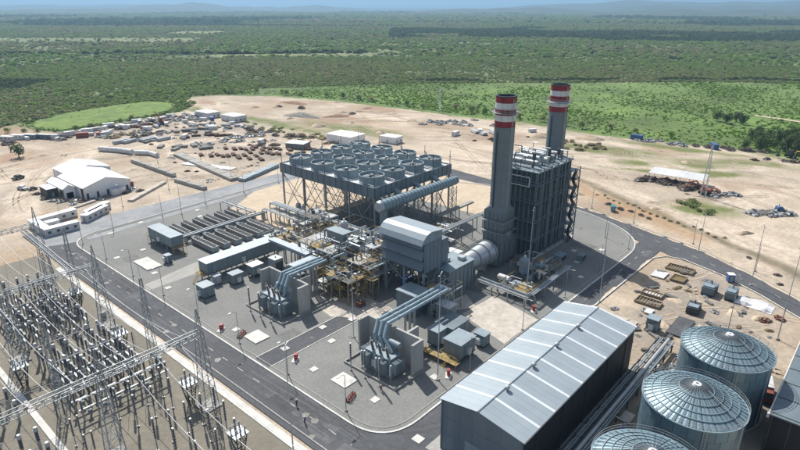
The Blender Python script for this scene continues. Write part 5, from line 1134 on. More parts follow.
def frame_block(x0, x1, y0, y1, levels, label, nx, ny, seed, m='galvanised'):
    """Open steel frame with gratings, rails, small vessels, valves and pipe runs on every level."""
    t = thing('pipe_module', label, 'pipe module', (x0, y0, .05)); rg_ = random.Random(seed); W_, D_ = x1 - x0, y1 - y0; top = levels[-1]
    for i in range(nx + 1):
        for j in range(ny + 1): MB().bb(W_ * i / nx - .13, W_ * i / nx + .13, D_ * j / ny - .13, D_ * j / ny + .13, 0, top + (1.2 if (i + j) % 2 else 0)).build('post', m, t)
    for z in levels:
        for i in range(nx):
            for j in range(ny):
                if rg_.random() < .62: MB().bb(W_ * i / nx + .14, W_ * (i + 1) / nx - .14, D_ * j / ny + .14, D_ * (j + 1) / ny - .14, z - .1, z).build('grating', rg_.choice(['galvanised', 'steel_dark', 'steel_dark', 'ochre']), t)
        for j in range(ny + 1): MB().bb(0, W_, D_ * j / ny - .1, D_ * j / ny + .1, z - .4, z - .11).build('beam', m, t)
        MB().pipe([(0, 0, z + 1.1), (0, D_, z + 1.1), (W_, D_, z + 1.1), (W_, 0, z + 1.1), (0, 0, z + 1.1)], .045, 4).build('handrail', 'yellow_paint', t)
        for k in range(int(W_ * D_ / 7)):
            x, y = rg_.uniform(.5, W_ - .5), rg_.uniform(.5, D_ - .5); q = rg_.random()
            if q < .3: MB().tube((x, y, z), (x, y, z + rg_.uniform(.8, 2.2)), rg_.uniform(.2, .55), n=10).build('vessel', rg_.choice(['silver_lagging', 'container_white', 'slate_light']), t, smooth=True)
            elif q < .5: MB().box((x, y, z + .5), (rg_.uniform(.5, 1.2), rg_.uniform(.5, 1.0), 1.0)).build('box', rg_.choice(['cabinet', 'slate_light', 'steel_dark', 'container_white']), t)
            else:
                L_ = rg_.uniform(2, 6); dx, dy = rg_.choice([(1, 0), (0, 1), (-1, 0), (0, -1)]); zz_ = z + rg_.uniform(.3, 1.8); MB().pipe([(x, y, z - rg_.uniform(0, 2.5)), (x, y, zz_), (x + dx * L_, y + dy * L_, zz_)], rg_.choice([.07, .1, .15, .22]), 6).build('pipe', rg_.choice(['silver_lagging', 'steel_light', 'galvanised', 'slate_light', 'blue_grey_pipe', 'rusty_steel']), t, smooth=True)
    for k in range(nx):
        MB().tube((W_ * k / nx, 0, 0), (W_ * (k + 1) / nx, 0, levels[0]), .07, n=4).build('brace', m, t)
    for k in range(ny): MB().tube((0, D_ * k / ny, 0), (0, D_ * (k + 1) / ny, levels[0]), .07, n=4).build('brace', m, t)
frame_block(98.5, 105.5, 107, 121, (3.6, 7.0), 'ochre and grey steel pipe frame before the steam turbine deck', 2, 4, 3, 'ochre')
frame_block(112.8, 125.0, 111, 122, (12.0,), 'upper steel pipe frame above the filter house end of the turbine deck', 3, 3, 4)
frame_block(117.5, 126, 140.5, 152, (4.5, 8.5, 12.0), 'three level steel pipe frame between turbine deck and condenser', 2, 3, 5)
frame_block(129.5, 135.8, 112, 126, (5.0, 9.0), 'two level steel pipe frame beneath the end of the big steam duct', 2, 3, 6, 'ochre')
frame_block(121.5, 133.5, 98.2, 107.0, (4.6, 8.2), 'steel pipe frame behind the filter house', 3, 2, 7)
frame_block(136.5, 143.5, 111.5, 121, (4.0, 7.5), 'steel pipe frame behind the white ventilation boxes', 2, 2, 8)
frame_block(147, 159, 112.5, 119, (5.5,), 'steel pipe frame under the silver pipes behind the chimney', 3, 2, 9)
frame_block(110, 126.5, 155.5, 163, (3.2,), 'low steel pipe frame beyond the end of the long electrical house', 4, 2, 10)
frame_block(134, 146, 70.5, 80, (2.6,), 'low steel pipe frame around the white drum', 3, 2, 11)
frame_block(147.5, 158.5, 72.5, 84, (3.4,), 'low steel pipe frame at the foot of the chimney casing', 3, 3, 12)
frame_block(112, 119.5, 83, 90.0, (3.4, 6.6), 'steel pipe frame below the filter house beside the generator', 2, 2, 13)
# scaffold beside the filter house
def scaffold(x, y, sx, sy, h, label, lev=2.0):
    t = thing('scaffold', label, 'scaffold', (x, y, .05)); n = int(h / lev)
    for ix in (0, 1):
        for iy in (0, .5, 1): MB().tube((sx * ix, sy * iy, 0), (sx * ix, sy * iy, h), .07, n=4).build('standard', 'ochre', t)
    for k in range(1, n + 1):
        if (k + int(x)) % 3 == 0: MB().bb(0, sx, 0, sy * .6, k * lev - .06, k * lev).build('plank_deck', 'timber', t)
        for (a, b) in (((0, 0), (sx, 0)), ((0, sy), (sx, sy)), ((0, 0), (0, sy)), ((sx, 0), (sx, sy))): MB().tube((*a, k * lev + .9), (*b, k * lev + .9), .05, n=4).build('ledger', 'ochre', t)
        MB().tube((0, 0, (k - 1) * lev), (0, sy, k * lev), .05, n=4).build('diagonal', 'yellow_paint', t)
scaffold(105.6, 104.2, 2.4, 4.4, 14, 'tall ochre scaffold tower standing beside the filter house'); scaffold(101.5, 112, 2.2, 5, 10, 'ochre scaffold before the steam turbine deck'); scaffold(103.0, 121.5, 2.0, 4, 8, 'lower ochre scaffold at the bus bridge end of the turbine deck')
scaffold(118.0, 141.5, 5, 3, 12, 'yellowish scaffold at the condenser end of the turbine deck')
tp = thing('tarpaulin', 'white tarpaulin roof sagging over frames beside the steam turbine', 'tarpaulin'); tpm = MB()
for i in range(7):
    for j in range(6): tpm.v.append((106 + 8 * i / 6, 140.2 + 5.4 * j / 5, 5.6 + .5 * math.sin(i * 1.3 + j) - .5 * math.sin(math.pi * i / 6)))
tpm.f = [(i * 6 + j, (i + 1) * 6 + j, (i + 1) * 6 + j + 1, i * 6 + j + 1) for i in range(6) for j in range(5)]
tpm.build('sheet', 'white_tarp', tp)
for x in (106.2, 113.8):
    for y in (140.4, 145.4): MB().tube((x, y, .05), (x, y, 5.6), .09, n=5).build('pole', 'ochre', tp)
for i, (x, y, sx, sy, h, m, l) in enumerate([(100.4, 134, 3, 3, 4, 'cabinet', 'blue grey pump housing below the cable bridge'), (99.2, 129.4, 2.4, 2.6, 3, 'slate_paint', 'dark pump housing beside the bus bridge'), (98.6, 140.4, 3.2, 3.6, 5.2, 'galvanised', 'upright grey module beside the cable bridge'), (119, 103, 3, 2.4, 3.2, 'container_blue', 'dark blue module behind the filter house legs'),
                                              (100.8, 104.4, 2.4, 1.6, 1.4, 'container_rust', 'rusty red crate on the pale ground by the scaffold'), (111, 86, 3, 2, 2.6, 'slate_paint', 'slate lube oil module beside the generator'), (138, 76.5, 3.4, 2.4, 2.8, 'slate_light', 'grey dosing module by the low pipe rack'), (152, 80.6, 5, 2.4, 2.2, 'galvanised', 'low grey skid under the boiler face'), (160, 74.5, 7, 4.0, 1.0, 'yard_soil', 'low brown roofed pit in the boiler shadow'), (167, 77, 4, 3, 2.4, 'slate_light', 'grey feed pump house beside the boiler foot'), (172, 71.6, 3, 2, 2.2, 'cabinet', 'small cabinet on the pad by the road in shade')]):
    t = thing('equipment_module', l, 'module', (x, y, .05)); MB().bb(-sx / 2, sx / 2, -sy / 2, sy / 2, .15, h).build('housing', m, t); MB().bb(-sx / 2 - .15, sx / 2 + .15, -sy / 2 - .15, sy / 2 + .15, 0, .15).build('base', 'concrete', t)
    MB().bb(-sx / 2 + .2, sx / 2 - .2, -sy / 2 - .05, -sy / 2 - .003, .4, h * .8).build('front_panel', 'steel_dark', t); MB().tube((0, 0, h), (0, 0, h + .6), .2, n=8).build('vent', 'steel_light', t)

# ------------------------------------------------------------------ switchyard
def gantry(y, xs, z, label, spire=5.0):
    t = thing('lattice_gantry', label, 'gantry', (xs[0], y, 0)); x_ = xs[0]
    for x in xs:
        for s_ in (-1, 1): pass
        MB().lattice((x - x_, 0, 0), (x - x_, 0, z), 3.0, 1.1, 11, .075).build('column', 'galvanised', t); MB().lattice((x - x_, 0, z), (x - x_, 0, z + spire), 1.0, .12, 4, .05).build('peak', 'galvanised', t); MB().bb(x - x_ - 2, x - x_ + 2, -2, 2, -.05, .3).build('footing', 'concrete', t)
    for a, b in zip(xs[:-1], xs[1:]): MB().lattice((a - x_, 0, z - .6), (b - x_, 0, z - .6), 1.2, 1.2, max(8, int(abs(b - a) / 1.25)), .065).build('beam', 'galvanised', t)
    return t
gantry(97.6, [48.6, 29.0, 9.4, -10], 18.6, 'steel lattice gantry crossing the switchyard by the tall post insulators'); gantry(146.8, [48.2, 27.5, 6.5, -14], 18.6, 'steel lattice gantry across the middle of the switchyard'); 
for x, y, l in ((52.0 - 3, 122.5, 'slender lattice mast by the pavement between two gantries'), (27.0, 118, 'slender lattice mast beside the white channel'), (25.6, 170, 'slender lattice mast at the far part of the white channel'), (49.5, 169.5, 'slender lattice mast by the pavement near the trailer end'), (16, 158, 'slender lattice mast beyond the white channel')):
    t = thing('lattice_mast', l, 'mast', (x, y, 0)); MB().lattice((0, 0, 0), (0, 0, 22), 1.9, .45, 14, .06).build('shaft', 'galvanised', t); MB().tube((0, 0, 22), (0, 0, 25), .05, n=4).build('rod', 'steel_light', t)
gantry(190.5, [48.6, 28, 8], 18.6, 'steel lattice gantry at the trailer end of the switchyard')
lg = thing('lattice_beam', 'long lattice beam spanning along the switchyard between two gantries', 'beam'); MB().lattice((43.0, 147.6, 17.6), (44.6, 189.6, 17.6), 1.1, 1.1, 30, .06).build('truss', 'galvanised', lg); MB().lattice((43.2, 168, 0), (43.2, 168, 17.2), 2.6, 1.0, 9, .07).build('column', 'galvanised', lg)
def wire(p, q, sag, label, group, r=.055, drop=None):
    p, q = Vector(p), Vector(q); t = thing('conductor_wire', label, 'wire', (0, 0, 0), 0, group); pts = []
    for k in range(13):
        u = k / 12; c = p.lerp(q, u); c.z -= sag * 4 * u * (1 - u); pts.append(c)
    MB().pipe(pts, r, 5).build('cable', 'aluminium', t)
    for a, b in ((pts[0], pts[1]), (pts[-1], pts[-2])):
        e = a.lerp(b, .45); s_ = MB(); s_.tube(a, e, .06, n=5)
        for k in range(6): c = a.lerp(e, (k + .5) / 6); dd = (e - a).normalized() * .05; s_.tube(c - dd, c + dd, .17, n=8)
        s_.build('insulator_string', 'porcelain_grey', t)
    if drop:
        for u, zt, dx in drop:
            c = p.lerp(q, u); c.z -= sag * 4 * u * (1 - u); mid_ = Vector((c.x + dx * .3, c.y, (c.z + zt) / 2 - .6)); MB().pipe([c, c.lerp(mid_, .5) + Vector((.15, 0, -.2)), mid_, Vector((c.x + dx, c.y, zt))], .045, 4).build('dropper', 'aluminium', t)
for x in (46.0, 42.4, 38.8, 35.2, 31.6): wire((x, 97.6, 17.8), (x - .4, 146.8, 17.8), 2.6, 'sagging pale conductor strung between the two nearer gantries', 'conductors over the nearer bay', drop=[(.35, 6.5, .8), (.72, 6.5, -.8)])
for x in (25.5, 21.5, 17.5): wire((x, 97.6, 17.8), (x, 146.8, 17.8), 2.6, 'sagging pale conductor over the white concrete channel', 'conductors over the channel')
for x in (45.5, 42, 38.5, 35, 31.5): wire((x, 146.8, 17.8), (x, 190.5, 17.8), 2.2, 'sagging pale conductor strung from the middle gantry to the trailer end', 'conductors over the farther bay', drop=[(.3, 6.5, .6), (.62, 6.5, -.6)])
for x in (44, 39, 34): wire((x, 97.6, 17.8), (x - 1, 55, 15.5), 2.0, 'sagging pale conductor running out past the tall post insulators', 'conductors over the outgoing bay', drop=[(.12, 7.2, .5)])
for i, y in enumerate((118.0, 137.0)): wire((50, y, 9.2), (8, y, 9.2), 1.0, 'thin pale cross wire low over the bus equipment', 'cross wires', .04)
def make_disconnector():
    t = thing('disconnect_switch', 'd', 'disconnector')
    for y in (-1.5, 1.5): MB().bb(-.14, .14, y - .14, y + .14, 0, 2.6).build('pedestal', 'galvanised', t); insulator(MB(), 0, y, 2.9, 5.0, .13).build('post_insulator', 'porcelain', t); MB().bb(-.22, .22, y - .22, y + .22, 5.0, 5.25).build('terminal', 'aluminium', t)
    MB().bb(-.2, .2, -2.1, 2.1, 2.6, 2.9).build('base_channel', 'galvanised', t); MB().tube((0, -1.9, 5.2), (0, 1.9, 5.2), .13, n=6).build('blade', 'aluminium', t); MB().bb(.16, .6, -.4, .4, .8, 1.8).build('drive_box', 'cabinet', t)
    return Proto(t)
def make_breaker():
    t = thing('circuit_breaker', 'b', 'breaker'); MB().bb(-.45, .45, -.45, .45, 0, .2).build('plinth', 'concrete', t); MB().lattice((0, 0, .2), (0, 0, 2.4), .7, .7, 2, .06).build('stand', 'galvanised', t); MB().bb(-.5, .5, -.4, .4, 1.0, 2.0).build('control_cabinet', 'container_white', t)
    insulator(MB(), 0, 0, 2.4, 4.6, .15).build('support_column', 'porcelain', t); q = MB(); q.tube((-1.6, 0, 5.0), (1.6, 0, 5.0), .16, n=8)
    for k in range(10): x = -1.45 + k * .32; q.tube((x - .05, 0, 5.0), (x + .05, 0, 5.0), .28, n=8)
    q.build('interrupter', 'porcelain_grey', t); MB().bb(-.3, .3, -.3, .3, 4.7, 5.3).build('gear_head', 'steel_light', t)
    return Proto(t)
def make_ct():
    t = thing('current_transformer', 'c', 'instrument transformer'); MB().bb(-.2, .2, -.2, .2, 0, 2.4).build('pedestal', 'galvanised', t); insulator(MB(), 0, 0, 2.4, 4.6, .2, 8, 6).build('insulator', 'porcelain', t); MB().tube((0, 0, 4.6), (0, 0, 5.5), .42, .3, n=10).build('head', 'steel_light', t); MB().tube((-.8, 0, 5.1), (.8, 0, 5.1), .07, n=6).build('primary_bar', 'aluminium', t)
    return Proto(t)
dis, brk, ctr = make_disconnector(), make_breaker(), make_ct()
post7 = make_post('post_insulator', 'insulator', 3.0, 7.6, 'porcelain'); 
for bx, (xa, nm) in enumerate(((30.2, 'bay beside the concrete channel'), (39.0, 'bay beside the road pavement'))):
    for k in range(3):
        x = xa + 2.7 * k
        for y in (121.5, 126.0, 134.0, 150.5, 158.5, 168.5, 175): dis.at((x, y, .02), 0, 'two post disconnect switch with pale blade in the ' + nm, 'disconnect switches of the ' + nm)
        for y in (129.2, 164.5): brk.at((x, y, .02), R(90), 'circuit breaker with grey horizontal interrupter in the ' + nm, 'circuit breakers of the ' + nm)
        for y in (131.5, 138.4, 142.0, 154.6, 162, 180, 184.5): ctr.at((x, y, .02), 0, 'bulb headed instrument transformer in the ' + nm, 'instrument transformers of the ' + nm)
for k in range(7): pass
for r_, y in enumerate((112.5, 116.5)):
    for k in range(6): dis.at((30.5 + 3.0 * k, y, .02), R(90), 'disconnect switch turned across the bay under the tall gantry', 'disconnect switches under the gantry')
for r_, (y, xs) in enumerate(((107.5, (34, 37, 40, 43.5)), (102.5, (35.5, 39.2, 43, 46.6)), (93.0, (34.8, 38.0, 41.2, 44.6, 47.6)), (87.5, (36, 39.5, 43, 46.5)), (81.5, (37, 41, 45)))):
    for x in xs: post7.at((x, y, .02), 0, 'tall dark post insulator on the bare ground near the road pavement', 'tall post insulators')
for y in (104, 110, 128, 122): 
    for x in (14.0, 17.2, 20.0): ctr.at((x, y, .02), R(30), 'bulb headed instrument transformer beyond the white concrete channel', 'instrument transformers beyond the channel')
for y in (99.5, 106, 114): 
    for x in (26.2, 24.9): post7.at((x, y, .02), 0, 'tall dark post insulator on the verge of the white concrete channel', 'post insulators by the channel', .85)
def stand(x, y, label):
    t = thing('equipment_stand', label, 'stand', (x, y, .02)); MB().lattice((0, 0, 0), (0, 0, 5.4), .9, 2.4, 4, .09).build('frame', 'steel_dark', t); MB().bb(-1.5, 1.5, -1.5, 1.5, 5.4, 5.6).build('deck', 'galvanised', t)
    for a in (-.95, 0, .95):
        for b in (-.9, .9): insulator(MB(), a, b, 5.6, 6.9, .11, 6, 4).build('stub_insulator', 'porcelain_grey', t)
    for b in (-.9, .9): MB().tube((-1.2, b, 7.0), (1.2, b, 7.0), .09, n=6).build('bus_bar', 'aluminium', t)
for x, y, l in [(24.8, 134.5, 'braced stand with short insulators beside the white channel'), (45.6, 131.5, 'braced stand with short insulators by the pavement below the wires'), (46.4, 101, 'braced stand with short insulators at the gantry column foot'), (46.8, 162, 'braced stand with short insulators near the middle gantry'), (33, 184, 'braced stand with short insulators at the trailer end of the yard'), (44.6, 80, 'braced stand with short insulators near the tall switchyard mast')]: stand(x, y, l)
bb_ = 0
for k, y in enumerate((126.8, 136.2, 161.2)):
    for s_ in range(3):
        o = MB().tube((28.5, y + s_ * .0, 7.4 + s_ * .0), (47, y, 7.4), .09, n=6) if s_ == 0 else None
        if o: 
            t = thing('bus_bar', 'tubular aluminium bus bar across both switchyard bays', 'bus bar', (0, 0, 0), 0, 'bus bars'); o.build('tube', 'aluminium', t)
            for x in (29, 34.5, 40.5, 46.5): pq = MB(); pq.bb(x - .1, x + .1, y - .1, y + .1, .02, 5.0); pq.build('post', 'galvanised', t); insulator(MB(), x, y, 5.0, 7.3, .12, 6, 5).build('insulator', 'porcelain', t)
for x, y, l in [(48.8, 120, 'grey kiosk box on the switchyard ground under the cross wire'), (49.4, 152, 'grey kiosk box near the middle gantry column'), (49, 172, 'grey kiosk box beside the long lattice beam column')]:
    t = thing('control_kiosk', l, 'kiosk', (x, y, .02)); MB().bb(-.6, .6, -.5, .5, .15, 1.9).build('housing', 'cabinet', t); MB().bb(-.7, .7, -.6, .6, 1.9, 2.02).build('roof', 'slate_light', t); MB().bb(-.62, -.603, -.35, .35, .3, 1.8).build('door', 'slate_paint', t)

# ------------------------------------------------------------------ warehouse
wh = thing('warehouse', 'large warehouse with pale blue grey ribbed roof, light strips and four roof vents', 'warehouse')
WX0, WX1, WY0, WY1, WE, WR = 71.6, 121.4, 35.9, 53.2, 11.4, 12.9
WM = (WY0 + WY1) / 2 + .4
nw = 12
for k in range(nw):   # gable wall cladding sheets
    a, b = WY0 + (WY1 - WY0) * k / nw, WY0 + (WY1 - WY0) * (k + 1) / nw
    ht = lambda y: WE + (WR - WE) * (1 - abs(y - WM) / (WM - WY0 if y < WM else WY1 - WM)) - .1
    for X0, X1 in ((WX0, WX0 + .2), (WX1 - .2, WX1)):
        m_ = MB(); dx = .02 if k % 2 else 0
        m_.add([(X0 - dx, a, 0), (X0 - dx, b, 0), (X0 - dx, b, ht(b)), (X0 - dx, a, ht(a)), (X1, a, 0), (X1, b, 0), (X1, b, ht(b)), (X1, a, ht(a))], [(0, 3, 2, 1), (4, 5, 6, 7), (0, 1, 5, 4), (1, 2, 6, 5), (2, 3, 7, 6), (3, 0, 4, 7)]).build('cladding_sheet', 'cladding', wh)
nl = 30
for k in range(nl):
    a, b = WX0 + .2 + (WX1 - WX0 - .4) * k / nl, WX0 + .2 + (WX1 - WX0 - .4) * (k + 1) / nl
    dy = .02 if k % 2 else 0
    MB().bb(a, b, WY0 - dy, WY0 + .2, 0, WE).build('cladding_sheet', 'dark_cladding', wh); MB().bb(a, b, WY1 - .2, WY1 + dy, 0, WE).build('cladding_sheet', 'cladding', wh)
def roofpiece(x0, x1, side, lift, m, nm, th=.1):
    ye = WY0 - .35 if side < 0 else WY1 + .35; n = 6; vs = []; fs = []
    for k in range(n + 1):
        u = k / n; y = ye + (WM - ye) * u; z = WE + .05 + (WR - WE) * u + lift
        vs += [(x0, y, z), (x1, y, z), (x0, y, z - th), (x1, y, z - th)]
    for k in range(n):
        a = 4 * k; b = a + 4; fs += [(a, b, b + 1, a + 1), (a + 2, a + 3, b + 3, b + 2), (a, a + 2, b + 2, b), (a + 1, b + 1, b + 3, a + 3)]
    fs += [(0, 1, 3, 2), (4 * n, 4 * n + 2, 4 * n + 3, 4 * n + 1)]
    return MB().add(vs, fs).build(nm, m, wh)
NS = 9; bayw = (WX1 - WX0 + .6) / NS
for side in (-1, 1):
    for k in range(NS):
        xa = WX0 - .3 + bayw * k; off = 1.2 if side > 0 else 1.9
        # roof sheets of one bay, then the light strip
        for q in range(3): roofpiece(xa + (bayw - .62) * q / 3 + .012, xa + (bayw - .62) * (q + 1) / 3 - .012, side, .0, 'roof_metal', 'roof_sheet')
        roofpiece(xa + bayw - .62, xa + bayw, side, .03, 'roof_light', 'light_strip')
MB().tube((WX0 - .35, WM, WR + .08), (WX1 + .35, WM, WR + .08), .16, n=6).build('ridge_cap', 'roof_metal', wh)
for x in (80.2, 90.0, 99.7, 109.8):
    v = MB().lathe([(.25, WR - .2), (.25, WR + .45), (.5, WR + .5), (.52, WR + .8), (.3, WR + 1.0), (0, WR + 1.05)], 14, (x, 44.4)).build('roof_vent', 'galvanised', wh, smooth=True)
for y, h in ((WY0 - .42, WE), (WY1 + .42, WE)): MB().bb(WX0 - .3, WX1 + .3, y - .14, y + .14, h - .12, h + .05).build('gutter', 'steel_dark', wh)
MB().bb(WX0 - .09, WX0 - .03, 42.5, 47.5, 0, 5).build('roller_door', 'slate_light', wh)
for y in (WY0 + .3, WY1 - .3): MB().tube((WX0 - .16, y, 0), (WX0 - .16, y, WE), .09, n=6).build('downpipe', 'slate_paint', wh)
for z in (4.0, 8.0): MB().bb(WX0 - .05, WX0 - .022, WY0, WY1, z - .05, z + .05).build('sheet_lap', 'slate_paint', wh)
for k in range(5): MB().tube((WX0 + 5 + 10 * k, WY0 - .16, 0), (WX0 + 5 + 10 * k, WY0 - .16, WE), .09, n=6).build('downpipe', 'steel_dark', wh)
struct('warehouse_apron', sheet([(69.6, 34), (123.5, 34), (123.5, 55.3), (69.6, 55.3)], 0.03), 'concrete')

# ------------------------------------------------------------------ bolted tanks
def make_tank(label):
    r_, h, n = 8.45, 14.0, 24; t = thing('storage_tank', label, 'tank')
    rows = 6
    for k in range(rows):
        for s_ in range(n):
            a0, a1 = 2 * math.pi * (s_ + .5 * (k % 2)) / n + .004, 2 * math.pi * (s_ + 1 + .5 * (k % 2)) / n - .004; vs = []
            rr = r_ + .012 * (k % 2)
            for z in (h * k / rows + .02, h * (k + 1) / rows - .02):
                for q in range(3):
                    a = a0 + (a1 - a0) * q / 2; vs.append((rr * math.cos(a), rr * math.sin(a), z))
            MB().add(vs, [(0, 1, 4, 3), (1, 2, 5, 4)]).build('shell_plate', 'tank_shell', t, smooth=True)
    MB().lathe([(r_ - .05, 0), (r_ - .05, h)], 48).build('seam_backing', 'seam', t)
    MB().lathe([(r_, h - .1), (r_ + .3, h - .05), (r_ + .3, h + .1), (r_ - .1, h + .1)], 48).build('eave_ring', 'tank_roof', t)
    ns = 48; ha = 3.0; prof = lambda u: (r_ * (1 - u) + .9 * u, h + .1 + ha * (u ** .92))
    for s_ in range(ns):
        a0, a1 = 2 * math.pi * s_ / ns + .006, 2 * math.pi * (s_ + 1) / ns - .006; vs = []
        for u in (0, .33, .66, 1):
            rr, z = prof(u); am = (a0 + a1) / 2
            vs += [(rr * math.cos(a0), rr * math.sin(a0), z), (rr * math.cos(am), rr * math.sin(am), z + .06 * (1 - u)), (rr * math.cos(a1), rr * math.sin(a1), z)]
        fs = []
        for k in range(3): fs += [(3 * k, 3 * k + 1, 3 * k + 4, 3 * k + 3), (3 * k + 1, 3 * k + 2, 3 * k + 5, 3 * k + 4)]
        MB().add(vs, fs).build('roof_sector', 'tank_roof', t)
        a = a1 + .006; v = MB(); P_ = [prof(u) for u in (0, .5, 1)]
        for (ra, za), (rb, zb) in zip(P_[:-1], P_[1:]): v.tube((ra * math.cos(a), ra * math.sin(a), za + .05), (rb * math.cos(a), rb * math.sin(a), zb + .05), .075, n=4)
        v.build('roof_rib', 'slate_paint' if s_ % 2 else 'steel_dark', t)
    MB().lathe([prof(0.0), prof(1.0)], 48).build('roof_backing', 'seam', t).location = (0, 0, -.12)
    for u in (.18, .36, .54, .74): rr, z = prof(u); MB().lathe([(rr + .09, z + .02), (rr + .06, z + .17), (rr - .06, z + .2), (rr - .09, z + .06)], 48).build('hoop', 'tank_roof', t)
    MB().lathe([(1.0, h + ha - .1), (.75, h + ha + .2), (.7, h + ha + .45), (.3, h + ha + .5), (.25, h + ha + .2), (0, h + ha + .2)], 24).build('crown_vent', 'white_paint', t, smooth=True)
    g_ = MB()
    for zz_ in (.6, 1.1): g_.lathe([(r_ + .2, h + zz_), (r_ + .25, h + zz_), (r_ + .25, h + zz_ + .06), (r_ + .2, h + zz_ + .06)], 40)
    for k in range(24): a = k / 24 * 6.283; g_.tube(((r_ + .22) * math.cos(a), (r_ + .22) * math.sin(a), h), ((r_ + .22) * math.cos(a), (r_ + .22) * math.sin(a), h + 1.15), .035, n=4)
    g_.build('guard_rail', 'galvanised', t)
    a = R(205); l_ = MB()
    for da in (-.03, .03): l_.tube(((r_ + .3) * math.cos(a + da), (r_ + .3) * math.sin(a + da), 0), ((r_ + .3) * math.cos(a + da), (r_ + .3) * math.sin(a + da), h + 1.1), .045, n=4)
    for k in range(24): l_.tube(((r_ + .3) * math.cos(a - .03), (r_ + .3) * math.sin(a - .03), .5 + .6 * k), ((r_ + .3) * math.cos(a + .03), (r_ + .3) * math.sin(a + .03), .5 + .6 * k), .03, n=3)
    l_.build('ladder', 'steel_light', t)
    a = R(250); MB().pipe([((r_ + .35) * math.cos(a), (r_ + .35) * math.sin(a), 0.1), ((r_ + .35) * math.cos(a), (r_ + .35) * math.sin(a), h + .4), (2 * math.cos(a), 2 * math.sin(a), h + ha + .3)], .09, 6).build('vent_pipe', 'steel_light', t)
    MB().lathe([(r_ + .5, -.05), (r_ + .5, .25), (r_ - .2, .25)], 48).build('ring_footing', 'concrete', t)
    return Proto(t)
tk = make_tank('tank')
for (x, rz, l) in ((120.6, 0, 'ribbed steel tank nearest the excavations'), (98.6, .05, 'ribbed steel tank standing between two others'), (76.6, .1, 'ribbed steel tank at the pipe run end farthest from the excavations')): tk.at((x, 17.2, .05), rz, l)
struct('tank_ground', sheet(rough_line([(60, 4), (140, 5), (143, 29), (62, 30)], .5, 3, 3), -0.02), 'yard_soil')
# pipe way between warehouse and tanks
pw = thing('pipe_way', 'bundle of long parallel pipes along the dark warehouse wall', 'pipe way')
for k, (y, r_, m_) in enumerate([(34.4, .16, 'steel_dark'), (33.9, .12, 'steel_light'), (33.4, .2, 'slate_light'), (32.8, .12, 'steel_dark'), (32.0, .45, 'silver_lagging'), (31.3, .14, 'steel_light'), (30.8, .2, 'slate_light')]): MB().tube((60, y, 2.0 + r_), (136.5, y, 2.0 + r_), r_, n=10).build('pipe', m_, pw, smooth=True)
for k in range(14): MB().bb(62 + 5.6 * k, 62.3 + 5.6 * k, 30.4, 34.8, 1.7, 1.98).bb(62 + 5.6 * k, 62.3 + 5.6 * k, 30.5, 30.8, 0, 1.7).bb(62 + 5.6 * k, 62.3 + 5.6 * k, 34.4, 34.7, 0, 1.7).build('trestle', 'steel_dark', pw)
for x, l in ((78, 'pump set by the pipe run beside the farthest round tank'), (99.5, 'pump set by the pipe run beside the middle round tank'), (118, 'pump set by the pipe run beside the tank nearest the excavations')):
    t = thing('pump_set', l, 'pump', (x, 28.6, .02)); MB().bb(-1.2, 1.2, -.5, .5, 0, .3).build('base', 'concrete', t); MB().tube((-.9, 0, .75), (.1, 0, .75), .36, n=12).build('motor', 'blue_plastic', t, smooth=True); MB().tube((.2, 0, .7), (.9, 0, .7), .42, .3, n=12).build('pump_casing', 'galvanised', t, smooth=True); MB().pipe([(.7, 0, .9), (.7, 0, 1.8), (.7, 2.2, 2.2)], .13, 6).build('pipe', 'steel_light', t)
slab(104, 29.4, 3.4, 2.2, .3, 'pale concrete block beside the pipe run and middle tank', None, 'stain'); slab(126, 31, 3.0, 2.6, .3, 'pale concrete block near the tank closest to the excavations', None, 'stain')
rb = thing('dark_building', 'dark building with grey flat roof and black wall behind the tanks', 'building')
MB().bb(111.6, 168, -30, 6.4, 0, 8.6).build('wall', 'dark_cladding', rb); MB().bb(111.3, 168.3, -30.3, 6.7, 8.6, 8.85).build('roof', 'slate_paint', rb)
for k in range(9): MB().bb(112 + 6.2 * k, 112.12 + 6.2 * k, -30.2, 6.6, 8.86, 8.95).build('roof_seam', 'steel_dark', rb)
for k in range(12): MB().bb(111.5, 111.597, 6.2 - 3 * k - .1, 6.2 - 3 * k + .1, 0, 8.6).build('wall_rib', 'steel_dark', rb)
MB().tube((111.2, 6.85, 8.9), (168.4, 6.85, 8.9), .13, n=6).build('eave_pipe', 'white_paint', rb); MB().bb(110.9, 111.4, 6.7, 7.1, 8.2, 9.1).build('corner_lamp', 'white_paint', rb)
MB().bb(111.52, 111.597, -3.2, -2.2, 4.6, 5.6).build('wall_light', 'container_white', rb)
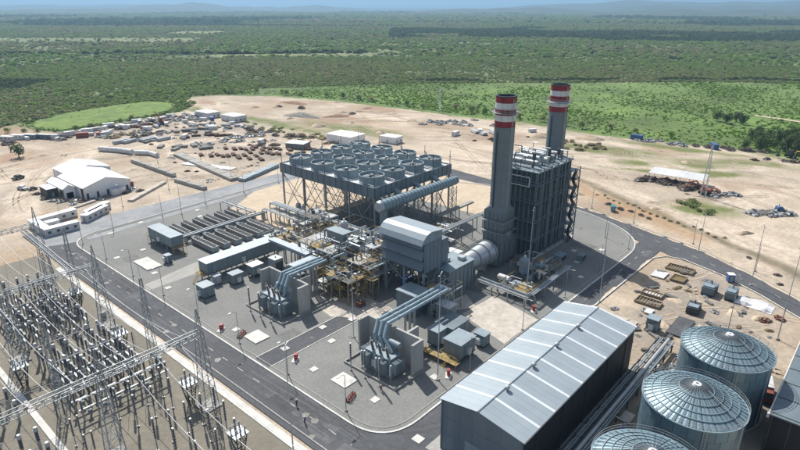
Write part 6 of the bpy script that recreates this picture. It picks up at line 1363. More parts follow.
def make_truck(label, body_m, cab_m):
    t = thing('truck', label, 'truck')
    MB().bb(-3.4, 1.5, -1.2, 1.2, 1.0, 3.2).build('cargo_box', body_m, t); MB().bb(-3.4, 3.6, -.5, .5, .6, 1.0).build('chassis', 'steel_dark', t)
    c = MB(); c.add([(1.7, -1.15, .7), (3.8, -1.15, .7), (3.8, 1.15, .7), (1.7, 1.15, .7), (1.7, -1.1, 2.7), (3.1, -1.1, 2.7), (3.1, 1.1, 2.7), (1.7, 1.1, 2.7), (3.8, -1.15, 1.6), (3.8, 1.15, 1.6)], [(4, 5, 6, 7), (0, 1, 8, 5, 4), (3, 7, 6, 9, 2), (1, 2, 9, 8), (8, 9, 6, 5), (0, 4, 7, 3)]); cb = c.build('cab', cab_m, t)
    MB().add([(3.79, -1.0, 1.72), (3.79, 1.0, 1.72), (3.17, 1.0, 2.6), (3.17, -1.0, 2.6)], [(0, 1, 2, 3)]).build('windscreen', 'glass_dark', cb).location = (.03, 0, .01)
    for x in (-2.6, -1.5, 2.7):
        for y in (-1.0, 1.0): MB().tube((x, y - .15, .5), (x, y + .15, .5), .5, n=14).build('wheel', 'rubber', t)
    return Proto(t)
tr = make_truck('truck', 'container_white', 'container_rust'); tr.at((131.5, 9.8, .0), R(195), 'white box truck with dark red cab parked between tank and dark building')
tr.at((205, 296, -.1), R(30), 'white box truck with red cab among the pipe stacks of the yard'); tr.at((176, 388, -.1), R(100), 'white box truck with red cab by the heaps near the green field')

# ------------------------------------------------------------------ sand lot beside the tanks
def pit(x0, x1, y0, y1, label, m='ochre'):
    t = thing('formwork_pit', label, 'pit'); c = ((x0 + x1) / 2, (y0 + y1) / 2); t.location = (*c, -.06); hx, hy = (x1 - x0) / 2, (y1 - y0) / 2
    for a in ((-hx, hx, -hy, -hy + .25), (-hx, hx, hy - .25, hy), (-hx, -hx + .25, -hy + .25, hy - .25), (hx - .25, hx, -hy + .25, hy - .25)): MB().bb(*a, 0, .7).build('formwork_board', 'timber', t)
    MB().bb(-hx + .25, hx - .25, -hy + .25, hy - .25, 0, .12).build('blinding', 'yard_soil', t)
    n = int(max(hx, hy) * 2 / .9)
    for k in range(n):
        u = -1 + 2 * (k + .5) / n; b = MB(); 
        if hx > hy: b.bb(u * (hx - .4) - .06, u * (hx - .4) + .06, -hy + .3, hy - .3, .35, .5)
        else: b.bb(-hx + .3, hx - .3, u * (hy - .4) - .06, u * (hy - .4) + .06, .35, .5)
        b.build('timber_bar', 'yellow_paint' if m == 'yellow_paint' else 'ochre', t)
pit(184.3, 188.6, 40.2, 48.4, 'long timber formwork pit on the sand near the curved road'); pit(155.2, 159.2, 40.6, 47.5, 'timber formwork pit on the sand nearest the warehouse end'); pit(176.4, 181.0, 40.4, 44.5, 'small yellow timber formwork pit beside the white slab', 'yellow_paint'); pit(161.5, 164.5, 42.0, 48, 'narrow timber formwork pit beside white sheets')
slab(178.2, 48.0, 5.2, 4.0, .3, 'big white slab lying on sand beside the yellow formwork', None, 'white_paint'); slab(149.2, 32.8, 11, 4.2, .25, 'flat grey slab on the sand by the nearest tank', None, 'asphalt'); slab(163, 45.0, 2.2, 5.2, .2, 'white sheets lying beside the narrow formwork pit', None, 'white_paint')
slab(152, 42, 3.0, 2.0, .3, 'pale blocks stacked beside the formwork pit nearest the warehouse', None, 'white_paint'); slab(143, 45, 2, 6, .2, 'pale planks on the sand at the warehouse end', None, 'stain')
o = ehouse(141.8, 144.6, 36.6, 39.4, .2, 3.4, 'dark blue grey cabin on the sand at the pipe run end', stair=False, legs=False, wall='slate_paint', roof='slate_light')
def machine(x, y, rz, label, m='slate_paint', sx=5, sy=3.4, h=2.6):
    t = thing('mobile_generator', label, 'machine', (x, y, -.1), rz); MB().bb(-sx / 2, sx / 2, -sy / 2, sy / 2, .45, h).build('canopy', m, t); MB().bb(-sx / 2 - .3, sx / 2 + .3, -sy / 2, sy / 2, .2, .45).build('skid_frame', 'steel_dark', t)
    MB().bb(-sx / 2 + .4, 0, -sy / 2 + .3, sy / 2 - .3, h, h + .35).build('radiator_hood', 'slate_light', t); MB().tube((sx * .25, 0, h), (sx * .25, 0, h + 1), .15, n=8).build('exhaust', 'steel_dark', t)
    for k in range(4): MB().bb(-sx / 2 + .4 + k * sx * .22, -sx / 2 + .9 + k * sx * .22, -sy / 2 - .04, -sy / 2 - .003, .8, h - .4).build('louvre', 'seam', t)
    for s_ in (-1, 1): MB().tube((s_ * sx * .3, -sy / 2 - .1, .25), (s_ * sx * .3, sy / 2 + .1, .25), .3, n=10).build('axle_wheels', 'rubber', t)
machine(175.5, 32.8, 0, 'dark slate generator set with grey hood on the sand'); machine(161, 33, .1, 'low dark compressor on the sand beside the grey slab', 'steel_dark', 5, 3.2, 1.9); machine(176.8, 27.2, .05, 'dark blue grey container sized machine next to the white tarpaulin', 'slate_paint', 5.5, 2.8, 2.4)
machine(151, 24.0, .3, 'dark pump unit on the sand behind the nearest tank', 'steel_dark', 3, 2, 2); machine(146.5, 22.5, 1.1, 'slate pump unit on the sand behind the nearest tank', 'slate_paint', 2.6, 2, 2.4)
def cabin(x, y, rz, sx, sy, h, label, m, roof='container_white', name='site_cabin', cat='cabin', group=None):
    t = thing(name, label, cat, (x, y, -.12), rz, group); MB().bb(-sx / 2, sx / 2, -sy / 2, sy / 2, .15, h).build('wall', m, t); MB().bb(-sx / 2 - .12, sx / 2 + .12, -sy / 2 - .12, sy / 2 + .12, h, h + .14).build('roof', roof, t)
    n = max(1, int(sx / 3))
    for k in range(n):
        x_ = -sx / 2 + (k + .5) * sx / n; w = MB().bb(x_ - .55, x_ + .55, -sy / 2 - .05, -sy / 2 - .003, 1.1, 2.0).build('window', 'glass_dark', t); MB().bb(x_ - .65, x_ + .65, -sy / 2 - .08, -sy / 2 - .052, 1.0, 1.1).build('sill', 'steel_light', w)
    MB().bb(-sx / 2 - .05, -sx / 2 - .003, -.5, .5, .2, 2.2).build('door', 'slate_light', t)
    for a in (-1, 1):
        for b in (-1, 1): MB().bb(a * (sx / 2 - .3) - .15, a * (sx / 2 - .3) + .15, b * (sy / 2 - .3) - .15, b * (sy / 2 - .3) + .15, 0, .15).build('block', 'concrete', t)
    return t
cabin(188.1, 30.2, .6, 1.8, 1.8, 2.5, 'small bright blue portable hut with white roof by the curved road', 'blue_plastic'); cabin(228, 84, .5, 3, 1.6, 2.2, 'small teal covered box on the sand beside the curved road', 'teal_tarp', 'teal_tarp')
tpm = MB(); tp = thing('tarpaulin', 'crumpled white tarpaulin spread over goods on the sand behind the machines', 'tarpaulin'); rgp = random.Random(2)
for i in range(9):
    for j in range(7): u, v_ = i / 8, j / 6; tpm.v.append((174 + 5.6 * u - 1.0 * v_, 26.2 - 10 * v_, (.1 + rgp.uniform(.1, .9)) if 0 < i < 8 and 0 < j < 6 else -.05))
tpm.f = [(i * 7 + j, i * 7 + j + 1, (i + 1) * 7 + j + 1, (i + 1) * 7 + j) for i in range(8) for j in range(6)]
tpm.build('sheet', 'white_tarp', tp)

# ------------------------------------------------------------------ heaps, stacks and stores of the yard
def one(name, cat, mb):
    o = mb.build(name); tag(o, 'store', cat); return Proto(o)
def make_pipestack(n, L, r_, m, label_kind):
    row = n; z = .25 + r_; k_ = 0; mb = MB()
    while row > 0 and k_ < 3:
        for k in range(row): mb.tube((-L / 2 + random.uniform(-.2, .2), (k - (row - 1) / 2) * 2.05 * r_, z), (L / 2 + random.uniform(-.2, .2), (k - (row - 1) / 2) * 2.05 * r_, z), r_, n=8)
        row -= 1; z += 1.75 * r_; k_ += 1
    mb.mark(m)
    for s_ in (-.35, .35): mb.bb(s_ * L - .12, s_ * L + .12, -n * r_ - .2, n * r_ + .2, 0, .25)
    return one('pipe_stack', 'pipe stack', mb.mark('timber'))
def make_heap(seed, m, w, h, n, name, cat):
    """A heap of broken bits: beams, sheets and boxes tumbled together."""
    rg_ = random.Random(seed); mb = MB()
    for k in range(n):
        a, d_ = rg_.uniform(0, 6.28), w * math.sqrt(rg_.random()); z = h * (1 - d_ / w) * rg_.uniform(.1, 1)
        s_ = rg_.choice([(2.4, .25, .2), (1.4, 1.0, .12), (.9, .7, .6), (3.2, .18, .16), (1.2, .9, .8)]); mb.box((d_ * math.cos(a), d_ * math.sin(a) * .6, z + .25), s_, rg_.uniform(0, 3.14), rg_.uniform(-.4, .4)).mark(rg_.choice(m))
    return one(name, cat, mb)
def make_container(m):
    t = thing('shipping_container', 'c', 'container'); MB().bb(-3, 3, -1.2, 1.2, .1, 2.55).build('body', m, t); MB().bb(-3.05, 3.05, -1.25, 1.25, 2.55, 2.65).build('roof', m, t)
    for y in (-.6, .6): MB().bb(-3.06, -3.003, y - .55, y + .55, .2, 2.5).build('door', m, t)
    return Proto(t)
def make_beamstack(m):
    mb = MB()
    for z in range(3):
        for k in range(5): mb.bb(-4, 4, -1.5 + k * .66, -1.1 + k * .66, .2 + z * .42, .55 + z * .42)
    mb.mark(m)
    for x in (-2.6, 2.6): mb.bb(x - .1, x + .1, -1.8, 1.8, 0, .2)
    return one('beam_stack', 'beam stack', mb.mark('timber'))
ps_g, ps_d = make_pipestack(6, 9, .28, 'steel_light', 'p'), make_pipestack(9, 6, .15, 'rusty_steel', 'p'); 
hp_d = make_heap(3, ['dark_scrap', 'rusty_steel', 'grey_scrap'], 3.4, 1.7, 70, 'scrap_heap', 'heap'); hp_g = make_heap(4, ['grey_scrap', 'steel_light', 'dark_scrap', 'container_white'], 3.6, 1.6, 70, 'scrap_heap', 'heap')
hp_r = make_heap(5, ['container_rust', 'rusty_steel', 'timber'], 3.0, 1.9, 60, 'scrap_heap', 'heap'); hp_t = make_heap(6, ['timber', 'ochre', 'grey_scrap'], 3.0, 1.5, 60, 'timber_heap', 'heap')
ct_w, ct_b, ct_r = make_container('container_white'), make_container('container_blue'), make_container('container_rust'); bs_g = make_beamstack('grey_scrap')
rgp = random.Random(12)
def put(proto, pts, label, group, s=(.8, 1.25), rz=None):
    for (x, y) in pts: proto.at((x, y, -.12), rgp.uniform(0, 3.14) if rz is None else rz + rgp.uniform(-.08, .08), label, group, rgp.uniform(*s))
line = lambda a, b, n, j=1.5: [(a[0] + (b[0] - a[0]) * k / max(1, n - 1) + rgp.uniform(-j, j), a[1] + (b[1] - a[1]) * k / max(1, n - 1) + rgp.uniform(-j, j)) for k in range(n)]
# strip of stores along the bright field
fieldside = line((128, 410), (228, 418), 48, 7)
put(hp_g, fieldside[0::4], 'pale grey scrap heap in the stores beside the bright green field', 'grey heaps beside the green field'); put(hp_d, fieldside[1::4], 'dark scrap heap in the stores beside the bright green field', 'dark heaps beside the green field'); put(ct_w, fieldside[2::4], 'white shipping container in the stores beside the bright green field', 'white containers beside the green field'); put(bs_g, fieldside[3::4], 'stack of grey beams in the stores beside the bright green field', 'grey beams beside the green field')
put(hp_r, line((170, 404), (196, 408), 6, 4), 'rust red scrap heap in the stores beside the bright green field', 'red heaps beside the green field'); put(hp_t, line((150, 385), (172, 388), 5, 4), 'brown timber heap by the curved white pipes', 'timber heaps by the white pipes')
put(ct_b, line((186, 398), (226, 392), 2, 6), 'blue shipping container in the stores beside the bright green field', 'blue containers beside the green field'); put(hp_g, line((196, 408), (222, 404), 6, 4), 'pale grey scrap heap near the blue containers', 'grey heaps near the blue containers')
put(ps_g, line((150, 366), (170, 352), 5, 3), 'bundle of bright steel pipes behind the white tent', 'bright pipes behind the tent', rz=.2); put(hp_d, line((160, 372), (182, 376), 5, 3), 'dark scrap heap among bright pipes behind the white tent', 'dark heaps behind the tent')
put(ps_d, line((185, 345), (205, 335), 6, 4), 'bundle of rusty brown pipes in the middle storage yard', 'dark pipes in the middle yard', rz=-.5); put(bs_g, line((190, 365), (210, 360), 5, 4), 'stack of grey beams in the middle storage yard', 'grey beams in the middle yard')
for (x0, y0) in ((168, 292), (174, 285), (181, 279), (186, 296), (178, 270), (190, 276), (192, 288), (200, 286), (196, 268), (203, 276)):
    put(ps_d, line((x0 - 3, y0 + 6), (x0 + 3, y0 - 6), 3, .5), 'bundle of rusty brown pipes in neat rows behind the condenser', 'rusty pipe rows behind the condenser', (.8, 1), rz=1.2)
put(hp_g, line((196, 322), (225, 320), 7, 4), 'pale grey scrap heap at the weedy bank', 'grey heaps at the weedy bank'); put(hp_d, line((222, 345), (232, 290), 9, 5), 'dark scrap heap at the weedy bank', 'dark heaps at the weedy bank'); put(hp_t, line((236, 300), (240, 268), 5, 3), 'brown timber heap at the weedy bank', 'timber heaps at the weedy bank')
for i, (x, y, sx, sy, rz) in enumerate([(233, 404, 11, 17, .05), (238, 376, 11, 16, .05)]): cabin(x, y, rz, sx, sy, 4.2, ('white roofed store shed beside the dirt track at the bank', 'pale roofed store shed next to the white roofed shed')[i], 'container_white', 'container_white', 'store_shed', 'shed')
put(ps_d, line((206, 262), (232, 244), 6, 4), 'rusty brown pipe bundle close behind the condenser', 'dark pipes behind the condenser'); put(hp_d, line((200, 232), (222, 240), 4, 3), 'dark scrap heap close behind the condenser', 'dark heaps behind the condenser')
cabin(244, 262, .1, 14, 20, 5.0, 'white walled store tent standing behind the condenser', 'white_tarp', 'white_tarp', 'store_tent', 'tent'); cabin(262, 240, .1, 8, 12, 4.0, 'smaller white store tent beside the white walled one', 'white_tarp', 'white_tarp', 'store_tent', 'tent'); cabin(214, 272, .4, 9, 12, 3.2, 'low white roofed shelter beside the rusty pipe rows', 'grey_scrap', 'white_tarp', 'store_shed', 'shed')
put(hp_g, line((176, 330), (214, 300), 12, 6), 'pale grey scrap heap between rusty pipe rows and middle yard', 'grey heaps of the middle yard', (.5, 1)); put(bs_g, line((160, 330), (182, 312), 8, 5), 'stack of grey beams between tent and rusty pipe rows', 'grey beams by the tent', (.6, 1)); put(ps_g, line((206, 380), (226, 350), 8, 5), 'bundle of bright steel pipes below the store sheds', 'bright pipes by the store sheds', (.7, 1)); put(hp_t, line((216, 330), (236, 262), 9, 4), 'low brown brush heap along the weedy bank foot', 'brush heaps along the bank', (.5, .9)); put(hp_d, line((196, 300), (212, 286), 5, 4), 'dark scrap heap at the end of the rusty pipe rows', 'dark heaps of the pipe rows', (.5, .9)); put(hp_g, line((148, 396), (186, 372), 10, 5), 'pale grey scrap heap round the white pipe sections', 'grey heaps round the white pipes', (.5, 1))
put(hp_g, line((330, 250), (350, 215), 9, 6), 'grey scrap heap on the sand between mast and chimneys', 'grey heaps toward the far mast', (.5, 1)); put(hp_d, line((300, 200), (345, 178), 7, 5), 'dark scrap heap on the sand behind the boiler', 'dark heaps behind the boiler', (.4, .8)); put(hp_d, line((364, 60), (372, 44), 4, 3), 'dark scrap heap by the dark trees', 'dark heaps by the dark trees', (.6, 1))
more_ = [(rgp.uniform(140, 232), rgp.uniform(345, 422)) for _ in range(110)] + [(rgp.uniform(95, 150), rgp.uniform(398, 424)) for _ in range(25)]
put(hp_g, more_[0::5], 'small pale scrap pile in the storage yard behind the tent', 'small pale piles of the yard', (.35, .8)); put(hp_d, more_[1::5], 'small dark scrap pile in the storage yard behind the tent', 'small dark piles of the yard', (.35, .7)); put(bs_g, more_[2::5], 'small beam stack in the storage yard behind the tent', 'small beam stacks of the yard', (.5, .9)); put(ct_w, more_[3::5], 'white container in the storage yard behind the tent', 'white containers of the yard', (.6, 1)); put(hp_r, more_[4::5], 'small rust red pile in the storage yard behind the tent', 'small red piles of the yard', (.3, .6))
near_ = [(rgp.uniform(138, 200), rgp.uniform(244, 330)) for _ in range(26)]
put(hp_g, near_[0::2], 'small pale pile between the panel stacks behind the coolers', 'small pale piles behind the coolers', (.25, .5)); put(hp_d, near_[1::2], 'small dark pile between the panel stacks behind the coolers', 'small dark piles behind the coolers', (.25, .5))
# long low block walls and pipes in the yard
def longwall(p, q, h, w, label, m='container_white', cat='wall', name='low_wall'):
    L = math.hypot(q[0] - p[0], q[1] - p[1]); rz = math.atan2(q[1] - p[1], q[0] - p[0]); t = thing(name, label, cat, (*p, -.15), rz); n = max(2, int(L / 3.0))
    for k in range(n): MB().bb(L * k / n + .02, L * (k + 1) / n - .02, -w / 2, w / 2, 0, h * (1 + .05 * (k % 3))).build('block', m, t)
longwall((132, 312), (132.3, 268), 1.8, 2.2, 'long low pale block wall ending near the white tent', 'concrete'); longwall((129, 260), (131, 237), 1.6, 2.2, 'shorter low pale block wall near the concrete road', 'concrete'); longwall((156, 308), (149, 240), 1.4, 5.0, 'long wide pale stack of panels running towards the condenser', 'concrete'); longwall((150, 236), (178, 246), 1.6, 4, 'low pale stack of panels beside the concrete road', 'slate_light')
longwall((149, 288), (160, 258), .5, 5, 'flat white panels laid in a row on the sand', 'container_white'); longwall((100, 246), (124, 262), .9, 2.5, 'pale kerb blocks stacked in a line beside the tent', 'stain'); longwall((64, 250), (90, 258), .7, 1.6, 'pale kerb blocks in a line between cabins and tent', 'stain')
wp = thing('white_pipe', 'pair of thick white pipe sections lying on the sand beyond the tent', 'pipe'); MB().pipe([(131, 352, 1.2), (137, 340, 1.2), (140, 330, 1.2)], 1.5, 12).build('section', 'container_white', wp, smooth=True); MB().pipe([(141, 328, 1.1), (146, 320, 1.1), (146, 312, 1.1)], 1.4, 12).build('section', 'container_white', wp, smooth=True)
for k, (x, y) in enumerate([(110, 424), (116, 420), (122, 413), (104, 424)]): cabin(x, y, R(-60), 9, 3, 2.8, ('long white site cabin by the red earth', 'grey blue site cabin in the row by the red earth', 'dark site cabin at the green field corner', 'white site cabin at the end of the row by the red earth')[k], ('container_white', 'slate_light', 'slate_paint', 'container_white')[k])
put(hp_d, line((88, 420), (104, 412), 4, 3), 'dark scrap heap near the red earth and cabins', 'dark heaps by the red earth'); put(ct_r, line((140, 400), (150, 398), 2, 2), 'rust red shipping container near the timber heaps', 'red containers by the timber')
put(hp_d, [(297, 400), (305, 380), (315, 330)], 'dark heap lying on the open bare sand plain', 'dark heaps on the open sand'); put(hp_g, line((322, 262), (352, 240), 8, 5), 'grey scrap heap near the far lattice mast', 'grey heaps by the far mast'); put(ps_g, line((318, 215), (334, 200), 6, 3), 'row of pale pipe bundles left of the chimneys on the sand', 'pipe bundles beside the chimneys', rz=1.0); put(ct_w, line((306, 225), (345, 190), 4, 4), 'white container among the pipe bundles behind the boiler', 'white containers behind the boiler')
put(hp_g, line((372, 130), (375, 100), 8, 4), 'grey scrap heap along the scrub edge behind the open shed', 'grey heaps along the scrub edge'); put(hp_d, line((376, 92), (384, 62), 6, 3), 'dark scrap heap along the scrub edge behind the open shed', 'dark heaps along the scrub edge'); put(ct_b, [(377, 84), (371, 128)], 'blue container along the scrub edge behind the open shed', 'blue containers along the scrub edge')

# the big white tent hall with annexes
th = thing('tent_hall', 'large white gabled tent hall with open dark sides standing in the sand', 'tent')
def tent(x0, x1, y0, y1, ze, zr, wall, nm):
    """Ridge runs along y."""
    xm = (x0 + x1) / 2
    r_ = MB()
    for (xa, za, xb, zb) in ((x0 - .4, ze - .1, xm, zr), (xm, zr, x1 + .4, ze - .1)):
        n = max(3, int((y1 - y0) / 5))
        for k in range(n):
            ya, yb = y0 - .4 + (y1 - y0 + .8) * k / n + .01, y0 - .4 + (y1 - y0 + .8) * (k + 1) / n - .01
            MB().add([(xa, ya, za), (xb, ya, zb), (xb, yb, zb), (xa, yb, za), (xa, ya, za - .08), (xb, ya, zb - .08), (xb, yb, zb - .08), (xa, yb, za - .08)], [(0, 1, 2, 3), (4, 7, 6, 5), (0, 4, 5, 1), (2, 6, 7, 3), (1, 5, 6, 2), (3, 7, 4, 0)]).build('roof_panel', 'white_tarp', th)
    MB().add([(x0, y0, 0), (x1, y0, 0), (x1, y0, ze), (xm, y0, zr - .15), (x0, y0, ze)], [(0, 1, 2, 3, 4)]).build('gable', 'white_tarp', th)
    n = max(2, int((y1 - y0) / 5))
    for k in range(n + 1):
        for x in (x0, x1): MB().bb(x - .12, x + .12, y0 + (y1 - y0) * k / n - .12, y0 + (y1 - y0) * k / n + .12, 0, ze).build('post', 'steel_light', th)
    if wall: MB().bb(x0, x0 + .1, y0 + 3, y1, 0, ze - .3).build('side_wall', 'white_tarp', th)
    for k in range(5): x = x0 + 1.5 + (x1 - x0 - 3) * k / 4; MB().bb(x - .5, x + .5, y0 - .06, y0 - .01, 0, 2.6).build('gable_opening', 'steel_dark', th)
th.location = (0, 0, -.15)
tent(88, 108.5, 263.5, 292, 5.4, 8.4, True, 'hall'); tent(82.5, 87.4, 271, 290, 4.6, 6.2, False, 'annex'); tent(92, 112, 292.6, 310, 5.4, 8.0, True, 'hall'); 
cabin(80.2, 282, R(90), 9, 4.5, 4.0, 'dark open shelter with white roof against the tent hall', 'steel_dark', 'white_tarp', 'open_shelter', 'shelter'); ct_w.at((101.5, 261, -.12), 0, 'white container in front of the tent hall gable', None, 1); ct_r.at((111, 270, -.12), 1.4, 'rust red container beside the tent hall', None, .9)
for i, (x, y) in enumerate([(80, 268), (88.5, 259.5), (93.5, 258.5), (104, 259.5), (109.5, 264), (110.5, 281), (112, 288), (76.5, 278), (82, 261), (77, 288), (84, 266), (86, 262), (91, 261), (96, 260.5), (107, 262), (112, 276), (114, 284), (113, 292), (78, 272), (110, 258)]): (hp_d if i % 2 else hp_g).at((x, y, -.12), i, ('pale goods piled round the tent hall', 'dark goods piled round the tent hall')[i % 2], 'goods round the tent', .6)
# white site cabins by the switchyard road end
for k, (x, y, L, rz, l) in enumerate([(66.5, 229.6, 12, 0, 'white site cabin facing the concrete road corner'), (61.6, 238, 14, R(90), 'white site cabin set across the end of the switchyard road'), (70.5, 244.6, 14, .1, 'white site cabin at the back of the cabin court'), (82, 237.5, 13, .55, 'long white site cabin slanting beside the concrete road'), (84.5, 241.5, 13, .55, 'long white site cabin slanting behind another beside the tent road'), (66, 237, 4.5, 0, 'small white cabin inside the cabin court')]): cabin(x, y, rz, L, 3.0, 2.9, l, 'container_white', 'white_tarp')
def make_car(m):
    t = thing('parked_car', 'c', 'car'); b = MB(); pr = [(-2.2, .45), (-2.2, .95), (-1.2, 1.05), (-.7, 1.65), (.7, 1.65), (1.3, 1.05), (2.2, .9), (2.25, .45)]; n = len(pr)
    b.add([(x, -.85, z) for x, z in pr] + [(x, .85, z) for x, z in pr], [tuple(range(n)), tuple(range(2 * n - 1, n - 1, -1))] + [(k, n + k, n + (k + 1) % n, (k + 1) % n) for k in range(n)]); b.build('body', m, t)
    for x in (-1.4, 1.4):
        for y in (-.8, .8): MB().tube((x, y - .12, .35), (x, y + .12, .35), .36, n=12).build('wheel', 'rubber', t)
    MB().add([(1.27, -.7, 1.1), (1.27, .7, 1.1), (.75, .65, 1.6), (.75, -.65, 1.6)], [(0, 1, 2, 3)]).build('windscreen', 'glass_dark', t).location = (.02, 0, .02)
    for y in (-.857, .857): MB().add([(-1.0, y, 1.1), (1.1, y, 1.1), (.65, y, 1.55), (-.65, y, 1.55)], [(0, 1, 2, 3)]).build('side_window', 'glass_dark', t)
    for y in (-.6, .6): MB().bb(2.2, 2.27, y - .15, y + .15, .65, .8).build('headlight', 'white_paint', t)
    return Proto(t)
cdk, cwt = make_car('car_dark'), make_car('container_white')
cdk.at((79.5, 322, -.12), .4, 'dark pickup sized car parked on the sand near the lone tree', None, 1.3); cwt.at((75, 301, -.12), 1.9, 'white car parked on the sand beside the tent annex', None, 1.2); cdk.at((78, 297, -.12), .2, 'dark car parked beside the white one near the tent', None, .9); cdk.at((70, 340, -.12), 1.0, 'dark car parked alone at the sandy track')
# red crane and digger
def digger(x, y, rz, m, label, s=1.0):
    t = thing('excavator', label, 'excavator', (x, y, -.1), rz); t.scale = (s, s, s)
    for yy in (-1.1, 1.1): MB().bb(-1.8, 1.8, yy - .3, yy + .3, 0, .8).build('track', 'rubber', t)
    MB().bb(-1.6, 1.4, -1.2, 1.2, .9, 1.9).build('body', m, t); cb = MB().bb(.2, 1.4, .1, 1.2, 1.9, 3.0).build('cab', m, t); MB().bb(1.41, 1.44, .2, 1.1, 2.0, 2.9).build('cab_glass', 'glass_dark', cb)
    MB().pipe([(1.0, -.3, 1.8), (3.4, -.3, 4.6), (6.0, -.3, 4.0)], .25, 6).build('boom', m, t); MB().tube((6.0, -.3, 4.0), (6.6, -.3, 1.6), .2, n=6).build('stick', m, t); MB().bb(6.0, 7.1, -.8, .2, .6, 1.6).build('bucket', 'steel_dark', t)
digger(196, 402, 2.0, 'container_rust', 'rust red excavator among the heaps beside the green field', 1.5); digger(188, 396, .5, 'ochre', 'ochre excavator among the heaps beside the green field', 1.2); digger(384, 46, 2.6, 'steel_dark', 'dark excavator parked beside the dark tree clump', 1.4); digger(372, 38, .8, 'yellow_paint', 'yellow excavator parked on sand near the dark trees', 1.2); digger(278, 62, 2.2, 'container_rust', 'red excavator at the end of the open shed', 1.3)
# open shed on the far side of the road
os_ = thing('open_shed', 'long open shed with pale sheet roof full of scrap on the sand', 'shed', (289.5, 77.5, -.12), R(5)); L, W = 25.0, 11.0
for k in range(8): MB().add([(-W / 2, -L / 2 + L * k / 8 + .02, 4.0), (W / 2, -L / 2 + L * k / 8 + .02, 4.6), (W / 2, -L / 2 + L * (k + 1) / 8 - .02, 4.6), (-W / 2, -L / 2 + L * (k + 1) / 8 - .02, 4.0), (-W / 2, -L / 2 + L * k / 8 + .02, 3.9), (W / 2, -L / 2 + L * k / 8 + .02, 4.5), (W / 2, -L / 2 + L * (k + 1) / 8 - .02, 4.5), (-W / 2, -L / 2 + L * (k + 1) / 8 - .02, 3.9)], [(0, 1, 2, 3), (4, 7, 6, 5), (0, 4, 5, 1), (2, 6, 7, 3), (1, 5, 6, 2), (3, 7, 4, 0)]).build('roof_sheet', 'container_white', os_)
for k in range(5):
    for x, z in ((-W / 2 + .3, 3.95), (W / 2 - .3, 4.5)): MB().tube((x, -L / 2 + .5 + (L - 1) * k / 4, 0), (x, -L / 2 + .5 + (L - 1) * k / 4, z), .12, n=6).build('post', 'steel_dark', os_)
put(hp_d, line((284, 91), (283, 64), 16, 3), 'dark scrap heap under and before the open shed', 'dark heaps at the open shed'); put(hp_g, line((278, 58), (284, 50), 3, 2), 'grey scrap heap at the end of the open shed', 'grey heaps at the open shed'); put(hp_r, [(281, 62), (283, 60)], 'red scrap heap at the end of the open shed', 'red heaps at the open shed')
put(hp_g, line((262, 40), (270, 30), 4, 2), 'grey spoil heap with scrap on the sand beyond the open shed', 'grey spoil beyond the open shed'); machine(272, 32, .5, 'dark blue machine on the grey spoil beyond the open shed', 'container_blue', 3, 2.2, 2.4)
put(hp_d, line((236, 90), (228, 70), 6, 1.2), 'small dark scrap heap along the sandy road bank', 'small heaps along the road bank', (.35, .6)); put(hp_d, [(203, 20), (199, 8), (212, 30), (196, 18)], 'small dark rubble bit beside the dirt track by the curved road', 'rubble beside the curved road', (.25, .4))
lot = [(rgp.uniform(128, 190), rgp.uniform(12, 52)) for _ in range(95)]
lot = [p for p in lot if p[1] < 52 - 0 and p[0] < 170 + p[1] * .5]
put(hp_t, lot[0::3], 'small scatter of timber offcuts on the sand lot', 'timber offcuts on the sand lot', (.15, .42)); put(hp_g, lot[1::3], 'small scatter of grey scrap on the sand lot', 'grey scrap on the sand lot', (.15, .42)); put(bs_g, lot[2::3], 'small stack of grey beams on the sand lot', 'beams on the sand lot', (.25, .45))
put(hp_d, line((128, 40), (140, 46), 6, 2), 'small dark scrap heap at the warehouse end', 'dark scrap at the warehouse end', (.3, .5)); put(hp_r, [(168, 17), (172, 14), (152, 16)], 'small red scrap heap behind the nearest tank', 'red scrap behind the tank', (.4, .6)); put(hp_g, line((126, 28.6), (142, 27.6), 5, 1), 'small grey scrap heap between grey slab and pipe run', 'grey scrap by the pipe run', (.3, .5))
for x, y, h, l in [(274, 61.7, 23, 'grey lattice mast standing in the sand before the open shed'), (366.9, 284, 21, 'thin lattice mast at the scrub edge beyond the sand plain')]:
    t = thing('lattice_mast', l, 'mast', (x, y, -.1)); MB().lattice((0, 0, 0), (0, 0, h), 2.2, .5, 12, .07).build('shaft', 'steel_light', t); MB().tube((0, 0, h), (0, 0, h + 2), .05, n=4).build('rod', 'steel_light', t)
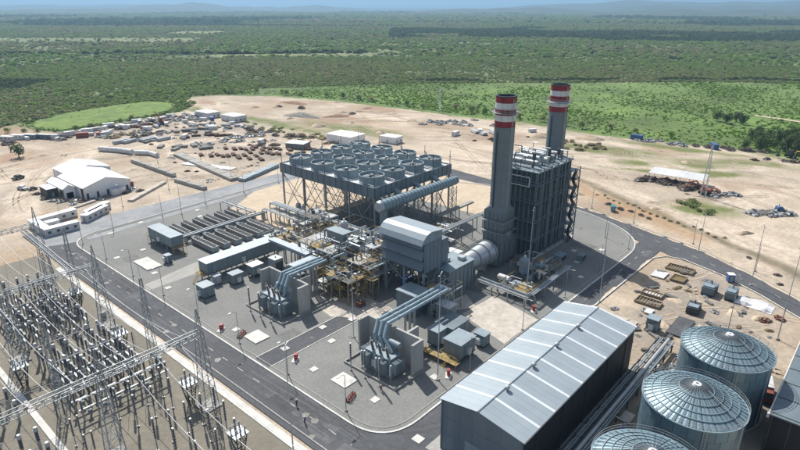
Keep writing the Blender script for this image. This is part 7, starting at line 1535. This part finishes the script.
# ------------------------------------------------------------------ people
def person(loc, rz, label, shirt, trousers, step=.18):
    t = thing('person', label, 'person', loc, rz)
    def skin(nm, verts, edges, radii, m, root=0, par=None):
        me = bpy.data.meshes.new(nm); me.from_pydata(verts, edges, []); me.update(); o = bpy.data.objects.new(nm, me); COL.objects.link(o); o.parent = par or t
        md = o.modifiers.new('skin', 'SKIN'); md.use_smooth_shade = True
        for k, r_ in enumerate(radii): me.skin_vertices[0].data[k].radius = (r_, r_); me.skin_vertices[0].data[k].use_root = k == root
        o.modifiers.new('subd', 'SUBSURF').levels = 1; me.materials.append(MATS[m]); return o
    V = [(0, 0, .95), (0, 0, 1.2), (0, 0, 1.42), (0, 0, 1.52), (0, .02, 1.66), (0, .02, 1.74), (.19, 0, 1.4), (.27, .02, 1.14), (.25, .14, .92), (-.19, 0, 1.4), (-.27, 0, 1.14), (-.26, .1, .9),
         (.1, 0, .88), (.11, step, .5), (.11, step * .7, .09), (.11, step * .7 + .16, .04), (-.1, 0, .88), (-.11, -step * .3, .5), (-.11, -step, .1), (-.11, -step + .15, .04)]
    Ed = [(0, 1), (1, 2), (2, 3), (3, 4), (4, 5), (2, 6), (6, 7), (7, 8), (2, 9), (9, 10), (10, 11), (0, 12), (12, 13), (13, 14), (14, 15), (0, 16), (16, 17), (17, 18), (18, 19)]
    skin('body', V, Ed, [.15, .15, .13, .055, .10, .08, .065, .05, .04, .065, .05, .04, .09, .065, .045, .04, .09, .065, .045, .04], 'skin')
    skin('shirt', V[:3] + [V[6], V[7], V[9], V[10]], [(0, 1), (1, 2), (2, 3), (3, 4), (2, 5), (5, 6)], [.175, .175, .16, .085, .068, .085, .068], shirt)
    skin('trousers', [V[0], V[12], V[13], V[14], V[16], V[17], V[18]], [(0, 1), (1, 2), (2, 3), (0, 4), (4, 5), (5, 6)], [.17, .11, .085, .07, .11, .085, .07], trousers)
    MB().lathe([(0, 1.84), (.1, 1.81), (.135, 1.73), (.17, 1.715), (.13, 1.70)], 14, (0, .02)).build('hard_hat', 'white_paint', t, smooth=True)
person((75.4, 54.4, .03), 1.0, 'person in light blue shirt walking beside the warehouse corner', 'cloth_cyan', 'cloth_navy'); person((60.9, 83.5, .03), .4, 'person in dark clothes walking down the middle of the switchyard road', 'cloth_navy', 'cloth_navy'); person((58.6, 78.0, .03), .7, 'person in dark clothes near the white pavement of the switchyard', 'cloth_navy', 'cloth_navy')
person((76.6, 73.6, .05), 2.0, 'person in orange shirt standing on the gravel by the red valve skid', 'cloth_orange', 'cloth_navy')

# ------------------------------------------------------------------ the air
hz = MB().bb(-36000, 36000, -36000, 36000, -2.0, 330.0).build('haze'); tag(hz, kind='stuff')
hm = bpy.data.materials.new('haze_air'); hm.use_nodes = True; hm.node_tree.nodes.clear()
ho = hm.node_tree.nodes.new('ShaderNodeOutputMaterial'); pv = hm.node_tree.nodes.new('ShaderNodeVolumePrincipled')
pv.inputs['Color'].default_value = (0.43, 0.71, 1.0, 1); pv.inputs['Density'].default_value = 0.000125; pv.inputs['Anisotropy'].default_value = 0.2
hm.node_tree.links.new(pv.outputs[0], ho.inputs['Volume']); hz.data.materials.append(hm)
# flat marks belong to the surface they lie on
gp = bpy.data.objects['gravel_pad']
for o in list(bpy.data.objects):
    n_ = o.name.split('.')[0]
    host = {'wheel_rut': sand, 'tyre_mark': road, 'oil_stain': road, 'asphalt_patch': road, 'blown_sand': road, 'gravel_patch': gp}.get(n_)
    if host is not None and o.parent is None:
        o.parent = host
        if 'kind' in o: del o['kind']
